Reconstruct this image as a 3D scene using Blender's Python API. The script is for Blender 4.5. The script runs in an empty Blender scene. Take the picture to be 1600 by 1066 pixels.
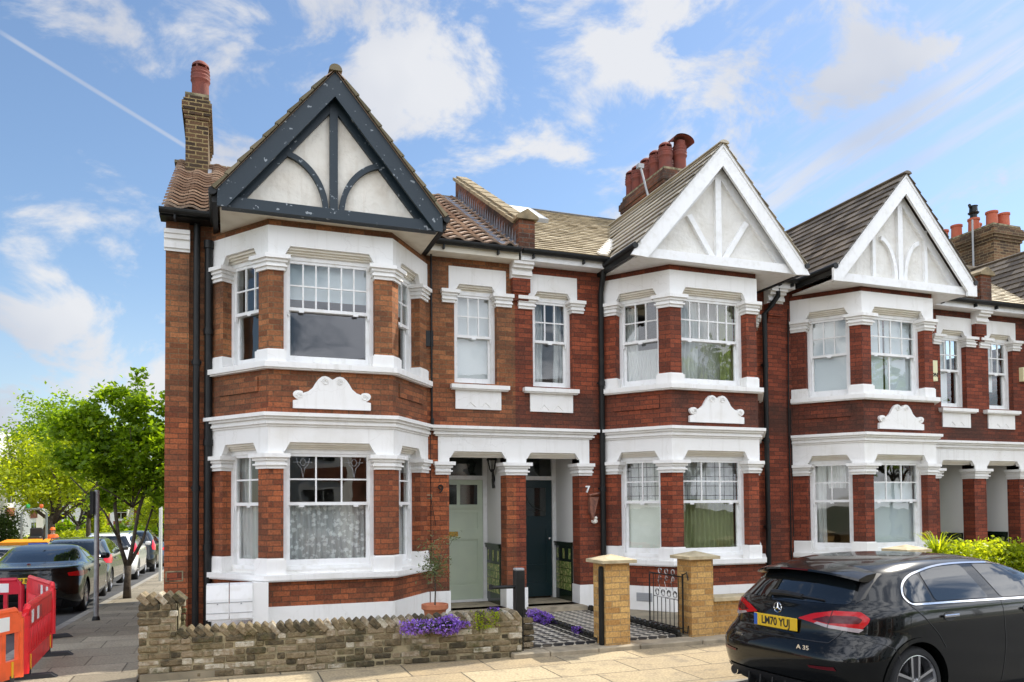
import bpy, bmesh, math, random
import numpy as np
from mathutils import Matrix, Vector
random.seed(7); rng = np.random.default_rng(7)
R = math.radians
S = bpy.context.scene
COL = S.collection

# ------------------------------------------------------------------ camera
F_PX, TH, V0, ROLL, PITCH = 1218.27, .3486, 756.9, -.0077, .0301
HC = 1.78
_r = Vector((math.cos(TH), -math.sin(TH), 0)); _f = Vector((math.sin(TH), math.cos(TH), 0)); _u = Vector((0, 0, 1))
f2 = _f*math.cos(PITCH)+_u*math.sin(PITCH); u2 = _u*math.cos(PITCH)-_f*math.sin(PITCH)
r3 = _r*math.cos(ROLL)+u2*math.sin(ROLL); u3 = u2*math.cos(ROLL)-_r*math.sin(ROLL)
cd = bpy.data.cameras.new('camera'); cam = bpy.data.objects.new('camera', cd); COL.objects.link(cam)
cd.sensor_width = 36; cd.lens = F_PX/1600*36; cd.shift_y = (V0-533)/1600; cd.clip_start = .1; cd.clip_end = 3000
m = Matrix((( r3.x, u3.x, -f2.x, 0), (r3.y, u3.y, -f2.y, 0), (r3.z, u3.z, -f2.z, HC), (0, 0, 0, 1)))
cam.matrix_world = m
S.camera = cam
# ------------------------------------------------------------------ light
SUN = Vector((.87, .31, 1.0)).normalized()          # towards the sun
sd = bpy.data.lights.new('sun', 'SUN'); sd.energy = 3.8; sd.angle = R(.6); sd.color = (1, .93, .80)
so = bpy.data.objects.new('sun', sd); COL.objects.link(so)
so.rotation_euler = SUN.to_track_quat('Z', 'Y').to_euler()
W = bpy.data.worlds.new('World'); S.world = W; W.use_nodes = True
wt = W.node_tree; wn = wt.nodes; wl = wt.links; wn.clear()
def WN(t, **k):
    n = wn.new(t)
    for a, b in k.items(): setattr(n, a, b)
    return n
def wmath(op, a, b=None, c=None, clamp=False):
    n = WN('ShaderNodeMath', operation=op, use_clamp=clamp)
    for i, x in enumerate((a, b, c)):
        if x is None: continue
        if isinstance(x, (int, float)): n.inputs[i].default_value = x
        else: wl.new(x, n.inputs[i])
    return n.outputs[0]
sky = WN('ShaderNodeTexSky', sky_type='NISHITA', sun_disc=False)
sky.sun_elevation = math.asin(SUN.z); sky.sun_rotation = math.atan2(SUN.x, SUN.y)
sky.air_density = 1.15; sky.dust_density = .3; sky.ozone_density = 3.0; sky.altitude = 50
tc = WN('ShaderNodeTexCoord')
nrm = WN('ShaderNodeVectorMath', operation='NORMALIZE'); wl.new(tc.outputs['Generated'], nrm.inputs[0])
D = nrm.outputs[0]
sep = WN('ShaderNodeSeparateXYZ'); wl.new(D, sep.inputs[0])
def blob(dirv, rad, soft):
    n = WN('ShaderNodeVectorMath', operation='DISTANCE'); wl.new(warp, n.inputs[0]); n.inputs[1].default_value = dirv
    mr = WN('ShaderNodeMapRange', interpolation_type='SMOOTHSTEP'); wl.new(n.outputs['Value'], mr.inputs[0])
    mr.inputs[1].default_value = rad+soft; mr.inputs[2].default_value = max(rad-soft, 0); mr.inputs[3].default_value = 0; mr.inputs[4].default_value = 1
    return mr.outputs[0]
def pixdir(u, v):
    d = f2*F_PX + r3*(u-800) - u3*(v-V0)
    return d.normalized()
# cloud noise (stretched flat like real cloud decks)
nz0 = WN('ShaderNodeTexNoise'); nz0.inputs['Scale'].default_value = 3.2; nz0.inputs['Detail'].default_value = 4; wl.new(D, nz0.inputs['Vector'])
sub = WN('ShaderNodeVectorMath', operation='SUBTRACT'); wl.new(nz0.outputs['Color'], sub.inputs[0]); sub.inputs[1].default_value = (.5, .5, .5)
scl = WN('ShaderNodeVectorMath', operation='SCALE'); wl.new(sub.outputs[0], scl.inputs[0]); scl.inputs['Scale'].default_value = .16
add = WN('ShaderNodeVectorMath', operation='ADD'); wl.new(D, add.inputs[0]); wl.new(scl.outputs[0], add.inputs[1])
warp = add.outputs[0]
nz = WN('ShaderNodeTexNoise'); nz.inputs['Scale'].default_value = 8.5; nz.inputs['Detail'].default_value = 11; nz.inputs['Roughness'].default_value = .60; nz.inputs['Distortion'].default_value = .35
mp = WN('ShaderNodeMapping'); mp.inputs['Rotation'].default_value = (R(8), R(-22), R(20)); mp.inputs['Scale'].default_value = (.8, 1, 1.25); wl.new(D, mp.inputs['Vector']); wl.new(mp.outputs[0], nz.inputs['Vector'])
acc = None
for (u, v, rad, soft, amp) in ((600, 90, .16, .15, 1.0), (440, 160, .09, .10, .85), (960, 110, .16, .15, .95), (840, 190, .10, .10, .7), (1060, 40, .12, .12, .8), (700, 250, .05, .08, .6), (50, 340, .08, .07, .75), (130, 390, .04, .05, .5), (120, 510, .05, .07, .7), (20, 600, .10, .08, .7),
                               (1340, 20, .09, .07, .72), (1345, 300, .035, .04, .75), (1480, 300, .05, .06, .5), (90, 40, .07, .08, .45), (230, 560, .06, .06, .6), (1130, 350, .04, .05, .5)):
    b = wmath('MULTIPLY', blob(pixdir(u, v), rad, soft), amp)
    acc = b if acc is None else wmath('MAXIMUM', acc, b)
# the rest of the sky (behind and beside the view): broken white cloud
back = WN('ShaderNodeMapRange'); wl.new(sep.outputs['Y'], back.inputs[0]); back.inputs[1].default_value = .25; back.inputs[2].default_value = -.15; back.inputs[3].default_value = 0; back.inputs[4].default_value = .9
acc = wmath('MAXIMUM', acc, back.outputs[0])
nn = wmath('MULTIPLY_ADD', nz.outputs['Fac'], 5.4, -2.86)
dens = wmath('ADD', acc, nn)
cl = WN('ShaderNodeMapRange', interpolation_type='SMOOTHSTEP'); wl.new(dens, cl.inputs[0]); cl.inputs[1].default_value = .22; cl.inputs[2].default_value = 1.0
# thin cirrus streaks at the right and vapour trails
pa, pb = pixdir(1130, 350), pixdir(1600, 20)
ax = (pb-pa).normalized(); side = ax.cross(pixdir(1350, 190)).normalized()
def dot(v, src=None):
    n = WN('ShaderNodeVectorMath', operation='DOT_PRODUCT'); wl.new(src or D, n.inputs[0]); n.inputs[1].default_value = v
    return n.outputs['Value']
st = WN('ShaderNodeTexNoise'); st.inputs['Scale'].default_value = 1.0; st.inputs['Detail'].default_value = 6; st.inputs['Roughness'].default_value = .65
cmb = WN('ShaderNodeCombineXYZ'); wl.new(wmath('MULTIPLY', dot(ax), 3.0), cmb.inputs[0]); wl.new(wmath('MULTIPLY', dot(side), 30.0), cmb.inputs[1]); wl.new(cmb.outputs[0], st.inputs['Vector'])
b2_ = blob(pixdir(1400, 170), .2, .15)
cir = WN('ShaderNodeMapRange', interpolation_type='SMOOTHSTEP'); wl.new(st.outputs['Fac'], cir.inputs[0]); cir.inputs[1].default_value = .46; cir.inputs[2].default_value = .70
cir2 = wmath('MULTIPLY', wmath('MULTIPLY', cir.outputs[0], b2_), .75)
def trail(p, q, w, amp):
    a, b = pixdir(*p), pixdir(*q); n = a.cross(b).normalized(); mid = ((a+b)*.5).normalized(); hl = (a-b).length*.5
    k = wmath('ABSOLUTE', dot(n))
    e = WN('ShaderNodeMapRange', interpolation_type='SMOOTHSTEP'); wl.new(k, e.inputs[0]); e.inputs[1].default_value = w; e.inputs[2].default_value = w*.2; e.inputs[3].default_value = 0; e.inputs[4].default_value = amp
    dn = WN('ShaderNodeVectorMath', operation='DISTANCE'); wl.new(D, dn.inputs[0]); dn.inputs[1].default_value = mid
    g = WN('ShaderNodeMapRange', interpolation_type='SMOOTHSTEP'); wl.new(dn.outputs['Value'], g.inputs[0]); g.inputs[1].default_value = hl*1.15; g.inputs[2].default_value = hl*.8
    return wmath('MULTIPLY', e.outputs[0], g.outputs[0])
strk = None
for (p_, q_, w_, a_) in (((1170, 330), (1640, 60), .030, .75), ((1190, 285), (1620, -10), .016, .6), ((1280, 330), (1640, 150), .014, .5), ((1230, 230), (1480, 20), .012, .4)):
    t_ = trail(p_, q_, w_, a_); strk = t_ if strk is None else wmath('MAXIMUM', strk, t_)
sq = WN('ShaderNodeMapRange', interpolation_type='SMOOTHSTEP'); wl.new(st.outputs['Fac'], sq.inputs[0]); sq.inputs[1].default_value = .36; sq.inputs[2].default_value = .60
cir2 = wmath('MAXIMUM', wmath('MULTIPLY', cir2, .6), wmath('MULTIPLY', strk, sq.outputs[0]))
tr = wmath('MULTIPLY', wmath('ADD', trail((0, 50), (300, 235), .0032, .6), trail((1200, 285), (1620, 10), .012, .35)), wmath('MULTIPLY_ADD', nz.outputs['Fac'], .9, .35))
mask = wmath('MAXIMUM', wmath('MAXIMUM', wmath('MULTIPLY', cl.outputs[0], .93), cir2), tr, clamp=True)
hz = WN('ShaderNodeMapRange', interpolation_type='SMOOTHSTEP'); wl.new(sep.outputs['Z'], hz.inputs[0]); hz.inputs[1].default_value = .30; hz.inputs[2].default_value = -.02; hz.inputs[3].default_value = 0; hz.inputs[4].default_value = .38
mask = wmath('MAXIMUM', mask, hz.outputs[0])
# cloud colour: denser parts greyer
cc = WN('ShaderNodeMix', data_type='RGBA'); cgy = WN('ShaderNodeMapRange'); wl.new(nz0.outputs['Fac'], cgy.inputs[0]); cgy.inputs[1].default_value = .42; cgy.inputs[2].default_value = .62
wl.new(cgy.outputs[0], cc.inputs[0]); cc.inputs[6].default_value = (5.2, 5.25, 5.4, 1); cc.inputs[7].default_value = (3.8, 4.0, 4.5, 1)
# unseen clouds behind the camera, brightened to add fill light on the fronts
bb = WN('ShaderNodeMapRange'); wl.new(sep.outputs['Y'], bb.inputs[0]); bb.inputs[1].default_value = .2; bb.inputs[2].default_value = -.3; bb.inputs[3].default_value = 1; bb.inputs[4].default_value = 4.3
cs = WN('ShaderNodeVectorMath', operation='SCALE'); wl.new(cc.outputs[2], cs.inputs[0]); wl.new(bb.outputs[0], cs.inputs['Scale'])
mx = WN('ShaderNodeMix', data_type='RGBA'); wl.new(mask, mx.inputs[0]); wl.new(sky.outputs[0], mx.inputs[6]); wl.new(cs.outputs[0], mx.inputs[7])
bg = WN('ShaderNodeBackground'); bg.inputs['Strength'].default_value = .098; wl.new(mx.outputs[2], bg.inputs['Color'])
wo = WN('ShaderNodeOutputWorld'); wl.new(bg.outputs[0], wo.inputs[0])
S.view_settings.view_transform = 'Standard'; S.view_settings.look = 'None'; S.view_settings.gamma = 1; S.view_settings.exposure = .74

# ------------------------------------------------------------------ materials
def mat(name, col, rough=.6, metal=0, noise=None, bump=None, spec=.5, coat=0):
    """noise=(scale, colour2, lo, hi, detail) ; bump=(scale, strength, distance)"""
    M = bpy.data.materials.new(name); M.use_nodes = True; n = M.node_tree.nodes; l = M.node_tree.links
    b = n['Principled BSDF']; b.inputs['Base Color'].default_value = (*col, 1); b.inputs['Roughness'].default_value = rough; b.inputs['Metallic'].default_value = metal
    b.inputs['Specular IOR Level'].default_value = spec; b.inputs['Coat Weight'].default_value = coat; b.inputs['Coat Roughness'].default_value = .03
    t = n.new('ShaderNodeTexCoord')
    if noise:
        sc, c2, lo, hi, det = noise
        q = n.new('ShaderNodeTexNoise'); q.inputs['Scale'].default_value = sc; q.inputs['Detail'].default_value = det; l.new(t.outputs['Object'], q.inputs['Vector'])
        r = n.new('ShaderNodeMapRange'); r.inputs[1].default_value = lo; r.inputs[2].default_value = hi; l.new(q.outputs['Fac'], r.inputs[0])
        x = n.new('ShaderNodeMix'); x.data_type = 'RGBA'; l.new(r.outputs[0], x.inputs[0]); x.inputs[6].default_value = (*col, 1); x.inputs[7].default_value = (*c2, 1)
        l.new(x.outputs[2], b.inputs['Base Color'])
    if bump:
        q = n.new('ShaderNodeTexNoise'); q.inputs['Scale'].default_value = bump[0]; q.inputs['Detail'].default_value = 5; l.new(t.outputs['Object'], q.inputs['Vector'])
        p = n.new('ShaderNodeBump'); p.inputs['Strength'].default_value = bump[1]; p.inputs['Distance'].default_value = bump[2]; l.new(q.outputs['Fac'], p.inputs['Height']); l.new(p.outputs[0], b.inputs['Normal'])
    return M
def brick_mat(name, c1, c2, mortar, bw=.225, rh=.0755, ms=.006, dirt=(.10, .06, .04), dlo=.52, dhi=.75, dk=.75, bumpd=.006, rough=.85, off=.5, warp=0, lime=None, c3=None, zgrad=None, spots=False, soot=0):
    M = bpy.data.materials.new(name); M.use_nodes = True; n = M.node_tree.nodes; l = M.node_tree.links
    b = n['Principled BSDF']; b.inputs['Roughness'].default_value = rough; b.inputs['Specular IOR Level'].default_value = .3
    uv = n.new('ShaderNodeUVMap'); t = n.new('ShaderNodeTexCoord')
    vec = uv.outputs[0]
    wz = n.new('ShaderNodeTexNoise'); wz.inputs['Scale'].default_value = 14; wz.inputs['Detail'].default_value = 2; l.new(vec, wz.inputs['Vector'])
    ws = n.new('ShaderNodeVectorMath'); ws.operation = 'SUBTRACT'; l.new(wz.outputs['Color'], ws.inputs[0]); ws.inputs[1].default_value = (.5, .5, .5)
    wk = n.new('ShaderNodeVectorMath'); wk.operation = 'SCALE'; wk.inputs['Scale'].default_value = .009+warp; l.new(ws.outputs[0], wk.inputs[0])
    wa = n.new('ShaderNodeVectorMath'); wa.operation = 'ADD'; l.new(vec, wa.inputs[0]); l.new(wk.outputs[0], wa.inputs[1])
    br = n.new('ShaderNodeTexBrick'); br.offset = off; l.new(wa.outputs[0], br.inputs['Vector'])
    br.inputs['Scale'].default_value = 1; br.inputs['Brick Width'].default_value = bw; br.inputs['Row Height'].default_value = rh
    br.inputs['Mortar Size'].default_value = ms; br.inputs['Mortar Smooth'].default_value = .25; br.inputs['Bias'].default_value = 0
    br.inputs['Color1'].default_value = (*c1, 1); br.inputs['Color2'].default_value = (*c2, 1); br.inputs['Mortar'].default_value = (*mortar, 1)
    q = n.new('ShaderNodeTexNoise'); q.inputs['Scale'].default_value = 1.1; q.inputs['Detail'].default_value = 7; q.inputs['Roughness'].default_value = .62; l.new(t.outputs['Object'], q.inputs['Vector'])
    r = n.new('ShaderNodeMapRange'); r.inputs[1].default_value = dlo; r.inputs[2].default_value = dhi; r.inputs[4].default_value = dk; l.new(q.outputs['Fac'], r.inputs[0])
    x = n.new('ShaderNodeMix'); x.data_type = 'RGBA'; l.new(r.outputs[0], x.inputs[0]); l.new(br.outputs['Color'], x.inputs[6]); x.inputs[7].default_value = (*dirt, 1)
    if soot:
        so_ = n.new('ShaderNodeSeparateXYZ'); l.new(t.outputs['Object'], so_.inputs[0]); prev_ = r.outputs[0]
        for zc, hw_, am in ((3.40, .42, soot), (5.80, .30, soot*.8), (4.45, .15, soot*.0)):
            if not am: continue
            d1 = n.new('ShaderNodeMath'); d1.operation = 'SUBTRACT'; l.new(so_.outputs['Z'], d1.inputs[0]); d1.inputs[1].default_value = zc
            d2 = n.new('ShaderNodeMath'); d2.operation = 'ABSOLUTE'; l.new(d1.outputs[0], d2.inputs[0])
            d3 = n.new('ShaderNodeMapRange'); d3.inputs[1].default_value = hw_; d3.inputs[2].default_value = hw_*.5; d3.inputs[4].default_value = am; l.new(d2.outputs[0], d3.inputs[0])
            d4 = n.new('ShaderNodeMath'); d4.operation = 'MULTIPLY'; l.new(d3.outputs[0], d4.inputs[0]); d6 = n.new('ShaderNodeMapRange'); d6.inputs[1].default_value = .30; d6.inputs[2].default_value = .62; l.new(q.outputs['Fac'], d6.inputs[0]); l.new(d6.outputs[0], d4.inputs[1])
            d5 = n.new('ShaderNodeMath'); d5.operation = 'MAXIMUM'; l.new(prev_, d5.inputs[0]); l.new(d4.outputs[0], d5.inputs[1]); prev_ = d5.outputs[0]
        l.new(prev_, x.inputs[0])
    q2 = n.new('ShaderNodeTexNoise'); q2.inputs['Scale'].default_value = 38; q2.inputs['Detail'].default_value = 4; l.new(t.outputs['Object'], q2.inputs['Vector'])
    mr2 = n.new('ShaderNodeMapRange'); mr2.inputs[1].default_value = .3; mr2.inputs[2].default_value = .7; mr2.inputs[3].default_value = .72; mr2.inputs[4].default_value = 1.25; l.new(q2.outputs['Fac'], mr2.inputs[0])
    y = n.new('ShaderNodeVectorMath'); y.operation = 'SCALE'; l.new(x.outputs[2], y.inputs[0]); l.new(mr2.outputs[0], y.inputs['Scale'])
    out = y.outputs[0]
    if zgrad:      # the upper storey of this front is a browner, more weathered brick
        sp = n.new('ShaderNodeSeparateXYZ'); l.new(t.outputs['Object'], sp.inputs[0])
        sm = n.new('ShaderNodeMath'); sm.operation = 'MULTIPLY_ADD'; sm.inputs[1].default_value = 1.6; l.new(q.outputs['Fac'], sm.inputs[0]); l.new(sp.outputs['Z'], sm.inputs[2])
        zr = n.new('ShaderNodeMapRange'); zr.inputs[1].default_value = zgrad[0]+.8; zr.inputs[2].default_value = zgrad[1]+.8; l.new(sm.outputs[0], zr.inputs[0])
        b3 = n.new('ShaderNodeTexBrick'); b3.offset = off; l.new(wa.outputs[0], b3.inputs['Vector'])
        for k_ in ('Scale', 'Brick Width', 'Row Height', 'Mortar Size', 'Mortar Smooth'): b3.inputs[k_].default_value = br.inputs[k_].default_value
        b3.inputs['Color1'].default_value = (*zgrad[2], 1); b3.inputs['Color2'].default_value = (*zgrad[3], 1); b3.inputs['Mortar'].default_value = (*zgrad[4], 1)
        z2 = n.new('ShaderNodeMix'); z2.data_type = 'RGBA'; l.new(zr.outputs[0], z2.inputs[0]); l.new(br.outputs['Color'], z2.inputs[6]); l.new(b3.outputs['Color'], z2.inputs[7])
        l.new(z2.outputs[2], x.inputs[6])
    if spots:
        vo = n.new('ShaderNodeTexVoronoi'); vo.inputs['Scale'].default_value = 5.5; l.new(t.outputs['Object'], vo.inputs['Vector'])
        vr = n.new('ShaderNodeMapRange'); vr.inputs[1].default_value = .10; vr.inputs[2].default_value = .07; vr.inputs[4].default_value = .7; l.new(vo.outputs['Distance'], vr.inputs[0])
        qs = n.new('ShaderNodeTexNoise'); qs.inputs['Scale'].default_value = .9; qs.inputs['Detail'].default_value = 3; l.new(t.outputs['Object'], qs.inputs['Vector'])
        gr_ = n.new('ShaderNodeMapRange'); gr_.inputs[1].default_value = .47; gr_.inputs[2].default_value = .58; l.new(qs.outputs['Fac'], gr_.inputs[0])
        ml = n.new('ShaderNodeMath'); ml.operation = 'MULTIPLY'; l.new(vr.outputs[0], ml.inputs[0]); l.new(gr_.outputs[0], ml.inputs[1])
        xs_ = n.new('ShaderNodeMix'); xs_.data_type = 'RGBA'; l.new(ml.outputs[0], xs_.inputs[0]); l.new(out, xs_.inputs[6]); xs_.inputs[7].default_value = (.13, .115, .09, 1); out = xs_.outputs[2]
        q5 = n.new('ShaderNodeTexNoise'); q5.inputs['Scale'].default_value = 3.1; q5.inputs['Detail'].default_value = 9; q5.inputs['Roughness'].default_value = .72; l.new(t.outputs['Object'], q5.inputs['Vector'])
        r5 = n.new('ShaderNodeMapRange'); r5.inputs[1].default_value = .54; r5.inputs[2].default_value = .66; r5.inputs[4].default_value = .8; l.new(q5.outputs['Fac'], r5.inputs[0])
        x5 = n.new('ShaderNodeMix'); x5.data_type = 'RGBA'; l.new(r5.outputs[0], x5.inputs[0]); l.new(out, x5.inputs[6]); x5.inputs[7].default_value = (.20, .165, .115, 1); out = x5.outputs[2]
    if lime:
        q3 = n.new('ShaderNodeTexNoise'); q3.inputs['Scale'].default_value = lime[1]; q3.inputs['Detail'].default_value = 8; q3.inputs['Roughness'].default_value = .7; l.new(t.outputs['Object'], q3.inputs['Vector'])
        r3_ = n.new('ShaderNodeMapRange'); r3_.inputs[1].default_value = lime[2]; r3_.inputs[2].default_value = lime[3]; l.new(q3.outputs['Fac'], r3_.inputs[0])
        x3 = n.new('ShaderNodeMix'); x3.data_type = 'RGBA'; l.new(r3_.outputs[0], x3.inputs[0]); l.new(out, x3.inputs[6]); x3.inputs[7].default_value = (*lime[0], 1); out = x3.outputs[2]
    l.new(out, b.inputs['Base Color'])
    hh = n.new('ShaderNodeMath'); hh.operation = 'MULTIPLY_ADD'; l.new(br.outputs['Fac'], hh.inputs[0]); hh.inputs[1].default_value = -1.0; 
    q4 = n.new('ShaderNodeMath'); q4.operation = 'MULTIPLY'; l.new(q2.outputs['Fac'], q4.inputs[0]); q4.inputs[1].default_value = .5; l.new(q4.outputs[0], hh.inputs[2])
    bp = n.new('ShaderNodeBump'); bp.inputs['Strength'].default_value = .9; bp.inputs['Distance'].default_value = bumpd; l.new(hh.outputs[0], bp.inputs['Height']); l.new(bp.outputs[0], b.inputs['Normal'])
    return M
def rnd_mat(name, cols, rough=.8, noise=8, nz_amt=.5, bumpk=(30, .5, .004), stain=None, trans=0, mossz=None):
    """colour picked per piece from the face attribute 'rnd' through a ramp, broken up by noise"""
    M = bpy.data.materials.new(name); M.use_nodes = True; n = M.node_tree.nodes; l = M.node_tree.links
    b = n['Principled BSDF']; b.inputs['Roughness'].default_value = rough; b.inputs['Specular IOR Level'].default_value = .35
    a = n.new('ShaderNodeAttribute'); a.attribute_name = 'rnd'; t = n.new('ShaderNodeTexCoord')
    q = n.new('ShaderNodeTexNoise'); q.inputs['Scale'].default_value = noise; q.inputs['Detail'].default_value = 6; l.new(t.outputs['Object'], q.inputs['Vector'])
    m1 = n.new('ShaderNodeMath'); m1.operation = 'MULTIPLY_ADD'; l.new(q.outputs['Fac'], m1.inputs[0]); m1.inputs[1].default_value = nz_amt; 
    m0 = n.new('ShaderNodeMath'); m0.operation = 'SUBTRACT'; l.new(a.outputs['Fac'], m0.inputs[0]); m0.inputs[1].default_value = nz_amt*.5; l.new(m0.outputs[0], m1.inputs[2])
    cr = n.new('ShaderNodeValToRGB'); l.new(m1.outputs[0], cr.inputs[0]); e = cr.color_ramp.elements
    while len(e) < len(cols): e.new(.5)
    for i, c in enumerate(cols): e[i].position = i/(len(cols)-1); e[i].color = (*c, 1)
    out = cr.outputs[0]
    if stain:
        q3 = n.new('ShaderNodeTexNoise'); q3.inputs['Scale'].default_value = stain[1]; q3.inputs['Detail'].default_value = 8; q3.inputs['Roughness'].default_value = .7; l.new(t.outputs['Object'], q3.inputs['Vector'])
        r3_ = n.new('ShaderNodeMapRange'); r3_.inputs[1].default_value = stain[2]; r3_.inputs[2].default_value = stain[3]; l.new(q3.outputs['Fac'], r3_.inputs[0])
        x3 = n.new('ShaderNodeMix'); x3.data_type = 'RGBA'; l.new(r3_.outputs[0], x3.inputs[0]); l.new(out, x3.inputs[6]); x3.inputs[7].default_value = (*stain[0], 1); out = x3.outputs[2]
    l.new(out, b.inputs['Base Color'])
    if bumpk:
        q2 = n.new('ShaderNodeTexNoise'); q2.inputs['Scale'].default_value = bumpk[0]; q2.inputs['Detail'].default_value = 5; l.new(t.outputs['Object'], q2.inputs['Vector'])
        bp = n.new('ShaderNodeBump'); bp.inputs['Strength'].default_value = bumpk[1]; bp.inputs['Distance'].default_value = bumpk[2]; l.new(q2.outputs['Fac'], bp.inputs['Height']); l.new(bp.outputs[0], b.inputs['Normal'])
    if trans:
        tb = n.new('ShaderNodeBsdfTranslucent'); l.new(out, tb.inputs['Color'])
        br_ = n.new('ShaderNodeVectorMath'); br_.operation = 'MULTIPLY'; l.new(out, br_.inputs[0]); br_.inputs[1].default_value = (2.6, 2.3, .9); l.new(br_.outputs[0], tb.inputs['Color'])
        mxs = n.new('ShaderNodeMixShader'); mxs.inputs[0].default_value = trans; l.new(b.outputs[0], mxs.inputs[1]); l.new(tb.outputs[0], mxs.inputs[2]); l.new(mxs.outputs[0], n['Material Output'].inputs['Surface'])
    return M
def glass_mat(name, tint=(.97, .985, .98), refl=1.0, wob=.12):
    M = bpy.data.materials.new(name); M.use_nodes = True; n = M.node_tree.nodes; l = M.node_tree.links; n.remove(n['Principled BSDF'])
    tr = n.new('ShaderNodeBsdfTransparent'); tr.inputs[0].default_value = (*tint, 1); gl = n.new('ShaderNodeBsdfGlossy'); gl.inputs['Roughness'].default_value = .01
    fr = n.new('ShaderNodeFresnel'); fr.inputs[0].default_value = 1.5; mm = n.new('ShaderNodeMath'); mm.operation = 'MULTIPLY_ADD'; l.new(fr.outputs[0], mm.inputs[0]); mm.inputs[1].default_value = 1.9*refl; mm.inputs[2].default_value = .02; mm.use_clamp = True
    t = n.new('ShaderNodeTexCoord'); q = n.new('ShaderNodeTexNoise'); q.inputs['Scale'].default_value = 2.2; q.inputs['Detail'].default_value = 1; l.new(t.outputs['Object'], q.inputs['Vector'])
    bp = n.new('ShaderNodeBump'); bp.inputs['Strength'].default_value = wob; bp.inputs['Distance'].default_value = .02; l.new(q.outputs['Fac'], bp.inputs['Height']); l.new(bp.outputs[0], gl.inputs['Normal'])
    ge = n.new('ShaderNodeNewGeometry'); iv = n.new('ShaderNodeMath'); iv.operation = 'SUBTRACT'; iv.inputs[0].default_value = 1; l.new(ge.outputs['Backfacing'], iv.inputs[1]); mf = n.new('ShaderNodeMath'); mf.operation = 'MULTIPLY'; l.new(mm.outputs[0], mf.inputs[0]); l.new(iv.outputs[0], mf.inputs[1])   # only the outer face of a pane mirrors
    mx = n.new('ShaderNodeMixShader'); l.new(mf.outputs[0], mx.inputs[0]); l.new(tr.outputs[0], mx.inputs[1]); l.new(gl.outputs[0], mx.inputs[2]); l.new(mx.outputs[0], n['Material Output'].inputs['Surface'])
    return M
def cloth_mat(name, col, tr=.4, lace=None, alpha=1):
    M = bpy.data.materials.new(name); M.use_nodes = True; n = M.node_tree.nodes; l = M.node_tree.links
    b = n['Principled BSDF']; b.inputs['Base Color'].default_value = (*col, 1); b.inputs['Roughness'].default_value = .9
    tb = n.new('ShaderNodeBsdfTranslucent'); tb.inputs[0].default_value = (*col, 1); mx = n.new('ShaderNodeMixShader'); mx.inputs[0].default_value = tr
    l.new(b.outputs[0], mx.inputs[1]); l.new(tb.outputs[0], mx.inputs[2]); last = mx.outputs[0]
    if lace:
        tcx = n.new('ShaderNodeTexCoord'); sx_ = n.new('ShaderNodeSeparateXYZ'); uv = n.new('ShaderNodeCombineXYZ'); l.new(tcx.outputs['Object'], sx_.inputs[0]); l.new(sx_.outputs['X'], uv.inputs[0]); l.new(sx_.outputs['Z'], uv.inputs[1])
        v = n.new('ShaderNodeTexVoronoi'); v.inputs['Scale'].default_value = 13; v.inputs['Randomness'].default_value = .8; l.new(uv.outputs[0], v.inputs['Vector'])
        q = n.new('ShaderNodeTexNoise'); q.inputs['Scale'].default_value = 40; l.new(uv.outputs[0], q.inputs['Vector'])
        a = n.new('ShaderNodeMath'); a.operation = 'MULTIPLY_ADD'; l.new(q.outputs['Fac'], a.inputs[0]); a.inputs[1].default_value = .9; l.new(v.outputs['Distance'], a.inputs[2])
        r = n.new('ShaderNodeMapRange'); r.inputs[1].default_value = .93; r.inputs[2].default_value = .78; r.inputs[3].default_value = lace; r.inputs[4].default_value = 1; l.new(a.outputs[0], r.inputs[0])
        t = n.new('ShaderNodeBsdfTransparent'); m2 = n.new('ShaderNodeMixShader'); l.new(r.outputs[0], m2.inputs[0]); l.new(t.outputs[0], m2.inputs[1]); l.new(last, m2.inputs[2]); last = m2.outputs[0]
    elif alpha < 1:
        t = n.new('ShaderNodeBsdfTransparent'); m2 = n.new('ShaderNodeMixShader'); m2.inputs[0].default_value = alpha; l.new(t.outputs[0], m2.inputs[1]); l.new(last, m2.inputs[2]); last = m2.outputs[0]
    l.new(last, n['Material Output'].inputs['Surface'])
    return M
MT = {}
MT['brick9'] = brick_mat('brick_orange', (.17, .048, .022), (.42, .122, .046), (.13, .062, .034), dirt=(.075, .045, .03), dlo=.44, dhi=.70, dk=.75, soot=.6, zgrad=(2.9, 3.9, (.17, .062, .027), (.39, .155, .062), (.18, .12, .065)))
MT['brick7'] = brick_mat('brick_red', (.145, .035, .018), (.32, .075, .033), (.095, .04, .026), dirt=(.06, .03, .022), dlo=.45, dhi=.72, dk=.7, soot=.8)
MT['brick5'] = brick_mat('brick_deep_red', (.125, .031, .017), (.265, .062, .031), (.08, .034, .024), dirt=(.055, .028, .02), dlo=.48, dhi=.76, dk=.7, soot=.85)
MT['stock'] = brick_mat('stock_brick', (.032, .020, .013), (.115, .062, .03), (.25, .185, .085), ms=.012, dirt=(.04, .035, .025), dlo=.48, dhi=.7)
MT['stockred'] = brick_mat('stack_red_brick', (.10, .035, .02), (.26, .09, .04), (.16, .12, .09), ms=.008, dirt=(.03, .027, .022), dlo=.42, dhi=.66, dk=.9)
MT['yellow'] = brick_mat('yellow_brick', (.36, .19, .06), (.58, .36, .13), (.34, .23, .11), ms=.007, dirt=(.26, .14, .06), dlo=.55, dhi=.8, dk=.55, bumpd=.004)
MT['stone'] = mat('white_masonry_paint', (.82, .81, .785), .55, noise=(2.5, (.74, .72, .675), .52, .78, 8), bump=(25, .25, .003))
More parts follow.
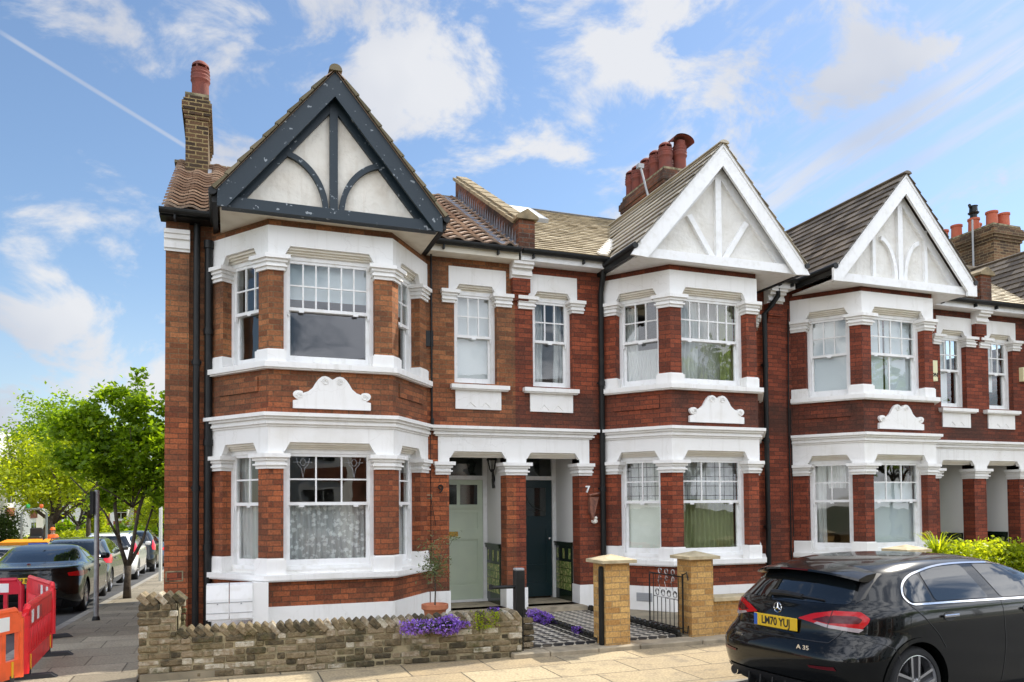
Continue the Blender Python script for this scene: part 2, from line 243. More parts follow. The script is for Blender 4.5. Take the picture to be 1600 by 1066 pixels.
def weather(M, streak=(.50, .47, .41), amt=.55, crack=True):
    n = M.node_tree.nodes; l = M.node_tree.links; b = n['Principled BSDF']; t = n.new('ShaderNodeTexCoord')
    src = b.inputs['Base Color'].links[0].from_socket
    mp = n.new('ShaderNodeMapping'); mp.inputs['Scale'].default_value = (9, 9, .9); l.new(t.outputs['Object'], mp.inputs['Vector'])
    q = n.new('ShaderNodeTexNoise'); q.inputs['Scale'].default_value = 1; q.inputs['Detail'].default_value = 7; q.inputs['Roughness'].default_value = .65; l.new(mp.outputs[0], q.inputs['Vector'])
    r = n.new('ShaderNodeMapRange'); r.inputs[1].default_value = .54; r.inputs[2].default_value = .72; r.inputs[4].default_value = amt*.55; l.new(q.outputs['Fac'], r.inputs[0])
    x = n.new('ShaderNodeMix'); x.data_type = 'RGBA'; l.new(r.outputs[0], x.inputs[0]); l.new(src, x.inputs[6]); x.inputs[7].default_value = (*streak, 1); out = x.outputs[2]
    if crack:
        wv = n.new('ShaderNodeTexNoise'); wv.inputs['Scale'].default_value = 3; wv.inputs['Detail'].default_value = 4; l.new(t.outputs['Object'], wv.inputs['Vector'])
        va = n.new('ShaderNodeVectorMath'); va.operation = 'MULTIPLY_ADD'; l.new(wv.outputs['Color'], va.inputs[0]); va.inputs[1].default_value = (.5, .5, .5); l.new(t.outputs['Object'], va.inputs[2])
        v = n.new('ShaderNodeTexVoronoi'); v.feature = 'DISTANCE_TO_EDGE'; v.inputs['Scale'].default_value = 1.1; l.new(va.outputs[0], v.inputs['Vector'])
        r2 = n.new('ShaderNodeMapRange'); r2.inputs[1].default_value = .006; r2.inputs[2].default_value = .001; r2.inputs[4].default_value = .16; l.new(v.outputs['Distance'], r2.inputs[0])
        x2 = n.new('ShaderNodeMix'); x2.data_type = 'RGBA'; l.new(r2.outputs[0], x2.inputs[0]); l.new(out, x2.inputs[6]); x2.inputs[7].default_value = (.34, .30, .25, 1); out = x2.outputs[2]
    l.new(out, b.inputs['Base Color']); return M
weather(MT['stone'])
MT['hood'] = mat('masonry_paint_shade_toned', (.80, .76, .67), .55, noise=(5, (.72, .67, .57), .45, .75, 6))  # cream puts the shade of the moulding undersides into the colour
MT['white'] = mat('white_gloss_paint', (.82, .82, .81), .35, noise=(9, (.70, .69, .65), .5, .8, 5))
weather(MT['white'], (.55, .53, .48), .4, False)
MT['soffit'] = mat('cream_soffit_paint', (.72, .67, .56), .6, noise=(4, (.6, .54, .43), .45, .75, 5))
MT['render'] = mat('roughcast_render', (.76, .72, .64), .85, noise=(3, (.62, .56, .47), .45, .75, 8), bump=(14, .7, .02))
MT['renderw'] = mat('white_roughcast', (.76, .74, .69), .8, noise=(3, (.66, .63, .56), .45, .75, 8), bump=(12, .8, .025))
weather(MT['render'], (.46, .38, .28), .6); weather(MT['renderw'], (.55, .50, .42), .5)
MT['navy'] = mat('flaking_blue_black_paint', (.008, .020, .030), .5, noise=(13, (.26, .29, .31), .655, .675, 8), bump=(14, .3, .004))
MT['black'] = mat('black_metal_paint', (.007, .008, .008), .5, noise=(6, (.018, .018, .016), .5, .8, 5), spec=.35)
MT['plastic'] = mat('grey_plastic', (.32, .33, .34), .4)
MT['lead'] = mat('lead_sheet', (.20, .21, .23), .45, metal=.4, noise=(6, (.34, .35, .38), .4, .7, 6), bump=(9, .4, .01))
MT['stack3'] = brick_mat('dark_stack_brick', (.06, .035, .022), (.18, .10, .05), (.24, .18, .10), ms=.010, dirt=(.03, .025, .02), dlo=.44, dhi=.7)
MT['copeA'] = mat('weathered_coping', (.30, .23, .13), .85, noise=(7, (.15, .12, .07), .4, .7, 8), bump=(20, .6, .01))
MT['mortarb'] = mat('lime_mortar', (.30, .25, .15), .9, noise=(9, (.09, .08, .045), .4, .65, 6), bump=(30, .6, .01))
MT['terracotta'] = mat('terracotta_pot', (.18, .042, .026), .8, noise=(5, (.10, .035, .028), .42, .72, 6), bump=(20, .3, .004))
MT['terracotta2'] = mat('orange_terracotta_pot', (.38, .085, .04), .75, noise=(5, (.42, .12, .06), .45, .75, 6))
MT['green_door'] = mat('sage_green_door_paint', (.55, .62, .48), .4, noise=(3, (.50, .57, .45), .4, .7, 4))
MT['navy_door'] = mat('dark_teal_door_paint', (.010, .030, .036), .28)
MT['brass'] = mat('brass', (.75, .50, .14), .25, metal=1)
MT['chrome'] = mat('chrome', (.8, .8, .82), .12, metal=1)
MT['plaster'] = mat('porch_plaster', (.68, .67, .64), .7)
MT['dkgreen'] = mat('dark_green_glazed_tile', (.012, .022, .012), .15)
MT['gtile'] = mat('green_yellow_relief_tile', (.16, .22, .06), .15, noise=(18, (.45, .42, .16), .5, .6, 2))
MT['blacktile'] = mat('black_glazed_tile', (.012, .012, .011), .15)
MT['stonestep'] = mat('worn_stone_step', (.36, .30, .21), .85, noise=(5, (.20, .17, .12), .42, .7, 8), bump=(25, .5, .006))
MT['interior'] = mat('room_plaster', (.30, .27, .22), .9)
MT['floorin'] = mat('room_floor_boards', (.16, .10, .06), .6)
MT['glass'] = glass_mat('window_glass')
MT['dglass'] = mat('dark_obscured_glass', (.012, .018, .016), .06, spec=.8)
MT['leadline'] = mat('lead_came', (.05, .05, .05), .5)
MT['blind'] = cloth_mat('white_roller_blind', (.78, .80, .80), .25)
MT['blindg'] = cloth_mat('pale_grey_blind', (.62, .68, .70), .2)
MT['net'] = cloth_mat('net_curtain', (.80, .80, .76), .45, alpha=.75)
MT['lace'] = cloth_mat('floral_lace', (.86, .87, .86), .3, lace=.58)
MT['lace2'] = cloth_mat('dense_net', (.84, .84, .82), .35, alpha=.85)
MT['curtw'] = cloth_mat('white_curtain', (.74, .75, .73), .4)
MT['curtg'] = cloth_mat('olive_curtain', (.30, .33, .15), .4)
MT['panel'] = mat('pale_board_in_window', (.80, .82, .74), .5, noise=(2.2, (.72, .74, .66), .45, .6, 2))
TILE9 = rnd_mat('brown_concrete_tile', [(.26, .17, .12), (.42, .31, .23), (.56, .45, .35)], .8, 6, .5, stain=((.10, .075, .05), 3, .55, .75))
TILE7 = rnd_mat('buff_slate_tile', [(.30, .24, .15), (.46, .38, .25), (.60, .52, .37)], .6, 5, .5, stain=((.16, .12, .07), 2.2, .58, .78))
TILEG = rnd_mat('grey_buff_gable_tile', [(.36, .31, .23), (.50, .44, .34), (.62, .55, .44)], .6, 5, .5, stain=((.10, .08, .06), 2.2, .55, .75))
TILE5 = rnd_mat('dark_brown_slate', [(.10, .08, .06), (.165, .135, .10), (.25, .205, .155)], .65, 7, .6, stain=((.22, .18, .12), 5, .62, .70))
VERGE9 = rnd_mat('mossy_verge_tile', [(.10, .085, .05), (.17, .14, .085), (.24, .20, .13)], .85, 9, .6)

# ------------------------------------------------------------------ mesh builder and scene graph
WM = {}
class MB:
    def __init__(s): s.v = []; s.f = []; s.r = []; s.pr = []; s.cur = 0.5
    def _add(s, vs, fs, r=None):
        o = len(s.v); s.pr.append((o, o+len(vs), len(s.f), len(s.f)+len(fs))); s.v += [tuple(p) for p in vs]; s.f += [tuple(i+o for i in q) for q in fs]; s.r += [s.cur if r is None else r]*len(fs)
    def box(s, x0, x1, y0, y1, z0, z1, r=None):
        s._add([(x0, y0, z0), (x1, y0, z0), (x1, y1, z0), (x0, y1, z0), (x0, y0, z1), (x1, y0, z1), (x1, y1, z1), (x0, y1, z1)],
               [(0, 3, 2, 1), (4, 5, 6, 7), (0, 1, 5, 4), (1, 2, 6, 5), (2, 3, 7, 6), (3, 0, 4, 7)], r)
    def cbox(s, x0, x1, y0, y1, z0, z1, c=.006, r=None):
        """box with chamfered edges"""
        ring = lambda z, i: [(x0+i, y0, z), (x1-i, y0, z), (x1, y0+i, z), (x1, y1-i, z), (x1-i, y1, z), (x0+i, y1, z), (x0, y1-i, z), (x0, y0+i, z)]
        def ins(z): return [(x0+c, y0+c, z), (x1-c, y0+c, z), (x1-c, y0+c, z), (x1-c, y1-c, z), (x1-c, y1-c, z), (x0+c, y1-c, z), (x0+c, y1-c, z), (x0+c, y0+c, z)]
        vs = ins(z0)+ring(z0+c, c)+ring(z1-c, c)+ins(z1); fs = []
        for k in range(3):
            for i in range(8): j = (i+1) % 8; fs.append((k*8+i, k*8+j, k*8+8+j, k*8+8+i))
        fs.append((7, 5, 3, 1)); fs.append((24+1, 24+3, 24+5, 24+7))
        s._add(vs, fs, r)
    def prism(s, poly, z0, z1, r=None):
        n = len(poly); a = sum(poly[i][0]*poly[(i+1) % n][1]-poly[(i+1) % n][0]*poly[i][1] for i in range(n))
        if a < 0: poly = poly[::-1]
        s._add([(x, y, z0) for x, y in poly]+[(x, y, z1) for x, y in poly], [tuple(range(n-1, -1, -1)), tuple(range(n, 2*n))]+[(i, (i+1) % n, n+(i+1) % n, n+i) for i in range(n)], r)
    def prismY(s, poly, y0, y1, r=None):      # poly of (x,z)
        n = len(poly); a = sum(poly[i][0]*poly[(i+1) % n][1]-poly[(i+1) % n][0]*poly[i][1] for i in range(n))
        if a < 0: poly = poly[::-1]
        s._add([(x, y0, z) for x, z in poly]+[(x, y1, z) for x, z in poly], [tuple(range(n)), tuple(range(2*n-1, n-1, -1))]+[((i+1) % n, i, n+i, n+(i+1) % n) for i in range(n)], r)
    def prismX(s, poly, x0, x1, r=None):      # poly of (y,z)
        n = len(poly); a = sum(poly[i][0]*poly[(i+1) % n][1]-poly[(i+1) % n][0]*poly[i][1] for i in range(n))
        if a < 0: poly = poly[::-1]
        s._add([(x0, y, z) for y, z in poly]+[(x1, y, z) for y, z in poly], [tuple(range(n-1, -1, -1)), tuple(range(n, 2*n))]+[(i, (i+1) % n, n+(i+1) % n, n+i) for i in range(n)], r)
    def lathe(s, prof, cx, cy, n=20, r=None, ax='z', z0=0, caps=True):
        vs = []; fs = []
        for (rr, h) in prof:
            for i in range(n):
                a = 2*math.pi*i/n
                if ax == 'z': vs.append((cx+rr*math.cos(a), cy+rr*math.sin(a), h))
                else: vs.append((cx+rr*math.cos(a), h, cy+rr*math.sin(a)))     # axis Y; cy is z
        for k in range(len(prof)-1):
            for i in range(n):
                j = (i+1) % n; q = (k*n+i, k*n+j, k*n+n+j, k*n+n+i); fs.append(q if ax == 'z' else q[::-1])
        if caps and prof[0][0] > 1e-4: fs.append(tuple(range(n-1, -1, -1)) if ax == 'z' else tuple(range(n)))
        if caps and prof[-1][0] > 1e-4: q = tuple(range((len(prof)-1)*n, len(prof)*n)); fs.append(q if ax == 'z' else q[::-1])
        s._add(vs, fs, r)
    def tube(s, pts, rad, n=8, r=None):
        pts = [Vector(p) for p in pts]; rads = rad if isinstance(rad, (list, tuple)) else [rad]*len(pts); vs = []; fs = []
        up = Vector((0, 0, 1))
        for k, p in enumerate(pts):
            d = (pts[min(k+1, len(pts)-1)]-pts[max(k-1, 0)]).normalized()
            a = d.cross(up if abs(d.z) < .95 else Vector((0, 1, 0))).normalized(); b = d.cross(a)
            for i in range(n):
                t = 2*math.pi*i/n; vs.append(p+(a*math.cos(t)+b*math.sin(t))*rads[k])
        for k in range(len(pts)-1):
            for i in range(n): j = (i+1) % n; fs.append((k*n+i, k*n+n+i, k*n+n+j, k*n+j))
        fs.append(tuple(range(n))); fs.append(tuple(range((len(pts)-1)*n+n-1, (len(pts)-1)*n-1, -1)))
        s._add(vs, fs, r)
    def quad(s, a, b, c, d, r=None): s._add([a, b, c, d], [(0, 1, 2, 3)], r)
    def split(s, name, mt, parent=None, M=None, smooth=False, tol=.003):
        """one object per group of touching shapes"""
        V = np.array(s.v); bb = [(V[a:b].min(0)-tol, V[a:b].max(0)+tol) for a, b, c, d in s.pr]; n = len(bb); par = list(range(n))
        def fd(i):
            while par[i] != i: i = par[i]
            return i
        for i in range(n):
            for j in range(i+1, n):
                if (bb[i][0] <= bb[j][1]).all() and (bb[j][0] <= bb[i][1]).all(): par[fd(i)] = fd(j)
        out = []
        for g_ in sorted({fd(i) for i in range(n)}):
            q = MB()
            for i in range(n):
                if fd(i) == g_:
                    a, b, c, d = s.pr[i]; o = len(q.v); q.v += s.v[a:b]; q.f += [tuple(k-a+o for k in f) for f in s.f[c:d]]; q.r += s.r[c:d]
            out.append(q.build(name, mt, parent, M, smooth))
        return out[0]
    def build(s, name, mt, parent=None, M=None, smooth=False):
        me = bpy.data.meshes.new(name); me.from_pydata(s.v, [], s.f); me.update()
        a = me.attributes.new('rnd', 'FLOAT', 'FACE'); a.data.foreach_set('value', s.r)
        boxuv(me)
        if smooth is True: me.polygons.foreach_set('use_smooth', [True]*len(me.polygons))
        elif smooth: 
            me.polygons.foreach_set('use_smooth', [True]*len(me.polygons)); me.set_sharp_from_angle(angle=R(smooth))
        me.materials.append(mt)
        return link(name, me, parent, M)
def boxuv(me):
    uv = me.uv_layers.new(name='UVMap'); n = len(me.loops)
    if n == 0: return
    co = np.empty(len(me.vertices)*3); me.vertices.foreach_get('co', co); co = co.reshape(-1, 3)
    li = np.empty(n, int); me.loops.foreach_get('vertex_index', li)
    nr = np.empty(len(me.polygons)*3); me.polygons.foreach_get('normal', nr); nr = nr.reshape(-1, 3)
    tot = np.empty(len(me.polygons), int); me.polygons.foreach_get('loop_total', tot)
    pn = np.repeat(nr, tot, axis=0); P = co[li]
    h = np.hypot(pn[:, 0], pn[:, 1]); flat = h < .6
    tx = np.where(flat, 1, -pn[:, 1]/np.maximum(h, 1e-6)); ty = np.where(flat, 0, pn[:, 0]/np.maximum(h, 1e-6))
    u = P[:, 0]*tx+P[:, 1]*ty; v = np.where(flat, P[:, 1], P[:, 2])
    out = np.stack([u, v], 1).ravel(); uv.data.foreach_set('uv', out)
def link(name, data, parent=None, M=None):
    o = bpy.data.objects.new(name, data); COL.objects.link(o)
    M = M or Matrix()
    if parent is not None:
        o.parent = parent; o.matrix_parent_inverse = WM[parent.name].inverted()
    o.matrix_basis = M; WM[o.name] = M.copy()
    return o
def tag(o, label=None, cat=None, group=None, kind=None):
    if label: o['label'] = label
    if cat: o['category'] = cat
    if group: o['group'] = group
    if kind: o['kind'] = kind
    return o
def thing(name, label, cat, loc=(0, 0, 0), rz=0, group=None):
    o = link(name, None, None, Matrix.Translation(loc) @ Matrix.Rotation(rz, 4, 'Z')); o.empty_display_size = .2
    return tag(o, label, cat, group)
def text_mesh(s, size, ext=.004, bold=0):
    c = bpy.data.curves.new('t', 'FONT'); c.body = s; c.size = size; c.extrude = ext; c.offset = bold; c.align_x = 'CENTER'; c.align_y = 'CENTER'; c.resolution_u = 3
    o = bpy.data.objects.new('t', c); COL.objects.link(o); dg = bpy.context.evaluated_depsgraph_get(); me = bpy.data.meshes.new_from_object(o.evaluated_get(dg))
    bpy.data.objects.remove(o); bpy.data.curves.remove(c); return me
def text(name, s, size, loc, rot, mt, parent, ext=.004, bold=0, xs=1):
    me = text_mesh(s, size, ext, bold); me.materials.clear(); me.materials.append(mt)
    return link(name, me, parent, Matrix.Translation(loc) @ rot.to_4x4() @ Matrix.Diagonal((xs, 1, 1, 1)))
RXZ = Matrix.Rotation(R(90), 3, 'X')      # text standing on a wall that faces -Y

# polyline bands -----------------------------------------------------------
def sub_poly(P, s0, s1):
    L = [0]
    for a, b in zip(P, P[1:]): L.append(L[-1]+math.dist(a, b))
    def at(s):
        k = 0
        while k < len(P)-2 and s > L[k+1]: k += 1
        t = (s-L[k])/(L[k+1]-L[k]); return (P[k][0]+(P[k+1][0]-P[k][0])*t, P[k][1]+(P[k+1][1]-P[k][1])*t)
    return [at(s0)]+[P[i] for i in range(1, len(P)-1) if s0+1e-4 < L[i] < s1-1e-4]+[at(s1)]
def offs(Q, d):
    out = []; N = []
    for a, b in zip(Q, Q[1:]):
        l = math.dist(a, b); N.append(((b[1]-a[1])/l, -(b[0]-a[0])/l))
    for i, p in enumerate(Q):
        n1 = N[max(i-1, 0)]; n2 = N[min(i, len(N)-1)]; k = 1+n1[0]*n2[0]+n1[1]*n2[1]
        out.append((p[0]+d*(n1[0]+n2[0])/k, p[1]+d*(n1[1]+n2[1])/k))
    return out
def band(mb, P, s0, s1, out, inn, z0, z1, ext=0):
    Q = sub_poly(P, s0-ext, s1+ext); mb.prism(offs(Q, out)+offs(Q, -inn)[::-1], z0, z1)
def wall_holes(mb, x0, x1, z0, z1, y0, y1, holes):
    xs = sorted({x0, x1} | {h[0] for h in holes} | {h[1] for h in holes}); xs = [x for x in xs if x0 <= x <= x1]
    for a, b in zip(xs, xs[1:]):
        mid = (a+b)/2; hs = sorted([(h[2], h[3]) for h in holes if h[0] < mid < h[1]]); z = z0
        for (p, q) in hs:
            if p > z: mb.box(a, b, y0, y1, z, p)
            z = q
        if z < z1: mb.box(a, b, y0, y1, z, z1)

# ------------------------------------------------------------------ sash window
CAPS = [(.018, 0, .045), (.045, .045, .07), (.022, .07, .11), (.05, .11, .15), (.085, .15, .205)]
def window(parent, M, w, z0, zm, z1, top=(3, 2), dress=(), glassm='glass', bottom=None, lead=False, stained=False, label=None):
    """local frame: x 0..w, y depth (0 = frame face), z world heights"""
    f = MB(); fr = .055
    f.box(0, fr, 0, .11, z0, z1); f.box(w-fr, w, 0, .11, z0, z1); f.box(fr, w-fr, 0, .11, z1-.06, z1); f.box(0, w, -.012, .11, z0-.055, z0)
    o = f.build('window', MT['white'], parent, M)
    if label: o['label'] = label
    s = MB(); a, b = fr, w-fr                                        # upper sash (outer)
    s.box(a, b, .015, .055, zm-.02, zm+.025); s.box(a, b, .015, .055, z1-.1, z1-.06); s.box(a, a+.04, .015, .055, zm+.025, z1-.1); s.box(b-.04, b, .015, .055, zm+.025, z1-.1)
    for hx in (a, b-.028): s.prismY([(hx, zm-.02), (hx+.028, zm-.02), (hx+.022, zm-.09), (hx+.008, zm-.09)], .018, .052)
    nx, nz = top; ga, gb, gz0, gz1 = a+.04, b-.04, zm+.025, z1-.1
    for i in range(1, nx): x = ga+(gb-ga)*i/nx; s.box(x-.011, x+.011, .02, .05, gz0, gz1)
    for j in range(1, nz): z = gz0+(gz1-gz0)*j/nz; s.box(ga, gb, .022, .048, z-.011, z+.011)
    for lx in ([w*.2, w*.8] if w > .9 else [w*.5]): s.box(lx-.035, lx+.035, -.004, .012, zm-.045, zm-.022)
    s.build('upper_sash', MT['white'], o, M)
    s = MB()
    s.box(a, b, .062, .10, z0, z0+.085); s.box(a, b, .062, .10, zm-.02, zm+.018); s.box(a, a+.045, .062, .10, z0+.085, zm-.02); s.box(b-.045, b, .062, .10, z0+.085, zm-.02)
    if bottom: 
        for i in range(1, bottom): x = a+(b-a)*i/bottom; s.box(x-.011, x+.011, .066, .096, z0+.085, zm-.02)
    s.build('lower_sash', MT['white'], o, M)
    g = MB(); g.box(ga, gb, .033, .037, gz0, gz1); g.build('glass', MT[glassm], o, M)
    g = MB(); g.box(a+.045, b-.045, .079, .083, z0+.085, zm-.02); g.build('glass', MT[glassm], o, M)
    if lead:
        g = MB(); k = nx*2
        for i in range(k):
            x = ga+(gb-ga)*(i+.5)/k; g.box(x-.004, x+.004, .030, .033, gz0, gz1)
        for j in range(4): z = gz0+(gz1-gz0)*(j+.5)/4; g.box(ga, gb, .0295, .0325, z-.004, z+.004)
        g.build('lead_strips', MT['leadline'], o, M)
    if stained:
        g = MB()
        for i in (0, nx-1):
            cx = ga+(gb-ga)*(i+.5)/nx; zt = gz1-.02; zb = (gz0+gz1)/2
            y = .031
            g = MB()
            g.tube([(cx-.09, y, zt), (cx-.07, y, zt-.09), (cx-.02, y, zt-.15), (cx, y, zb+.02)], .004, 4)
            g.tube([(cx+.09, y, zt), (cx+.07, y, zt-.09), (cx+.02, y, zt-.15), (cx, y, zb+.02)], .004, 4)
            g.tube([(cx+.035*math.cos(t), y, zt-.06+.05*math.sin(t)) for t in np.linspace(0, 6.283, 13)], .004, 4)
            for q in (-1, 1): g.tube([(cx+q*.035, y, zt-.06), (cx+q*.13, y, zt-.06)], .0035, 4)
            g.build('leaded_flower', MT['plastic'], o, M)
    for d in dress:
        kind, mname, x0, x1, za, zb = d[:6]; y = d[6] if len(d) > 6 else .16
        q = MB()
        if kind == 'flat': q.box(x0, x1, y, y+.004, za, zb)
        elif kind == 'board': q.box(x0, x1, y, y+.02, za, zb)
        else:
            n = max(6, int((x1-x0)/.012)); amp = .022 if kind == 'fold' else .010; fq = 2*math.pi/(.085 if kind == 'fold' else .05); ph = random.random()*6
            pts = []
            for i in range(n+1):
                x = x0+(x1-x0)*i/n; yy = y+.03+amp*math.sin(fq*x+ph+.9*math.sin(x*7+ph))
                pts.append((x, yy))
            nzs = 6
            for k in range(nzs+1):
                z = za+(zb-za)*k/nzs; q.v += [(x+.008*math.sin(k*1.3+x*9), yy+.01*math.sin(k*.9+x*4), z) for x, yy in pts]
            for k in range(nzs):
                for i in range(n): q.f.append((k*(n+1)+i, k*(n+1)+i+1, (k+1)*(n+1)+i+1, (k+1)*(n+1)+i)); q.r.append(.5)
        q.build({'flat': 'blind', 'board': 'board'}.get(kind, 'curtain'), MT[mname], o, M, smooth=(kind in ('fold', 'net')))
    return o
def frameM(P, s, inset):
    """matrix at arc position s on polyline P, x along it, y inwards"""
    L = 0
    for a, b in zip(P, P[1:]):
        l = math.dist(a, b)
        if s <= L+l+1e-6: break
        L += l
    t = (s-L)/l; tx, ty = (b[0]-a[0])/l, (b[1]-a[1])/l
    px, py = a[0]+(b[0]-a[0])*t - ty*inset, a[1]+(b[1]-a[1])*t + tx*inset
    return Matrix(((tx, -ty, 0, px), (ty, tx, 0, py), (0, 0, 1, 0), (0, 0, 0, 1)))
def xf(mb, M, k0):
    for i in range(k0, len(mb.v)): mb.v[i] = tuple(M @ Vector(mb.v[i]))
def head_steps(mb, mh, M, w, zb, zt, inset):
    """chamfered head of an opening: splayed corners in the face, stepped moulding behind"""
    k = len(mb.v); c = .085
    for sgn, x in ((1, 0), (-1, w)):
        mb.prismY([(x, zb), (x+sgn*.015, zb), (x+sgn*c, zt), (x, zt)], 0, .075)
    xf(mb, M, k)
    k = len(mh.v)
    for y0, y1, dz, ex in ((.045, .085, .030, .03), (.085, .125, .055, .015), (.125, inset, .082, 0)):
        mh.prismY([(0, zt-dz), (w, zt-dz), (w, zt-.0005), (0, zt-.0005)], y0, y1)
    xf(mh, M, k)

YW = 12.02; WT = .28
def bay_poly(c, h=.85, e=.75, yb=11.02, yw=YW): return [(c-h-e, yw), (c-h, yb), (c+h, yb), (c+h+e, yw)]
def make_bay(house, c, brick, cfg, caps=True):
    P = bay_poly(c); LC = math.dist(P[0], P[1]); LF = P[2][0]-P[1][0]; T = 2*LC+LF
    pl = cfg.get('pl', .21); pr = cfg.get('pr', .21); wp = .27
    ops = [(wp, LC-.21), (LC+pl, LC+LF-pr), (LC+LF+.21, T-wp)]
    piers = [(0, wp), (LC-.21, LC+pl), (LC+LF-pr, LC+LF+.21), (T-wp, T)]
    b = MB(); st = MB(); hd = MB(); sl = MB(); co = MB(); cp = MB(); bs = MB()
    TH_ = .24
    # brick
    band(b, P, 0, T, 0, TH_, .47, .825); band(b, P, 0, T, 0, TH_, 3.095, 3.71); band(b, P, 0, T, -.004, TH_, 5.665, 5.90)
    for (z0, z1) in ((1.115, 2.336), (3.965, 5.05)):
        for s0, s1 in piers: band(b, P, s0, s1, -.006, TH_, z0, z1)
    # raised brick panels between the storeys on the canted sides
    for s0, s1 in ((.22, LC-.2), (T-LC+.2, T-.22)): band(b, P, s0, s1, .022, 0, 3.40, 3.60)
    b.build('bay_wall', brick, house)
    if cfg.get('plinth', True):
        p = MB(); band(p, P, 0, T, .03, TH_, -.1, .47); p.build('plinth', MT['stone'], house)
    for (zs0, zs1, zbk, zcap, zop, zh, ztop, mid) in ((.828, .899, 1.12, 2.336, 2.606, 2.70, 2.915, 1), (3.71, 3.784, 3.97, 5.05, 5.308, 5.40, 5.665, 2)):
        band(sl, P, 0, T, .10, TH_+.02, zs0, zs1); band(sl, P, 0, T, .075, TH_, zs0-.02, zs0)
        for i, (s0, s1) in enumerate(piers):
            e0 = .035 if i > 0 else 0; e1 = .035 if i < 3 else 0
            band(bs, P, s0-e0, s1+e1, .028, TH_, zs1, zbk-.02); band(bs, P, s0-e0*.4, s1+e1*.4, .014, TH_, zbk-.02, zbk)
            for (o, a, q) in CAPS: band(cp, P, s0-(o if i > 0 else 0), s1+(o if i < 3 else 0), o+.01, TH_-.02, zcap+a, zcap+q)
            band(st, P, s0, s1, .012, TH_-.02, zcap+.205, zh)
        band(st, P, 0, T, .012, TH_-.02, zh, ztop)
        for (s0, s1), key in zip(ops, ('L', 'F', 'R')):
            w = s1-s0; M = frameM(P, s0, -.012); head_steps(st, hd, M, w, zop-.03, zh, .19)
            Mw = frameM(P, s0, .15)
            k = len(sl.v); sl.box(0, w, .0, .10, zs1, zs1+.05); xf(sl, Mw, k)
            d = cfg[key+str(mid)]
            window(house, Mw, w, (1.0 if mid == 1 else 3.845), (1.857 if mid == 1 else 4.575), zh-.082, **d(w))
    for (o, a, q) in ((.03, 2.915, 2.945), (.06, 2.945, 2.975), (.045, 2.975, 3.01), (.085, 3.01, 3.045), (.125, 3.045, 3.095)): band(co, P, 0, T, o, TH_, a, q)
    st.split('frieze', MT['stone'], house); hd.split('hood_moulding', MT['hood'], house); sl.split('window_sill', MT['stone'], house)
    cp.split('pier_cap', MT['stone'], house); bs.split('pier_base', MT['stone'], house); co.split('cornice', MT['stone'], house)
    # scrolled pediment panel on the brick
    g = MB(); y = 11.02; x0 = c-.53; x1 = c+.53; pts = [(x0, 3.165), (x1, 3.165), (x1, 3.27), (x1-.015, 3.30)]
    half = []
    for t in np.linspace(-1.2, 2.2, 10): half.append((c+.44+.09*math.cos(t*1.0-.2), 3.345+.065*math.sin(t)))
    half += [(c+.40, 3.375), (c+.33, 3.40), (c+.27, 3.45), (c+.23, 3.52), (c+.19, 3.575), (c+.145, 3.612), (c+.10, 3.622), (c+.055, 3.61), (c+.02, 3.585), (c, 3.575)]
    pts = [(x1, 3.165), (x1, 3.27)]+half; left = [(2*c-x, z) for x, z in pts[::-1]][1:]
    poly = pts+left
    g.prismY(poly, y-.05, y-.001)
    for sx in (-1, 1):
        for (cx, cz, rr) in ((c+sx*.10, 3.545, .05), (c+sx*.445, 3.34, .045)):
            sp = [(cx+sx*rr*(1-k/22)*math.cos(k*.62), y-.053, cz+rr*(1-k/22)*math.sin(k*.62)) for k in range(18)]
            g.tube(sp, .010, 5)
    g.build('pediment', MT['stone'], house)
    return P
# ------------------------------------------------------------------ roofs
def tiles(mb, O, U, V, Wd, Lv, course, tw, thick=.016, wave=0, gap=.004, stag=.5, jit=.003, clip=None, lap=.03, ragged=0):
    O, U, V = Vector(O), Vector(U).normalized(), Vector(V).normalized(); N = U.cross(V).normalized()
    nc = int(math.ceil(Lv/course)); nt = int(math.ceil(Wd/tw))+1
    for k in range(nc):
        v0 = k*course; v1 = min((k+1)*course+lap, Lv); off = (stag*(k % 2))*tw
        for i in range(-1, nt):
            u0 = max(0, i*tw+off+gap/2); u1 = min(Wd, (i+1)*tw+off-gap/2)
            if u1-u0 < .02: continue
            if clip and not clip(u0+(u1-u0)/2, v0+course/2): continue
            h0 = thick*2+random.uniform(-jit, jit)+thick; h1 = thick*.4; dv = random.uniform(-jit, jit)*2-ragged*random.random(); r = random.random()
            ns = 6 if wave else 1; base = len(mb.v); us = [u0+(u1-u0)*q/ns for q in range(ns+1)]
            wv = [wave*(math.sin(2*math.pi*q/ns)*.5+.5) for q in range(ns+1)]
            for q, u in enumerate(us): mb.v.append(tuple(O+U*u+V*(v0+dv)+N*(h0+wv[q])))
            for q, u in enumerate(us): mb.v.append(tuple(O+U*u+V*v1+N*(h1+wv[q])))
            for q, u in enumerate(us): mb.v.append(tuple(O+U*u+V*(v0+dv)+N*(h0+wv[q]-thick*1.3)))
            n1 = ns+1
            for q in range(ns):
                mb.f.append((base+q, base+q+1, base+n1+q+1, base+n1+q)); mb.r.append(r)
                mb.f.append((base+2*n1+q, base+2*n1+q+1, base+q+1, base+q)); mb.r.append(r*.6)
            mb.f.append((base+2*n1, base, base+n1)); mb.r.append(r); mb.f.append((base+ns, base+2*n1+ns, base+n1+ns)); mb.r.append(r)
EAVE_Y, EAVE_Z, SL = 11.78, 5.98, .60; RIDGE_Y = 15.4; RIDGE_Z = EAVE_Z+(RIDGE_Y-EAVE_Y)*SL
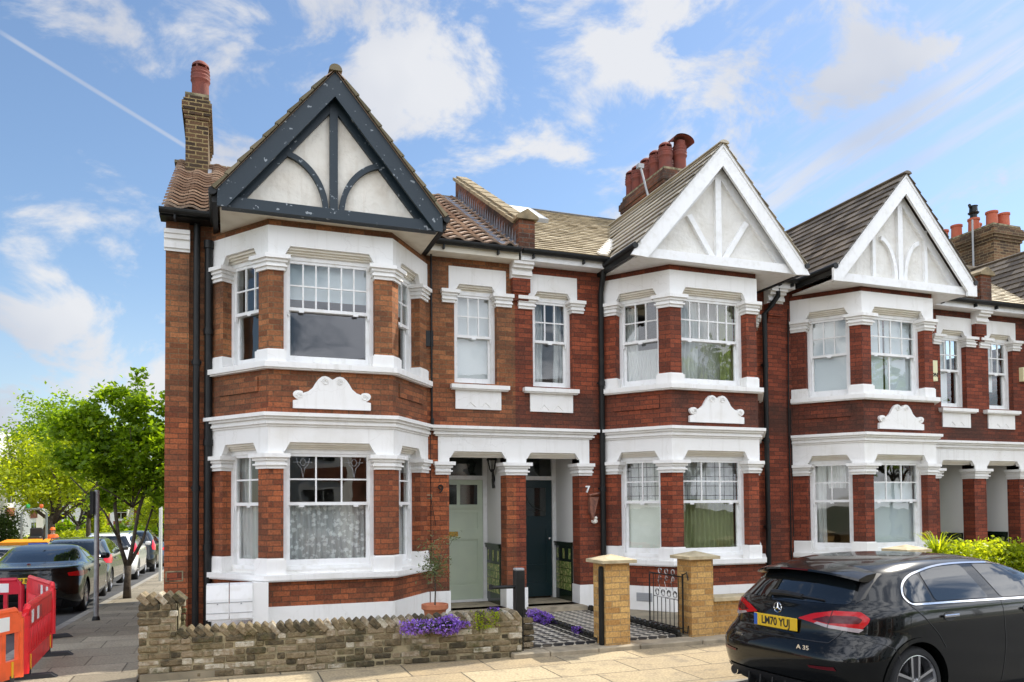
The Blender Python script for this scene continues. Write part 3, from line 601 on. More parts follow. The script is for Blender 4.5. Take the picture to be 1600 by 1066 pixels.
def main_roof(parent, x0, x1, tm, tw, course, wave=0, thick=.014, clip=None, stag=.5, jit=.003, ragged=0):
    m = MB(); V = Vector((0, 1, SL)).normalized(); L = math.hypot(RIDGE_Y-EAVE_Y, RIDGE_Z-EAVE_Z)
    tiles(m, (x0, EAVE_Y-.04, EAVE_Z-.01), (1, 0, 0), V, x1-x0, L, course, tw, thick, wave, clip=clip, stag=stag, jit=jit, ragged=ragged)
    # underside board and the rear slope
    m.quad((x0, EAVE_Y, EAVE_Z-.02), (x1, EAVE_Y, EAVE_Z-.02), (x1, RIDGE_Y, RIDGE_Z-.02), (x0, RIDGE_Y, RIDGE_Z-.02), .3)
    m.quad((x0, RIDGE_Y, RIDGE_Z), (x1, RIDGE_Y, RIDGE_Z), (x1, 19.4, 6.0), (x0, 19.4, 6.0), .4)
    r = m.build('roof', tm, parent)
    return r
def ridge(parent, x0, x1, mt, rad=.09):
    m = MB(); n = int((x1-x0)/.42)
    for i in range(n):
        a = x0+(x1-x0)*i/n; b = x0+(x1-x0)*(i+1)/n-.008
        prof = [(RIDGE_Y+rad*1.3*math.cos(t), RIDGE_Z-.02+rad*math.sin(t)) for t in np.linspace(0, math.pi, 8)]
        m.prismX(prof, a, b, random.random())
    m.build('ridge_tiles', mt, parent)
def make_gable(house, c, yg, hw, apex, foot, style, wood, infill, tm, vm, courseg, twg, tip=(0, 0)):
    """gable over a bay. hw: half width at the feet, apex/foot: outer heights"""
    slope = (apex-foot)/hw; th = math.atan(slope); bw = .225 if style == 'navy' else .25
    vz = bw/math.cos(th)                    # vertical height of the board
    zb0 = 5.74                              # bottom of tie beam
    # bargeboards: two, front face at yg
    for sg in (-1, 1):
        m = MB(); X = lambda x: c+sg*x
        if style == 'navy': poly = [(0, apex), (hw, foot), (hw+.005, foot-.235), (hw-.11, foot-.235), (0, apex-vz)]
        elif style == 'cream': poly = [(0, apex), (hw-.02, foot+.025), (hw+.12, foot-.20), (hw-.17, foot-.22), (0, apex-vz)]
        else: poly = [(0, apex), (hw-.02, foot+.02), (hw+.0, foot-.02), (hw+.08, foot-.02), (hw+.08, foot-.33), (hw-.15, foot-.33), (hw-.15, foot-.20), (hw-.15, apex-vz-(hw-.15)*slope), (0, apex-vz)]
        if style == 'square': poly = [(0, apex), (hw-.02, foot+.02), (hw+.10, foot-.02), (hw+.10, foot-.31), (hw-.13, foot-.31), (hw-.13, apex-vz-(hw-.13)*slope), (0, apex-vz)]
        m.prismY([(X(x), z) for x, z in poly], yg, yg+.045)
        if style != 'navy':    # a small bead proud of the board
            m.prismY([(X(0), apex-.01), (X(hw-.03), foot+.025), (X(hw-.03), foot-.03), (X(0), apex-.07)], yg-.012, yg-.0005)
        m.build('bargeboard', wood, house)
    yi = yg+.17
    iz = lambda x: apex-vz*.55-abs(x)*slope   # upper limit of infill at |x|
    m = MB(); m.prismY([(c-hw+.12, zb0+.10), (c+hw-.12, zb0+.10), (c, apex-.2)], yi+.045, yi+.09); gp = m.build('gable_panel', infill, house)
    m = MB(); bh = .145 if style == 'navy' else .15
    m.prismY([(c-hw+.05, zb0), (c+hw-.05, zb0), (c+hw-.05-.10, zb0+bh), (c-hw+.05+.10, zb0+bh)], yi-.10, yi+.045); m.build('tie_beam', wood, gp)
    zb = zb0+bh
    m = MB(); m.box(c-.055, c+.055, yi-.02, yi+.045, zb, iz(0)); m.build('king_post', wood, gp)
    m = MB()   # inner rakes
    for sg in (-1, 1):
        ka = .8 if style == 'navy' else .7; kb = 1.30 if style == 'navy' else 1.28
        m.prismY([(c, apex-vz*ka), (c+sg*(apex-vz*ka-zb0-.02)/slope, zb0+.02), (c+sg*(apex-vz*kb-zb0-.02)/slope, zb0+.02), (c, apex-vz*kb)], yi-.012, yi+.045)
    m.build('inner_rake', wood, gp)
    for sg in (-1, 1):
        m = MB()
        if style == 'navy' or style == 'square':
            if style == 'navy': cx, cz, rx, rz = .78, zb-.02, .71, .80
            else: cx, cz, rx, rz = .50, zb+.02, .43, .78
            n = 16; tt = np.linspace(0, 1.35 if style == 'navy' else 1.45, n); wd = .075
            A = [(c+sg*(cx-rx*math.cos(t)), cz+rz*math.sin(t)) for t in tt]; B = [(c+sg*(cx-(rx-wd)*math.cos(t)), cz+(rz-wd)*math.sin(t)) for t in tt]
            keep = [i for i in range(n) if A[i][1] < iz(A[i][0]-c)+.05]
            for i, j in zip(keep, keep[1:]): m.prismY([A[i], A[j], B[j], B[i]], yi-.015, yi+.045)
            m.build('curved_brace', wood, gp)
            if style == 'square':
                m = MB(); m.box(c+sg*.62-.035, c+sg*.62+.035, yi-.01, yi+.045, zb, iz(.6)-.05); m.build('side_post', wood, gp)
        else:
            m.prismY([(c+sg*.06, zb), (c+sg*.17, zb), (c+sg*.60, zb+.64), (c+sg*.52, zb+.68)], yi-.015, yi+.045); m.build('brace', wood, gp)
    # soffit box
    m = MB(); m.box(c-hw+.03, c+hw-.03, yi-.098, YW, zb0+.015, zb0+.05); m.build('soffit', MT['soffit'] if style == 'navy' else MT['white'], house)
    # inner lining of the verge overhang
    m = MB()
    for sg in (-1, 1): m.prismY([(c, apex-.03), (c+sg*hw, foot-.03), (c+sg*hw, foot-.06), (c, apex-.06)], yg+.046, yi+.05)
    m.build('verge_lining', MT['soffit'] if style == 'navy' else MT['white'], house)
    # roof slopes: courses run from the front back towards the main roof
    for sg in (-1, 1):
        m = MB(); ang = math.atan2(apex-foot, hw); L = math.hypot(apex-foot, hw)+.06
        yback = EAVE_Y+(apex-EAVE_Z)/SL+.1; W_ = yback-(yg-.03)
        V = Vector((-sg*math.cos(ang), 0, math.sin(ang))); E0 = Vector((c+sg*(hw+.03), 0, foot-.035))
        if sg < 0: O = Vector((E0.x, yback, E0.z)); U = Vector((0, -1, 0))
        else: O = Vector((E0.x, yg-.03, E0.z)); U = Vector((0, 1, 0))
        def clip(u, v, O=O, U=U, V=V):
            p = O+U*u+V*v; return p.z > EAVE_Z+(p.y-EAVE_Y)*SL-.15 or p.y < EAVE_Y+.1
        tiles(m, O, U, V, W_, L, courseg, twg, .013, 0, clip=clip)
        q = O+U*W_; t1 = O+V*L; t2 = q+V*L; n_ = U.cross(V).normalized()*-.006
        m.quad(tuple(O+n_), tuple(q+n_), tuple(t2+n_), tuple(t1+n_), .3)
        rf = m.build('gable_roof', tm, house)
        if vm:
            m = MB(); k = int(L/courseg*1.0)
            for i in range(k):
                a = i*courseg; p0 = E0+V*a; p1 = E0+V*(a+courseg*1.05); N = Vector((sg*math.sin(ang), 0, math.cos(ang)))
                lift = .055
                m.prismY([((p0+N*.005).x, (p0+N*.005).z), ((p0+N*lift).x, (p0+N*lift).z), ((p1+N*(lift-.025)).x, (p1+N*(lift-.025)).z), ((p1+N*.005).x, (p1+N*.005).z)], yg-.05, yg+.16, random.random())
            m.build('verge_tiles', vm, rf)
    m = MB(); m.prismY([(c+.075*math.cos(t)*1.2, apex-.02+(.09 if vm else .05)*math.sin(t)) for t in np.linspace(0, math.pi, 8)], yg-.055, EAVE_Y+(apex-EAVE_Z)/SL+.1, .4); m.build('ridge_capping', vm or tm, house)
    # gutters of the gable roof
    for sg in (-1, 1):
        m = MB(); x = c+sg*(hw+.06); z = foot-.05
        m.tube([(x, yg-.02, z), (x, EAVE_Y+.05, z-.01)], .052, 10); m.box(x-.01-(.05 if sg > 0 else 0), x+.01+(.05 if sg < 0 else 0), yg+.05, YW, z-.13, z-.02); m.build('gable_gutter', MT['black'], house)

def gutter(house, x0, x1, fascia='white'):
    m = MB(); n = 8; y = EAVE_Y-.10; z = EAVE_Z-.02
    prof = [(y+.06*math.cos(t), z+.06*math.sin(t)) for t in np.linspace(math.pi, 2*math.pi, 9)]; prof += [(y+.06, z+.012), (y-.06, z+.012)]
    m.prismX(prof, x0, x1)
    for i in range(int((x1-x0)/.9)+1): xx = x0+.2+i*.9; m.box(xx-.012, xx+.012, y-.01, y+.15, z-.12, z-.055) if xx < x1 else None
    m.build('gutter', MT['black'], house)
    fd = .09 if fascia == 'black' else .17; m = MB(); m.box(x0, x1, EAVE_Y-.035, EAVE_Y, EAVE_Z-fd, EAVE_Z-.005); m.box(x0, x1, EAVE_Y, YW, EAVE_Z-fd, EAVE_Z-fd+.02); m.build('fascia', MT[fascia], house)
def downpipe(house, x, y, z0, z1, r=.042, mt='black', joints=(2.1, 3.9), swan=None, name='downpipe'):
    m = MB(); pts = [(x, y, z0), (x, y, z1)]
    if swan: pts = [(x, y, z0), (x, y, z1), (x+swan[0]*.5, y+swan[1]*.4, z1+.14), (x+swan[0], y+swan[1], z1+.33), (x+swan[0], y+swan[1], z1+.47)]
    m.tube(pts, r, 12)
    for z in joints: m.tube([(x, y, z-.05), (x, y, z+.03)], r+.012, 12); m.box(x-.07, x+.07, y+.02, y+.05, z-.02, z+.01)
    return m.build(name, MT[mt], house, smooth=40)
def chimney(house, x0, x1, y0, y1, zb, zt, mt, corb=.05):
    m = MB(); zc = zt-.42
    m.box(x0, x1, y0, y1, zb, zc)
    for i, (e, a, b) in enumerate(((corb*.4, 0, .075), (corb*.8, .075, .15), (corb*1.2, .15, .30), (corb*.7, .30, .36), (corb*.2, .36, .42))): m.box(x0-e, x1+e, y0-e, y1+e, zc+a, zc+b-.001)
    c = m.build('chimney', mt, house)
    m = MB(); m.prism([(x0-.01, y0-.01), (x1+.01, y0-.01), (x1+.01, y1+.01), (x0-.01, y1+.01)], zt, zt+.05); m.build('flaunching', MT['mortarb'], c)
    return c
def pot(ch, x, y, z, h=.6, r=.13, style='louvre', mt='terracotta'):
    m = MB()
    if style == 'plain': m.lathe([(r*1.0, z), (r*.92, z+h*.1), (r*.86, z+h*.85), (r*1.0, z+h*.88), (r*1.0, z+h), (r*.82, z+h), (r*.78, z+h*.8)], x, y, 18)
    else:
        m.lathe([(r*1.0, z), (r*.95, z+h*.45), (r*.98, z+h*.50), (r*1.12, z+h*.56), (r*1.06, z+h*.60), (r*1.12, z+h*.66), (r*1.02, z+h*.70), (r*1.10, z+h*.75), (r*1.0, z+h*.78), (r*1.06, z+h*.84), (r*.9, z+h*.86)], x, y, 18)
        if style == 'louvre':
            for k in range(5): a = k*2*math.pi/5+.5; m.box(x+r*.85*math.cos(a)-.015, x+r*.85*math.cos(a)+.015, y+r*.85*math.sin(a)-.015, y+r*.85*math.sin(a)+.015, z+h*.84, z+h*.93)
            m.lathe([(r*1.0, z+h*.92), (r*.95, z+h*.97), (r*.6, z+h*1.04), (.001, z+h*1.07)], x, y, 18)
        elif style == 'cowl':
            m.lathe([(r*.9, z+h*.86), (r*.85, z+h*1.0)], x, y, 18)
            k0 = len(m.v); n = 14; A = []
            for q, yy in enumerate((-r*1.35, r*1.35)):
                for i in range(n): t = math.pi*i/(n-1); A.append((x-1.75*r*math.cos(t), y+yy, z+h*.93+r*1.05*math.sin(t)))
            m._add(A, [(i, i+1, n+i+1, n+i) for i in range(n-1)]); m._add([(a, b, c-.02) for a, b, c in A], [(n+i, n+i+1, i+1, i) for i in range(n-1)])
    return m.build('chimney_pot', MT[mt], ch, smooth=35)

# ------------------------------------------------------------------ houses
def hall(house, pa, m, brick, dress, brk=True):
    """party-line half of a front: hall window, porch opening, door recess. m=-1 lies left of the axis pa"""
    X = lambda a: pa+m*a
    rng_ = lambda a, b: (min(X(a), X(b)), max(X(a), X(b)))
    cp = MB(); st = MB(); hd = MB(); co = MB(); sl = MB(); ap = MB(); pb = MB()
    def bx(mb, a, b, out, z0, z1, inn=.0): x0, x1 = rng_(a, b); mb.box(x0, x1, YW-out, YW+inn, z0, z1)
    # hall window surround
    for (a, b) in ((.064, .317), (1.04, 1.24)):
        for (o, p, q) in CAPS: bx(cp, a-(o if a > .5 else o*.3), b+(o if a < .5 else o*.3), o+.012, 5.08+p, 5.08+q, .2)
    bx(st, .155, 1.13, .012, 5.40, 5.68, .2)
    bx(st, .155, .317, .012, 5.285, 5.40, .2); bx(st, 1.04, 1.13, .012, 5.285, 5.40, .2)
    x0, x1 = rng_(.317, 1.04); M = Matrix.Translation((x0, YW-.012, 0)); head_steps(st, hd, M, x1-x0, 5.285, 5.40, .17)
    window(house, Matrix.Translation((x0, YW+.11, 0)), x1-x0, 3.82, 4.58, 5.318, **dress)
    bx(sl, .13, 1.115, .11, 3.70, 3.765, .16); bx(sl, .15, 1.095, .085, 3.68, 3.70, 0)
    bx(ap, .255, 1.03, .025, 3.375, 3.68)
    # swags scratched in the apron
    y = YW-.027
    cxx = X(.64)
    for k, (a, b) in enumerate(((-.2, -.05), (.05, .2))): ap.tube([(cxx+a, y, 3.42), (cxx+(a+b)/2-.02, y, 3.49), (cxx+(a+b)/2+.02, y, 3.46), (cxx+b, y, 3.41)], .007, 4)
    # porch
    for (a, b, ins) in ((0, .172, 0), (1.14, 1.36, 0)):
        for (o, p, q) in CAPS: bx(cp, a-(o if a > .5 else 0), b+(o if a < .5 else o*.4), o+.02, 2.315+p, 2.315+q, WT)
        bx(st, a, b if a < .5 else 1.32, .03, 2.52, 2.69, WT)
    bx(st, 0, 1.32, .03, 2.69, 2.93, WT-.01)
    x0, x1 = rng_(.172, 1.14); head_steps(st, hd, Matrix.Translation((x0, YW-.03, 0)), x1-x0, 2.585, 2.69, WT+.0)
    for (o, a, b) in ((.05, 2.93, 2.955), (.08, 2.955, 2.98), (.065, 2.98, 3.01), (.105, 3.01, 3.045), (.15, 3.045, 3.092)): bx(co, 0, 1.32+o, o, a, b)
    for (a, b) in ((0, .172), (1.14, 1.45)): bx(pb, a-(.015 if a > .5 else 0), b+(.015 if a < .5 else 0), .022, -.05, .47, WT+.012)
    st.split('frieze', MT['stone'], house); cp.split('pier_cap', MT['stone'], house); hd.split('hood_moulding', MT['hood'], house)
    co.split('cornice', MT['stone'], house); sl.split('window_sill', MT['stone'], house); ap.split('sill_apron', MT['stone'], house); pb.split('pier_base', MT['stone'], house)
    # porch lining
    x0, x1 = rng_(.172, 1.14); y0, y1 = YW+WT+.004, 13.14
    l = MB(); l.box(x0-.06, x0-.004, y0, y1, .1, 2.75); l.box(x1+.004, x1+.06, y0, y1, .1, 2.75); l.box(x0-.06, x1+.06, y0, y1, 2.75, 2.8)
    l.box(x0-.03, x1+.03, 13.141, 13.2, 2.62, 2.8); l.build('porch_lining', MT['plaster'], house)
    d = MB()
    for xx, s in ((x0-.004, 1), (x1+.004, -1)):
        a, b = sorted((xx, xx+s*.018)); d.box(a, b, y0+.01, y1-.09, .12, 1.16); a, b = sorted((xx, xx+s*.045)); d.box(a, b, y0+.01, y1-.09, 1.10, 1.15); a, b = sorted((xx, xx+s*.06)); d.box(a, b, y0+.01, y1-.09, 1.15, 1.175)
    dd = d.split('tiled_dado', MT['dkgreen'], house)
    for xx, s in ((x0-.004, 1), (x1+.004, -1)):
        g = MB(); a, b = sorted((xx+s*.0185, xx+s*.024)); ys = np.linspace(y0+.05, y1-.14, 6)
        for i in range(5):
            z = .34
            while z < .80: g.box(a, b, ys[i]+.008, ys[i+1]-.008, z, z+.115); z += .125
            if i % 2 == 0: g.box(a, b, ys[i]+.03, ys[i+1]-.03, .88, 1.06)
        g.build('relief_tiles', MT['gtile'], dd)

    s = MB(); s.box(x0-.004, x1+.004, YW-.28, y1+.1, .0, .155); s.build('doorstep', MT['stonestep'], house)
def door(house, x0, x1, style):
    y = 13.05; f = MB(); z0 = .16
    f.box(x0, x0+.075, y-.03, y+.09, z0, 2.745); f.box(x1-.075, x1, y-.03, y+.09, z0, 2.745); f.box(x0+.075, x1-.075, y-.035, y+.09, 2.275, 2.345); f.box(x0+.075, x1-.075, y-.03, y+.09, 2.66, 2.745)
    fo = f.build('door_frame', MT['white'], house)
    g = MB(); g.box(x0+.075, x1-.075, y+.02, y+.03, 2.345, 2.66); g.build('fanlight', MT['dglass'], fo)
    a, b = x0+.078, x1-.078; d = MB(); mt = MT['green_door'] if style == 'green' else MT['navy_door']
    zt = 2.272; zb = z0+.03
    d.box(a, b, y+.015, y+.05, zb, zt)
    if style == 'green':
        st_ = .095
        d.box(a, a+st_, y, y+.015, zb, zt); d.box(b-st_, b, y, y+.015, zb, zt)
        for (p, q) in ((zb, zb+.25), (1.23, 1.42), (1.70, 1.84), (2.19, zt)): d.box(a+st_, b-st_, y, y+.015, p, q)
        cx = a+(b-a)*.46; d.box(cx-.03, cx+.03, y, y+.015, 1.84, 2.19)
        d.box(a+.02, b-.02, y-.035, y, 1.79, 1.815); d.box(a+.04, b-.04, y-.02, y, 1.765, 1.79)
        d.box(a+st_+.04, b-st_-.04, y+.008, y+.015, zb+.29, 1.19)
    else:
        st_ = .11; d.box(a, a+st_, y, y+.015, zb, zt); d.box(b-st_, b, y, y+.015, zb, zt)
        for (p, q) in ((zb, zb+.25), (.70, .76), (1.40, 1.62), (2.14, zt)): d.box(a+st_, b-st_, y, y+.015, p, q)
    do = d.build('front_door', mt, house)
    g = MB()
    if style == 'green': g.box(a+.096, cx-.031, y+.003, y+.014, 1.845, 2.185); g.box(cx+.031, b-.096, y+.003, y+.014, 1.845, 2.185)
    else: g.box(a+.112, b-.112, y+.004, y+.0145, 1.625, 2.135)
    g.build('door_glass', MT['dglass'], do)
    m = MB(); lx = a+(.06 if style == 'green' else .02)
    m.cbox(lx+.05, lx+.30, y-.012, y+.0, 1.29, 1.375, .004); m.box(lx+.08, lx+.27, y-.018, y-.012, 1.31, 1.35); m.build('letterbox', MT['brass'], do)
    if style != 'green':
        m = MB(); ex, ez = a+.22, 1.93
        prof = [(ex+.055*math.sin(t)*(1), ez+.13*math.cos(t)) for t in np.linspace(0, 2*math.pi, 16, endpoint=False)]
        m.prismY(prof, y-.002, y+.004); m.build('glass_medallion', mat('amber_obscured_glass', (.35, .36, .22), .2), do)
        m = MB(); m.tube([(a+.32, y-.001, 2.05), (a+.36, y-.001, 1.9), (a+.46, y-.001, 1.78), (b-.14, y-.001, 1.72)], .006, 4); m.tube([(a+.13, y-.001, 1.75), (a+.25, y-.001, 1.68), (a+.4, y-.001, 1.75), (a+.5, y-.001, 1.70)], .006, 4)
        m.build('lead_pattern', MT['leadline'], do)
        m = MB(); m.lathe([(.001, y-.035), (.022, y-.03), (.026, y-.01), (.02, y)], b-.05, 1.22, 14, ax='y'); m.build('door_lock', MT['chrome'], do)
        text('door_number', '7', .12, (a+.28, y-.002, 2.205), RXZ, MT['plastic'], do)
    else:
        m = MB(); m.box(x0, x1, y-.07, y-.03, z0, z0+.04); m.build('weatherboard', MT['white'], fo)
def interior(house, x0, x1):
    m = MB(); 
    m.box(x0+.15, x1-.15, 16.9, 17.0, .2, 5.9); m.box(x0+.15, x0+.2, YW+WT+.9, 16.9, .2, 5.9); m.box(x1-.2, x1-.15, YW+WT+.9, 16.9, .2, 5.9)
    m.box(x0+.15, x1-.15, YW-.7 if 0 else YW+WT+.001, 16.9, 3.22, 3.34)
    m.build('room_walls', MT['interior'], house)
    f = MB(); f.box(x0+.15, x1-.15, YW+WT+.87, 16.9, .15, .2); f.box(x0+.2, x1-.2, YW+WT+.001, 16.9, 3.341, 3.36); f.build('room_floors', MT['floorin'], house)

def bay_floors(house, c):
    P = bay_poly(c); q = offs(P, -.25)
    m = MB()
    for z in (.40, 3.20, 3.42, 5.62): m.prism(q, z, z+.06)
    m.build('bay_floor', MT['interior'], house)

dr = lambda *d, **k: (lambda w: dict(dress=[tuple(x(w) if callable(x) else x for x in t) for t in d], **k))
full = lambda w: w-.06
H = {}
# ---- house nine (corner house)
h9 = thing('terraced_house', 'corner brick house at the left with a blue-black timbered gable and pale green door', 'house', (1.8, YW, 0), group='terraced brick houses'); H[9] = h9
c9, PA1 = 1.35, 4.44
w = MB(); wall_holes(w, -.85, PA1, -.1, 5.93, YW, YW+WT, [(c9-1.3, c9+1.3, .95, 2.7), (c9-1.3, c9+1.3, 3.82, 5.4), (PA1-1.14, PA1-.172, .155, 2.7), (PA1-1.04, PA1-.317, 3.80, 5.402)])
w.box(-.85, -.54, YW-.07, YW-.001, -.1, 5.9)                         # corner pilaster
w.box(-.85, -.57, YW+WT, 19.3, -.6, 6.0); w.prismX([(YW+.02, 5.99), (RIDGE_Y, RIDGE_Z-.06), (19.2, 5.99)], -.85, -.58)
w.box(-.85, PA1, 19.02, 19.3, -.6, 6.0)
w.split('wall', MT['brick9'], h9)
sb = MB()
for (o, a, b) in ((.02, 5.46, 5.50), (.045, 5.50, 5.58), (.03, 5.58, 5.63), (.06, 5.63, 5.70), (.08, 5.70, 5.76)): sb.box(-.87, -.53, YW-.07-o, YW-.07, a, b)
sb.build('corner_bracket', MT['stone'], h9)
make_bay(h9, c9, MT['brick9'], dict(pl=.20, pr=.25,
    L2=dr(('fold', 'curtw', -.24, .06, 3.88, 5.25, .11), top=(3, 2)), F2=dr(('flat', 'blindg', .06, full, 4.74, 5.3, .135), top=(6, 2)), R2=dr(('flat', 'blindg', .06, full, 4.74, 5.3, .135), top=(3, 2)),
    L1=dr(('fold', 'lace2', -.22, full, 1.0, 1.86, .105), ('fold', 'curtw', -.24, .24, 1.02, 2.62, .14), top=(2, 2)), F1=dr(('fold', 'lace', .06, full, 1.0, 1.86, .11), top=(3, 2), stained=True), R1=dr(('net', 'lace2', -.1, full, 1.0, 1.86, .11), top=(2, 2))))
bay_floors(h9, c9)
hall(h9, PA1, -1, MT['brick9'], dict(dress=[('flat', 'blind', .06, .66, 3.86, 5.28, .13)], top=(3, 2)))
door(h9, PA1-1.14, PA1-.172, 'green'); interior(h9, -.7, PA1)
make_gable(h9, c9, 10.66, 1.50, 7.77, 5.955, 'navy', MT['navy'], MT['render'], TILE9, VERGE9, .245, .33)
def clipA(cx, hw, apex):
    return lambda u, v, x0=0: True
main_roof(h9, -.89, 4.40, TILE9, .30, .24, wave=.045, thick=.022, stag=0, jit=.003)
ridge(h9, -.95, 4.4, VERGE9)
gutter(h9, -.92, -.2, 'black'); gutter(h9, 2.95, PA1-.02, 'soffit')
downpipe(h9, -.44, YW-.09, .0, 5.88, .045); 
m = MB(); m.tube([(-.28, YW-.06, .0), (-.28, YW-.06, 5.60)], .055, 12); m.tube([(-.28, YW-.06, 5.55), (-.28, YW-.06, 5.66)], .07, 12)
for z in (1.2, 2.7, 4.3): m.tube([(-.28, YW-.06, z), (-.28, YW-.06, z+.09)], .068, 12)
m.build('soil_pipe', MT['black'], h9, smooth=40)
for xx in (-.16, -.11): 
    m = MB(); m.tube([(xx, YW-.02, 3.8), (xx, YW-.02, 5.75)], .012, 6); m.build('cable', MT['black'], h9)
m = MB(); m.tube([(3.02, YW-.02, 3.12), (3.02, YW-.02, 5.70), (2.98, YW-.15, 5.95)], .016, 6); m.tube([(3.02, YW-.05, 3.08), (3.02, YW-.05, 3.20)], .03, 8); m.build('cable', MT['black'], h9)
m = MB(); m.tube([(3.0, YW-.012, .9), (3.0, YW-.012, 3.0)], .006, 5); m.tube([(3.08, YW-.012, 1.5), (3.0, YW-.012, 1.95)], .004, 5); m.build('cable', MT['black'], h9)
m = MB(); m.box(2.92, 3.05, YW-.02, YW-.001, 4.35, 4.60); m.build('vent_grille', MT['black'], h9)
for (xa, xb, za, zb) in ((2.78, 3.02, 1.93, 2.0), (2.8, 3.02, .60, .78), (-.83, -.6, .78, .93)):
    m = MB(); yy = YW-(.07 if xa < 0 else 0); m.box(xa, xb, yy-.006, yy-.001, za, zb); q = m.build('vent_surround', MT['mortarb'], h9); m = MB(); m.box(xa+.018, xb-.018, yy-.012, yy-.0065, za+.018, zb-.018); m.build('air_brick', MT['brick7'], q)
text('house_number', '9', .20, (3.16, YW-.012, 2.08), RXZ, MT['black'], h9, .01)
# meter cabinets under the bay sill
m = MB(); P9 = bay_poly(c9); yb = 10.86
m.prismX([(yb+.01, .80), (yb-.02, .62), (yb-.02, .36), (yb+.35, .36), (yb+.35, .80)], -.27, .005); m.prismX([(yb+.01, .80), (yb-.02, .62), (yb-.02, .36), (yb+.35, .36), (yb+.35, .80)], .015, .30)
m.box(-.25, .31, yb-.005, yb+.33, .34, .36)
mc = m.build('meter_cabinet', MT['white'], h9)
m = MB(); m.box(.302, .50, yb+.02, yb+.36, .0, .815); m.build('meter_cabinet_side', MT['stone'], h9)
for xa, xb in ((-.265, 0), (.02, .295)):
    m = MB(); m.box(xa, xb, yb-.026, yb-.019, .575, .582); m.box(xa, xb, yb-.026, yb-.019, .44, .445); m.box((xa+xb)/2-.008, (xa+xb)/2+.008, yb-.028, yb-.02, .55, .566); m.build('cabinet_seam', MT['plastic'], mc)
# porch lantern on a swan bracket
m = MB(); lx, ly = PA1-.215, 12.62
m.tube([(PA1-.185, ly, 2.12), (PA1-.20, ly, 2.2), (PA1-.19, ly, 2.27)], [.03, .022, .035], 8); m.tube([(PA1-.185, ly, 2.25), (PA1-.21, ly-.03, 2.36), (lx-.02, ly-.1, 2.42), (lx-.05, ly-.15, 2.40)], [.035, .022, .018, .014], 8)
lx -= .05; ly -= .15
m.lathe([(.02, 2.38), (.04, 2.41), (.035, 2.43)], lx, ly, 6); m.lathe([(.10, 2.585), (.085, 2.62), (.045, 2.67), (.02, 2.68), (.015, 2.71), (.001, 2.72)], lx, ly, 6)
for k in range(6): a = k*math.pi/3; m.tube([(lx+.04*math.cos(a), ly+.04*math.sin(a), 2.42), (lx+.08*math.cos(a), ly+.08*math.sin(a), 2.59)], .007, 4)
lt = m.build('porch_lantern', MT['black'], h9); m = MB(); m.lathe([(.036, 2.43), (.074, 2.585)], lx, ly, 6); m.build('lantern_glass', MT['glass'], lt)
ch = chimney(h9, -.73, -.36, 14.55, 16.2, 6.9, 9.05, MT['stock'], .05); pot(ch, -.50, 14.85, 9.07, .72, .15); pot(ch, -.50, 15.8, 9.07, .5, .13, 'plain')
m = MB(); m.prismX([(14.4, 7.35+.2), (16.2, 8.35), (16.2, 8.5), (14.5, 7.6+.15)], -.359, -.30); m.build('flashing', MT['lead'], h9)
# parapet between nine and seven
pw = MB(); pz = lambda y: EAVE_Z+(y-EAVE_Y)*SL
pw.prismX([(EAVE_Y+.0, 5.80), (EAVE_Y+.0, 6.52), (EAVE_Y+.25, 6.60), (RIDGE_Y+.1, pz(RIDGE_Y+.1)+.38), (RIDGE_Y+.1, 5.8)], PA1-.01, PA1+.27); pw.box(PA1-.02, PA1+.28, YW-.24, YW-.001, 5.55+.26, 5.93); pw.box(PA1-.01, PA1+.27, YW-.25, EAVE_Y-.001, 5.93, 6.48)
pwo = pw.build('parapet_wall', MT['stockred'], h9)
m = MB(); q0 = (EAVE_Y+.02, 6.56); 
for k in range(9):
    a = k/9; b = (k+1)/9; y0 = EAVE_Y+.15+(RIDGE_Y-EAVE_Y)*a; y1 = EAVE_Y+.15+(RIDGE_Y-EAVE_Y)*b-.01; z_ = lambda y: pz(y)+.40
    m.prismX([(y0, z_(y0)), (y1, z_(y1)), (y1, z_(y1)+.06), (y0, z_(y0)+.075)], PA1-.06, PA1+.32, random.random()); m.prismX([(y0, z_(y0)+.075), (y1, z_(y1)+.06), (y1, z_(y1)+.10), (y0, z_(y0)+.115)], PA1+.02, PA1+.24, random.random())
m.prismY([(PA1-.06, 6.49), (PA1+.32, 6.49), (PA1+.32, 6.54), (PA1+.13, 6.66), (PA1-.06, 6.54)], YW-.30, EAVE_Y+.16); m.build('coping', MT['copeA'], pwo)
m = MB(); k = 26
for i in range(k):
    y0 = EAVE_Y+.1+(RIDGE_Y-EAVE_Y-.2)*i/k; y1 = EAVE_Y+.1+(RIDGE_Y-EAVE_Y-.2)*(i+1)/k
    m._add([(PA1-.012, y0, pz(y0)+.05), (PA1-.012, y1, pz(y1)+.05), (PA1-.012, (y0+y1)/2-.02, pz(y0)+.32)], [(0, 1, 2)]); m._add([(PA1-.016, y0, pz(y0)+.05), (PA1-.016, y1, pz(y1)+.05), (PA1-.012, (y0+y1)/2-.02, pz(y0)+.32)], [(2, 1, 0)])
m.prismX([(EAVE_Y, pz(EAVE_Y)+.055), (RIDGE_Y, pz(RIDGE_Y)+.055), (RIDGE_Y, pz(RIDGE_Y)+.085), (EAVE_Y, pz(EAVE_Y)+.085)], PA1-.46, PA1-.018)
m.build('lead_flashing', MT['lead'], h9)
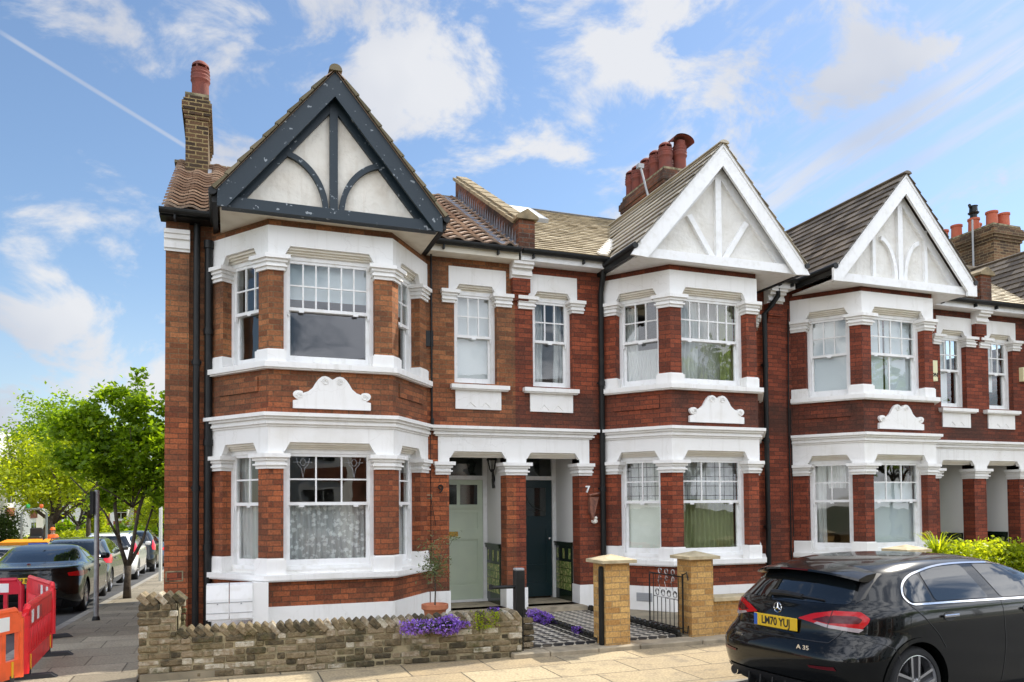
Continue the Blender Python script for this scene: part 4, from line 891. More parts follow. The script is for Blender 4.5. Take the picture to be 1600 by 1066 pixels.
def bracket(house, x0, x1, brick, full=False):
    s = MB()
    for (o, a, b) in ((.10, 5.56, 5.60), (.15, 5.60, 5.66), (.13, 5.66, 5.71), (.20, 5.71, 5.76), (.25, 5.76, 5.81)): s.box(x0-.02, x1+.02, YW-o, YW-.001, a, b)
    s.build('eaves_bracket', MT['stone'], house)
    b = MB(); b.box(x0, x1, YW-.11, YW-.001, 5.33, 5.56); b.box(x0+.02, x1-.02, YW-.07, YW-.001, 5.20, 5.33)
    if full: b.box(x0, x1, YW-.05, YW-.001, -.1, 5.20)
    b.build('bracket_brickwork', brick, house)
bracket(h9, PA1-.07, PA1+.24, MT['brick7'])

# ---- house seven
h7 = thing('terraced_house', 'red brick house with a cream straight-braced gable, dark door and white number 7', 'house', (7, YW, 0), group='terraced brick houses'); H[7] = h7
c7, X75 = 7.63, 9.62
w = MB(); wall_holes(w, PA1, X75, -.1, 5.93, YW, YW+WT, [(c7-1.3, c7+1.3, .95, 2.7), (c7-1.3, c7+1.3, 3.82, 5.4), (PA1+.172, PA1+1.14, .155, 2.7), (PA1+.317, PA1+1.04, 3.80, 5.402)])
w.box(PA1, X75, 19.02, 19.3, -.6, 6.0); w.split('wall', MT['brick7'], h7)
make_bay(h7, c7, MT['brick7'], dict(
    L2=dr(('fold', 'curtw', -.1, .28, 3.88, 5.2, .12), ('net', 'lace2', -.1, full, 3.88, 4.45, .11), top=(3, 2)), F2=dr(('fold', 'curtw', .06, .5, 3.88, 5.25, .14), ('fold', 'curtg', .95, full, 3.88, 5.25, .14), ('net', 'net', .06, full, 3.86, 5.28, .24), top=(6, 2)), R2=dr(top=(3, 2)),
    L1=dr(('board', 'panel', .06, full, 1.0, 1.9, .13), ('net', 'curtw', .06, full, 1.86, 2.6, .2), top=(2, 2), lead=True), F1=dr(('fold', 'curtg', .06, full, 1.02, 1.9, .15), ('fold', 'curtw', .06, full, 1.8, 2.62, .2), top=(3, 2), lead=True), R1=dr(top=(2, 2), lead=True)))
bay_floors(h7, c7)
hall(h7, PA1, 1, MT['brick7'], dict(dress=[('fold', 'curtw', .06, .3, 3.86, 5.28, .16), ('fold', 'curtw', .5, .66, 3.86, 5.28, .2)], top=(3, 2)))
door(h7, PA1+.172, PA1+1.14, 'navy'); interior(h7, PA1, X75)
make_gable(h7, c7, 10.70, 1.60, 7.76, 5.93, 'cream', MT['white'], MT['renderw'], TILEG, None, .235, 1.2)
main_roof(h7, PA1+.28, X75, TILE7, .22, .165, thick=.010, ragged=.015)
ridge(h7, PA1+.28, X75, mat('black_ridge_tile', (.03, .032, .035), .6), .07)
gutter(h7, PA1+.02, c7-1.62, 'white'); gutter(h7, c7+1.72, X75, 'white')
downpipe(h7, 5.985, YW-.08, .35, 5.45, .048, swan=(0, -.12))
downpipe(h7, 9.36, YW-.09, .0, 5.35, .045, swan=(.22, -.12), joints=(1.4, 3.0, 4.4))
bracket(h7, 9.44, 9.76, MT['brick5'], True)
m = MB()   # skylight set in the front slope
def onroof(mb, x0, x1, s0, s1, h0, h1):
    V = Vector((0, 1, SL)).normalized(); N = Vector((0, -SL, 1)).normalized(); O = Vector((0, EAVE_Y, EAVE_Z)); k = len(mb.v); mb.box(x0, x1, s0, s1, h0, h1)
    for i in range(k, len(mb.v)): x, s_, h = mb.v[i]; mb.v[i] = tuple(Vector((x, 0, 0))+O+V*s_+N*h)
onroof(m, 4.98, 5.92, 2.70, 3.85, .03, .11); so_ = m.build('skylight', MT['plastic'], h7)
m = MB(); onroof(m, 5.05, 5.85, 2.78, 3.78, .111, .116); m.build('skylight_glass', MT['panel'], so_)
m = MB(); V_ = None
for i in range(9):
    s0 = .05+i*.16; 
    onroof(m, c7-1.62+i*.098-.10, c7-1.62+i*.098+.05, s0, s0+.17, .055, .085)
m.build('valley_mortar', MT['hood'], h7)
ch = chimney(h7, 9.22, 9.98, 15.15, 17.1, 7.6, 9.42, MT['stockred'], .07)
for i, yy in enumerate((15.42, 15.85, 16.28, 16.7, 17.0)): pot(ch, 9.42, yy, 9.45, .66, .155)
pot(ch, 9.80, 15.42, 9.45, .78, .155, 'cowl'); pot(ch, 9.80, 15.95, 9.45, .66, .15)
m = MB(); m.tube([(8.98, 15.25, 8.35), (8.80, 15.5, 9.6)], .025, 8); m.box(8.74, 8.88, 15.45, 15.56, 9.5, 9.6); m.build('aerial_mast', MT['plastic'], ch)
m = MB(); m.tube([(8.98, 15.25, 8.35), (8.80, 15.5, 9.6)], .02, 6)
m = MB(); m.box(5.66, 5.70, YW-.012, YW-.001, 2.0, 2.0+.001)
text('house_number', '7', .15, (5.73, YW-.012, 2.08), RXZ, MT['white'], h7, .01, bold=.006)
m = MB(); m.prismY([(5.74, 1.95), (5.90, 1.95), (5.80, 1.55), (5.74, 1.70)], YW-.09, YW-.001); m.tube([(5.74, YW-.05, 1.98), (5.95, YW-.05, 2.02)], .02, 6); m.build('wall_ornament', mat('rusty_iron', (.12, .05, .035), .7, noise=(14, (.25, .10, .06), .4, .6, 5)), h7)
m = MB(); m.lathe([(.001, YW-.10), (.035, YW-.09), (.05, YW-.05), (.045, YW-.001)], 5.84, 1.545, 10, ax='y'); m.lathe([(.001, YW-.13), (.02, YW-.12), (.025, YW-.09)], 5.84, 1.60, 8, ax='y'); m.build('plaster_figure', MT['hood'], h7)
m = MB(); m.box(6.55, 6.72, 11.0-.75, 11.0-.7, .2, .2+.001)
m = MB(); M7 = frameM(bay_poly(c7), .75, -.034); 
m.box(-.14, .14, -.004, 0, .22, .36)
for k in range(4): m.box(-.12, .12, -.010, -.004, .235+k*.032, .25+k*.032)
xf(m, M7, 0); m.build('air_vent', MT['plastic'], h7)

# ---- house five
h5 = thing('terraced_house', 'red brick house behind the hatchback, its white gable with arched braces', 'house', (12, YW, 0), group='terraced brick houses'); H[5] = h5
c5, PA2 = 11.62, 14.83
w = MB(); wall_holes(w, X75, PA2, -.1, 5.93, YW, YW+WT, [(c5-1.3, c5+1.3, .95, 2.7), (c5-1.3, c5+1.3, 3.82, 5.4), (PA2-1.14, PA2-.172, .155, 2.7), (PA2-1.04, PA2-.317, 3.80, 5.402)])
w.box(X75, PA2, 19.02, 19.3, -.6, 6.0); w.split('wall', MT['brick5'], h5)
make_bay(h5, c5, MT['brick5'], dict(
    L2=dr(('flat', 'blind', .06, full, 3.86, 5.3, .13), top=(3, 2)), F2=dr(('flat', 'blindg', .06, .55, 3.86, 5.3, .13), ('flat', 'blindg', .60, full, 3.86, 5.3, .13), top=(4, 2), bottom=2), R2=dr(top=(3, 2)),
    L1=dr(('fold', 'curtw', .06, .25, 1.02, 2.6, .15), ('fold', 'curtw', .3, .6, 2.1, 2.6, .15), top=(2, 2)), F1=dr(('flat', 'blindg', .06, full, 1.02, 2.2, .15), top=(3, 2)), R1=dr(top=(2, 2))))
bay_floors(h5, c5)
hall(h5, PA2, -1, MT['brick5'], dict(dress=[('flat', 'blind', .06, .45, 3.86, 5.28, .13)], top=(3, 2)))
door(h5, PA2-1.14, PA2-.172, 'green'); interior(h5, X75, PA2)
make_gable(h5, c5, 10.76, 1.60, 7.84, 6.02, 'square', MT['white'], MT['renderw'], TILE5, None, .20, .30, )
main_roof(h5, X75, PA2, TILE5, .30, .20, thick=.012); ridge(h5, X75, PA2, TILE5)
gutter(h5, X75, c5-1.7, 'white'); gutter(h5, c5+1.72, PA2, 'white')
m = MB(); m.tube([(9.92, YW-.03, 0), (9.92, YW-.03, 3.7), (9.95, YW-.03, 5.5)], .014, 6); m.tube([(9.98, YW-.03, 1.2), (9.96, YW-.03, 3.6)], .01, 6); m.build('cable', MT['black'], h5)
m = MB(); m.box(13.42, 13.60, YW-.10, YW-.001, 4.30, 4.72); ab = m.build('alarm_box', mat('alarm_cream_plastic', (.78, .74, .45), .4), h5)
text('alarm_lettering', 'ON', .11, (13.51, YW-.102, 4.42), RXZ, MT['black'], ab, .002, bold=.004)
# parapet stub between five and three
m = MB(); m.box(PA2-.15, PA2+.15, YW-.25, EAVE_Y+.5, 5.82, 6.55); pq = m.build('parapet_wall', MT['stockred'], h5)
m = MB(); m.prismY([(PA2-.2, 6.55), (PA2+.2, 6.55), (PA2+.2, 6.60), (PA2, 6.72), (PA2-.2, 6.60)], YW-.3, EAVE_Y+.6); m.build('coping', MT['copeA'], pq)
bracket(h5, PA2-.14, PA2+.16, MT['brick5'])

# ---- house three (only its left side is in the picture)
h3 = thing('terraced_house', 'red brick house cut off by the right edge of the photo', 'house', (17.4, YW, 0), group='terraced brick houses'); H[3] = h3
c3, X31 = 18.02, 19.95
w = MB(); wall_holes(w, PA2, X31, -.1, 5.93, YW, YW+WT, [(c3-1.3, c3+1.3, .95, 2.7), (c3-1.3, c3+1.3, 3.82, 5.4), (PA2+.172, PA2+1.14, .155, 2.7), (PA2+.317, PA2+1.04, 3.80, 5.402)])
w.box(PA2, X31, 19.02, 19.3, -.6, 6.0); w.box(X31-.3, X31, YW+WT, 19.02, -.1, 6.0); w.split('wall', MT['brick5'], h3)
make_bay(h3, c3, MT['brick5'], {k: dr(top=(3, 2)) for k in ('L1', 'F1', 'R1', 'L2', 'F2', 'R2')})
bay_floors(h3, c3)
hall(h3, PA2, 1, MT['brick5'], dict(dress=[('flat', 'blind', .06, .4, 4.2, 5.28, .13)], top=(3, 2)))
door(h3, PA2+.172, PA2+1.14, 'navy'); interior(h3, PA2, X31)
make_gable(h3, c3, 10.76, 1.60, 7.84, 6.02, 'square', MT['white'], MT['renderw'], TILE5, None, .20, .30, )
main_roof(h3, PA2, X31+.2, TILE7, .22, .165, thick=.01); ridge(h3, PA2, X31+.2, TILE5)
gutter(h3, PA2, c3-1.7, 'white'); gutter(h3, c3+1.72, X31, 'white')
m = MB(); m.box(16.05, 16.22, YW-.10, YW-.001, 4.42, 4.72); m.build('alarm_box', bpy.data.materials['alarm_cream_plastic'], h3)
text('house_number', '3', .15, (16.12, YW-.012, 2.08), RXZ, MT['white'], h3, .01)
ch = chimney(h3, 19.35, 20.35, 15.1, 17.1, 7.6, 9.32, MT['stack3'], .09)
for i, (dx, yy) in enumerate(((.27, 15.35), (.27, 15.9), (.27, 16.45), (.27, 16.9), (.72, 15.35), (.72, 16.2))): pot(ch, 19.35+dx, yy, 9.36, .42, .16, 'plain', 'terracotta2')
m = MB(); m.lathe([(.09, 9.7), (.09, 9.9), (.13, 9.92), (.15, 9.95), (.11, 9.97), (.10, 10.12), (.12, 10.14), (.001, 10.16)], 19.62, 15.9, 14); m.tube([(19.5, 15.9, 10.1), (19.35, 15.8, 10.1)], .04, 8); m.build('flue_terminal', MT['black'], ch)
m = MB(); m.tube([(19.2, 15.6, 8.2), (19.2, 15.6, 9.6)], .025, 8); m.build('aerial_mast', MT['plastic'], ch)

# ------------------------------------------------------------------ ground, roads, pavements
SLP = .03
gz = lambda y: -SLP*max(0, min(y, 120)-12)
def strip(name, x0, x1, y0, y1, top, mt, thick=.25, step=None):
    m = MB(); ys = [y0]+[y for y in (12, 120) if y0 < y < y1]+[y1]
    for a, b in zip(ys, ys[1:]): m.prismX([(a, top+gz(a)-thick), (b, top+gz(b)-thick), (b, top+gz(b)), (a, top+gz(a))], x0, x1)
    return tag(m.build(name, mt), kind='structure')
def flag_mat(name, c1, c2, bw, rh, rot=0):
    return brick_mat(name, c1, c2, (.10, .085, .06), bw=bw, rh=rh, ms=.009, dirt=(.20, .17, .13), dlo=.46, dhi=.72, dk=.6, bumpd=.006, rough=.8, off=.42, warp=.004, spots=True)
FLAG = flag_mat('york_stone_flags', (.34, .26, .155), (.44, .36, .23), .92, .63)
FLAG2 = flag_mat('shade_toned_flags', (.19, .165, .12), (.31, .27, .20), .78, .60)  # darker copy of the front flags, house shade put into the colour
ASPH = mat('asphalt', (.055, .055, .057), .85, noise=(1.2, (.085, .083, .08), .4, .7, 9), bump=(120, .6, .006))
KERB = mat('granite_kerb', (.30, .28, .24), .8, noise=(9, (.20, .185, .16), .4, .7, 7), bump=(50, .4, .004))
g = MB(); rows = [-400, 12, 120, 1800]
for a, b in zip(rows, rows[1:]): g.quad((-1500, a, -.30+gz(a)), (1500, a, -.30+gz(a)), (1500, b, -.30+gz(b)), (-1500, b, -.30+gz(b)))
tag(g.build('ground', mat('rough_grass', (.07, .09, .03), .95, noise=(.3, (.13, .11, .06), .4, .7, 8))), kind='structure')
tag((lambda m: (m.box(-120, 160, -1.6, 6.65, -.29, -.062), m.build('road', ASPH))[1])(MB()), kind='structure')
strip('side_road', -8.8, -2.6, 6.66, 125, -.066, ASPH, .22)
m = MB(); m.box(-2.6, 60, 6.66, 6.79, -.28, .003)
for i in range(60): pass
tag(m.build('kerb', KERB), kind='structure'); strip('kerb', -2.6, -2.46, 6.80, 125, .003, KERB)
m = MB(); m.box(-2.459, 60, 6.791, 8.955, -.28, 0); tag(m.build('pavement', FLAG), kind='structure')
strip('pavement', -2.459, -.90, 8.957, 125, 0, FLAG2); strip('pavement', -10.9, -8.95, 8.0, 125, 0, FLAG2); strip('kerb', -8.95, -8.80, 8.0, 125, .003, KERB)
m = MB(); m.box(-120, 160, -4.2, -1.61, -.29, 0); tag(m.build('pavement', FLAG2), kind='structure')
GARD = mat('garden_paving', (.26, .22, .15), .9, noise=(3, (.15, .13, .09), .4, .7, 8), bump=(20, .5, .01))
m = MB(); m.box(-.86, 3.33, 8.96, 12.3, -.28, .075); m.box(5.66, 60, 9.0, 12.3, -.28, .075); tag(m.build('garden_ground', GARD), kind='structure')
# stone threshold along the garden front
m = MB()
for a, b in ((3.16, 3.62), (3.63, 4.26), (4.27, 4.84), (4.85, 5.75), (5.76, 7.0)): m.cbox(a, b, 8.66+random.uniform(-.01, .01), 8.99, -.05, .055+random.uniform(-.004, .004), .012)
tag(m.build('stone_threshold', MT['stonestep']), kind='structure')
def path_mat():
    M = bpy.data.materials.new('black_and_white_path_tiles'); M.use_nodes = True; n = M.node_tree.nodes; l = M.node_tree.links; b = n['Principled BSDF']; b.inputs['Roughness'].default_value = .55
    uv = n.new('ShaderNodeUVMap'); mp = n.new('ShaderNodeMapping'); mp.inputs['Rotation'].default_value = (0, 0, R(45)); mp.inputs['Scale'].default_value = (1, 1, 1); l.new(uv.outputs[0], mp.inputs['Vector'])
    c = n.new('ShaderNodeTexChecker'); c.inputs['Scale'].default_value = 9.5; c.inputs['Color1'].default_value = (.03, .03, .035, 1); c.inputs['Color2'].default_value = (.62, .58, .48, 1); l.new(mp.outputs[0], c.inputs['Vector'])
    m2 = n.new('ShaderNodeMapping'); m2.inputs['Location'].default_value = (.03, .0, 0); l.new(uv.outputs[0], m2.inputs['Vector'])
    c2 = n.new('ShaderNodeTexChecker'); c2.inputs['Scale'].default_value = 13.4; c2.inputs['Color1'].default_value = (1, 1, 1, 1); c2.inputs['Color2'].default_value = (.55, .52, .5, 1); l.new(m2.outputs[0], c2.inputs['Vector'])
    x = n.new('ShaderNodeMix'); x.data_type = 'RGBA'; x.blend_type = 'MULTIPLY'; x.inputs[0].default_value = .7; l.new(c.outputs[0], x.inputs[6]); l.new(c2.outputs[0], x.inputs[7])
    q = n.new('ShaderNodeTexNoise'); q.inputs['Scale'].default_value = 5; q.inputs['Detail'].default_value = 7; l.new(uv.outputs[0], q.inputs['Vector']); r = n.new('ShaderNodeMapRange'); r.inputs[1].default_value = .45; r.inputs[2].default_value = .75; r.inputs[4].default_value = .6; l.new(q.outputs['Fac'], r.inputs[0])
    y = n.new('ShaderNodeMix'); y.data_type = 'RGBA'; l.new(r.outputs[0], y.inputs[0]); l.new(x.outputs[2], y.inputs[6]); y.inputs[7].default_value = (.22, .18, .12, 1); l.new(y.outputs[2], b.inputs['Base Color'])
    return M
PATHM = path_mat()
for (a, b) in ((3.34, 4.395), (4.47, 5.56)):
    m = MB(); m.box(a, b, 9.0, 11.738, -.2, .085); tag(m.build('path', PATHM), kind='structure')
m = MB()
for (a, b) in ((3.34, 4.395), (4.47, 5.56)):
    for o in (.05, .11): m.box(a+o, a+o+.022, 9.06, 11.7, .0851, .088); m.box(b-o-.022, b-o, 9.06, 11.7, .0851, .088)
tag(m.build('path_border', MT['blacktile']), kind='structure')
for xe in (4.432, 5.61):
    m = MB(); y = 9.0
    while y < 11.7:
        m.box(xe-.025, xe+.025, y, y+.142, .0, .12); m.prismX([(y+.071+.07*math.cos(t), .119+.05*math.sin(t)) for t in np.linspace(0, math.pi, 8)], xe-.02, xe+.02); y += .145
    tag(m.build('path_edging', MT['blacktile']), 'scalloped black edging tiles '+('between the two tiled paths' if xe < 5 else 'on the right-hand side of the tiled path to the dark door'), 'edging')
# bare earth strip in front of the boundary
# ------------------------------------------------------------------ garden walls
STOCKW = rnd_mat('weathered_stock_brick', [(.05, .042, .026), (.13, .10, .058), (.20, .155, .09), (.26, .205, .135), (.46, .42, .33)], .95, 18, .85, bumpk=(40, 1.0, .02), stain=((.075, .072, .026), 3.4, .52, .68))
def rough_brick(mb, M, L, W_, Hh, r=None):
    k = len(mb.v); j = lambda: random.uniform(-.010, .010)
    mb.cbox(j(), L+j(), j(), W_, j()*.6, Hh+j()*.6, .010, random.random() if r is None else r); xf(mb, M, k)
def stock_wall():
    A, B = Vector((-.885, 9.00, 0)), Vector((3.315, 8.775, 0)); dirv = (B-A).normalized(); ang = math.atan2(dirv.y, dirv.x); Lw = (B-A).length
    base = Matrix.Translation(A) @ Matrix.Rotation(ang, 4, 'Z')
    mo = MB(); k = 0
    mo.box(.01, .375, .012, .30, -.15, .80); mo.box(.30, Lw-.01, .012, .22, -.15, .47); xf(mo, base, 0); 
    root = thing('garden_wall', 'low weathered stock-brick garden wall with a saw-toothed brick top and a taller left end', 'wall', (1.2, 8.9, 0))
    mo.build('mortar_core', MT['mortarb'], root)
    b = MB(); rh = .073
    for row in range(-1, 11):
        z = row*rh+.004; hi = row >= 6
        x = 0; x_end = .385 if hi else Lw
        alt = row % 2
        x += 0
        first = True
        while x < x_end-.03:
            L = .215 if (int(x*10)+row) % 3 else .105
            if first and alt: L = .105
            first = False; L = min(L+random.uniform(-.006, .006), x_end-x)
            if L > .03: rough_brick(b, base @ Matrix.Translation((x, random.uniform(-.006, .004), z)), L-.011, .1, rh-.011)
            x += L
    # end faces and back skin
    for row in range(-1, 11):
        z = row*rh+.004; hi = row >= 6
        for (xx, s) in (((.385 if hi else Lw), 1), (0, -1)):
            if s > 0: rough_brick(b, base @ Matrix.Translation((xx-.10, .10, z)), .105, .11 if not hi else .20, rh-.011)
            else: rough_brick(b, base @ Matrix.Translation((xx-.004, .11, z)), .1, .18, rh-.011)
        x = 0
        while x < (.385 if hi else Lw)-.02: rough_brick(b, base @ Matrix.Translation((x, .225 if not hi and x > .3 else .30, z)) @ Matrix.Rotation(math.pi, 4, 'Z') @ Matrix.Translation((-.215, 0, 0)), .205, .08, rh-.011); x += .22
    b.build('brickwork', STOCKW, root)
    c = MB()
    def crest(x0, x1, z, dep):
        x = x0
        while x < x1:
            Mx = base @ Matrix.Translation((x+.03, 0, z)) @ Matrix.Rotation(R(-42+random.uniform(-7, 7)), 4, 'Y')
            rough_brick(c, Mx @ Matrix.Translation((-.035, random.uniform(-.012, .004), -.07)), .068, dep, .135); x += .083+random.uniform(-.004, .006)
    crest(.02, .36, 11*rh+.045, .29); crest(.41, Lw-.05, 6*rh+.045, .22)
    c.build('saw_tooth_crest', STOCKW, root)
    m = MB(); m.box(.386, .392, .02, .28, 6*rh, 11*rh+.06); xf(m, base, 0); m.build('mortar_fillet', MT['mortarb'], root)
    return base
WB = stock_wall()
def pier(x0, x1, y0, y1, label):
    root = thing('gate_pier', label, 'gate pier', ((x0+x1)/2, (y0+y1)/2, 0), group='yellow brick gate piers')
    m = MB(); m.box(x0, x1, y0, y1, -.05, 1.075); m.build('pier_shaft', MT['yellow'], root)
    m = MB(); e = .07; z = 1.077; cx, cy = (x0+x1)/2, (y0+y1)/2
    a = [(x0-e, y0-e), (x1+e, y0-e), (x1+e, y1+e), (x0-e, y1+e)]
    m._add([(x, y, z) for x, y in a]+[(x, y, z+.04) for x, y in a]+[(cx, cy, z+.105)], [(3, 2, 1, 0), (0, 1, 5, 4), (1, 2, 6, 5), (2, 3, 7, 6), (3, 0, 4, 7), (4, 5, 8), (5, 6, 8), (6, 7, 8), (7, 4, 8)])
    m.build('cap_stone', MT['copecap'], root); return root
MT['copecap'] = mat('buff_cap_stone', (.50, .42, .27), .85, noise=(8, (.34, .28, .17), .42, .7, 7), bump=(30, .4, .004))
pier(4.41, 4.75, 8.76, 9.10, 'yellow brick gate pier with a black strip, between the tiled path and the iron gate')
pier(5.755, 6.095, 8.92, 9.26, 'yellow brick gate pier on which the wrought iron gate hangs')
pier(9.42, 9.76, 8.86, 9.20, 'gate pier behind the roof of the parked hatchback, only its cap showing')
m = MB(); m.prismX([(8.83+.035*math.cos(t), .98+.06*math.sin(t)) for t in np.linspace(0, math.pi, 8)]+[(8.795, .06), (8.865, .06)], 4.365, 4.405); tag(m.build('gate_stop', MT['black']), 'black round-topped timber strip on the side of the left gate pier', 'gate stop')
def low_wall(x0, x1, label):
    root = thing('garden_wall', label, 'wall', ((x0+x1)/2, 9.0, 0)); m = MB(); m.box(x0, x1, 8.96, 9.18, -.05, .50); m.build('brickwork', MT['yellow'], root)
    m = MB(); x = x0
    while x < x1-.05: m.cbox(x, min(x+.6, x1)-.006, 8.90, 9.24, .501, .56, .008); x += .6
    m.build('coping', MT['copecap'], root)
low_wall(6.10, 9.41, 'low yellow brick wall with flat stone coping, right of the iron gate')
low_wall(10.7, 14.6, 'low yellow brick wall under the hedge behind the parked hatchback')
# black timber gate post with its short arm
root = thing('gate_post', 'black square gate post at the right end of the weathered wall', 'gate post', (3.31, 8.82, 0))
m = MB(); m.cbox(3.335, 3.455, 9.06, 9.18, .0, 1.0, .008); m.build('post', MT['black'], root); m = MB(); m.cbox(3.338, 3.452, 9.063, 9.177, 1.0, 1.03, .008); m.build('post_top', MT['plastic'], root)
m = MB(); m.tube([(3.34, 9.12, .80), (3.05, 9.15, .80)], .022, 8); m.lathe([(.001, .77), (.03, .78), (.03, .83), (.001, .84)], 3.04, 9.15, 10); m.tube([(3.335, 8.83, .05), (3.335, 8.83, .56)], .009, 6); m.build('latch_arm', MT['black'], root)
# wrought iron gate, standing open into the garden
root = thing('iron_gate', 'open wrought iron gate with scrollwork hanging on the right gate pier', 'gate', (5.70, 9.0, 0)); X0 = 5.69
m = MB(); m.tube([(X0, 9.03, .09), (X0, 9.03, .88)], .014, 6); m.tube([(X0, 9.90, .10), (X0, 9.90, .82)], .012, 6); m.tube([(X0, 9.03, .15), (X0, 9.90, .15)], .010, 6); m.tube([(X0, 9.03, .84), (X0, 9.90, .84)], .010, 6)
m.tube([(X0, 9.03, .86), (X0+.03, 8.98, .90), (X0+.03, 8.94, .80)], .010, 6); m.tube([(X0, 9.03, .12), (X0+.03, 8.97, .10), (X0+.03, 8.95, .20)], .010, 6); m.build('frame', MT['black'], root)
for k in range(1, 8):
    y = 9.03+.87*k/8; m = MB(); top_ = .52 if 1 < k < 7 else .84; m.tube([(X0, y, .15), (X0, y, top_)], .006, 5); m.build('bar', MT['black'], root)
m = MB(); m.tube([(X0, 9.15, .52), (X0, 9.78, .52)], .008, 5)
for k in range(4):
    y = 9.22+k*.155
    m.tube([(X0, y+.05*math.cos(t)*(1-.04*t), .58+.05*math.sin(t)*(1-.04*t)) for t in np.linspace(0, 9, 18)], .008, 5)
for k in range(3):
    y = 9.27+k*.17; m.tube([(X0, y, .63), (X0, y+.05, .74), (X0, y, .84)], .006, 5)
    m.tube([(X0, y+.04*math.cos(t), .885+.035*math.sin(t)) for t in np.linspace(0, 6.28, 12)], .007, 5); m.tube([(X0, y+.03*math.cos(t), .79+.03*math.sin(t)) for t in np.linspace(0, 6.28, 10)], .006, 5)
m.build('scrollwork', mat('worn_white_scroll_paint', (.55, .53, .52), .5, noise=(18, (.05, .05, .05), .44, .58, 4)), root)

# ------------------------------------------------------------------ leaves
def leaf_mesh(name, pts, size, mt, parent=None, aspect=1.7, flat=.35, M=None):
    n = len(pts); P = np.asarray(pts)
    a = rng.normal(size=(n, 3)); a[:, 2] *= .6; a /= np.linalg.norm(a, axis=1)[:, None]
    nrm = rng.normal(size=(n, 3)); nrm[:, 2] += flat*2; b = np.cross(a, nrm); b /= np.linalg.norm(b, axis=1)[:, None]
    c = np.cross(b, a)
    s = size*(.6+.8*rng.random(n))[:, None]; w = s/aspect
    v = np.stack([P-a*s*.5, P+b*w*.5+c*s*.08, P+a*s*.5-c*s*.10, P-b*w*.5+c*s*.08], 1).reshape(-1, 3)
    me = bpy.data.meshes.new(name); me.vertices.add(4*n); me.vertices.foreach_set('co', v.ravel()); me.loops.add(4*n); me.loops.foreach_set('vertex_index', np.arange(4*n)); me.polygons.add(n)
    me.polygons.foreach_set('loop_start', np.arange(n)*4); me.polygons.foreach_set('loop_total', np.full(n, 4)); me.update()
    at = me.attributes.new('rnd', 'FLOAT', 'FACE'); clump = .5+.5*np.sin(P[:, 0]*3.1+1.3*np.sin(P[:, 2]*2.7))*np.sin(P[:, 1]*2.3+P[:, 2]*1.9); at.data.foreach_set('value', np.clip(.55*rng.random(n)+.45*clump, 0, 1)); me.materials.append(mt)
    return link(name, me, parent, M)
LEAFA = rnd_mat('maple_leaf', [(.055, .11, .008), (.14, .235, .012), (.26, .37, .02)], .45, 3, .2, bumpk=None, trans=.55)
LEAFB = rnd_mat('yellow_green_leaf', [(.10, .15, .008), (.22, .29, .015), (.36, .42, .025)], .45, 3, .2, bumpk=None, trans=.55)
LEAFD = rnd_mat('dark_green_leaf', [(.02, .04, .01), (.04, .075, .015), (.08, .12, .025)], .5, 3, .2, bumpk=None, trans=.3)
BARK = mat('bark', (.09, .07, .05), .95, noise=(14, (.04, .032, .025), .4, .7, 6), bump=(25, .9, .02))
def crown_pts(blobs, n, cl=.22, gap=.0):
    pts = []; tot = sum(r[0]*r[1]*r[2] for _, r in blobs)
    for c, r in blobs:
        k = int(n*r[0]*r[1]*r[2]/tot); ncl = max(6, k//24)
        d = rng.normal(size=(ncl, 3)); d /= np.linalg.norm(d, axis=1)[:, None]; rad = rng.random(ncl)**.5*(1+.25*np.sin(d[:, 0]*5+d[:, 2]*7)+.10*rng.normal(size=ncl))
        ctr = np.array(c)+d*rad[:, None]*np.array(r); idx = rng.integers(0, ncl, k)
        pts.append(ctr[idx]+rng.normal(size=(k, 3))*cl*np.array([1, 1, .6]))
    return np.concatenate(pts)
def tree(name, label, cat, loc, limbs, blobs, n, leaf, lm, group=None, cl=.22):
    root = thing(name, label, cat, loc, group=group); x, y, z = loc
    T = MB()
    for pts, rads in limbs: T.tube([(x+a, y+b, z+c) for a, b, c in pts], rads, 9)
    T.build('trunk', BARK, root, smooth=True)
    B = [((x+c[0], y+c[1], z+c[2]), r) for c, r in blobs]
    leaf_mesh('crown', crown_pts(B, n, cl), leaf, lm, root)
    return root
def limb(p0, p1, bend=.12, n=5, r0=.06, r1=.02):
    p0, p1 = np.array(p0, float), np.array(p1, float); d = rng.normal(size=3)*bend*np.linalg.norm(p1-p0); d[2] *= .3
    ts = np.linspace(0, 1, n); return ([tuple(p0+(p1-p0)*t+d*math.sin(math.pi*t)) for t in ts], [r0+(r1-r0)*t for t in ts])
# near maple on the side pavement, three stems from a low fork
tz = gz(20)
limbs = [([(0, 0, -.1), (.0, 0, .35), (.02, 0, .75)], [.10, .075, .07])]
limbs += [([(.0, 0, .7), (-.18, .05, 1.3), (-.28, .1, 2.1), (-.25, .1, 3.0), (-.35, .1, 3.9)], [.055, .042, .038, .03, .02]), ([(.02, 0, .7), (.12, 0, 1.3), (.22, .05, 2.0), (.5, .1, 3.0), (.62, .1, 4.2)], [.055, .042, .036, .03, .018]), ([(.03, 0, .75), (.32, .05, 1.35), (.52, .1, 2.1), (.68, .1, 3.2)], [.045, .035, .03, .02]), ([(-.15, 0, 1.3), (-.5, .1, 2.0), (-1.2, .1, 2.8)], [.03, .022, .014])]
for e in ((-1.1, .2, 3.3), (1.1, -.1, 3.6), (.1, -.6, 3.9), (-.4, .6, 4.2), (.9, .5, 2.9), (-.9, -.4, 2.8)): limbs.append(limb((0.1, 0, 2.1), e, .1, 5, .022, .008))
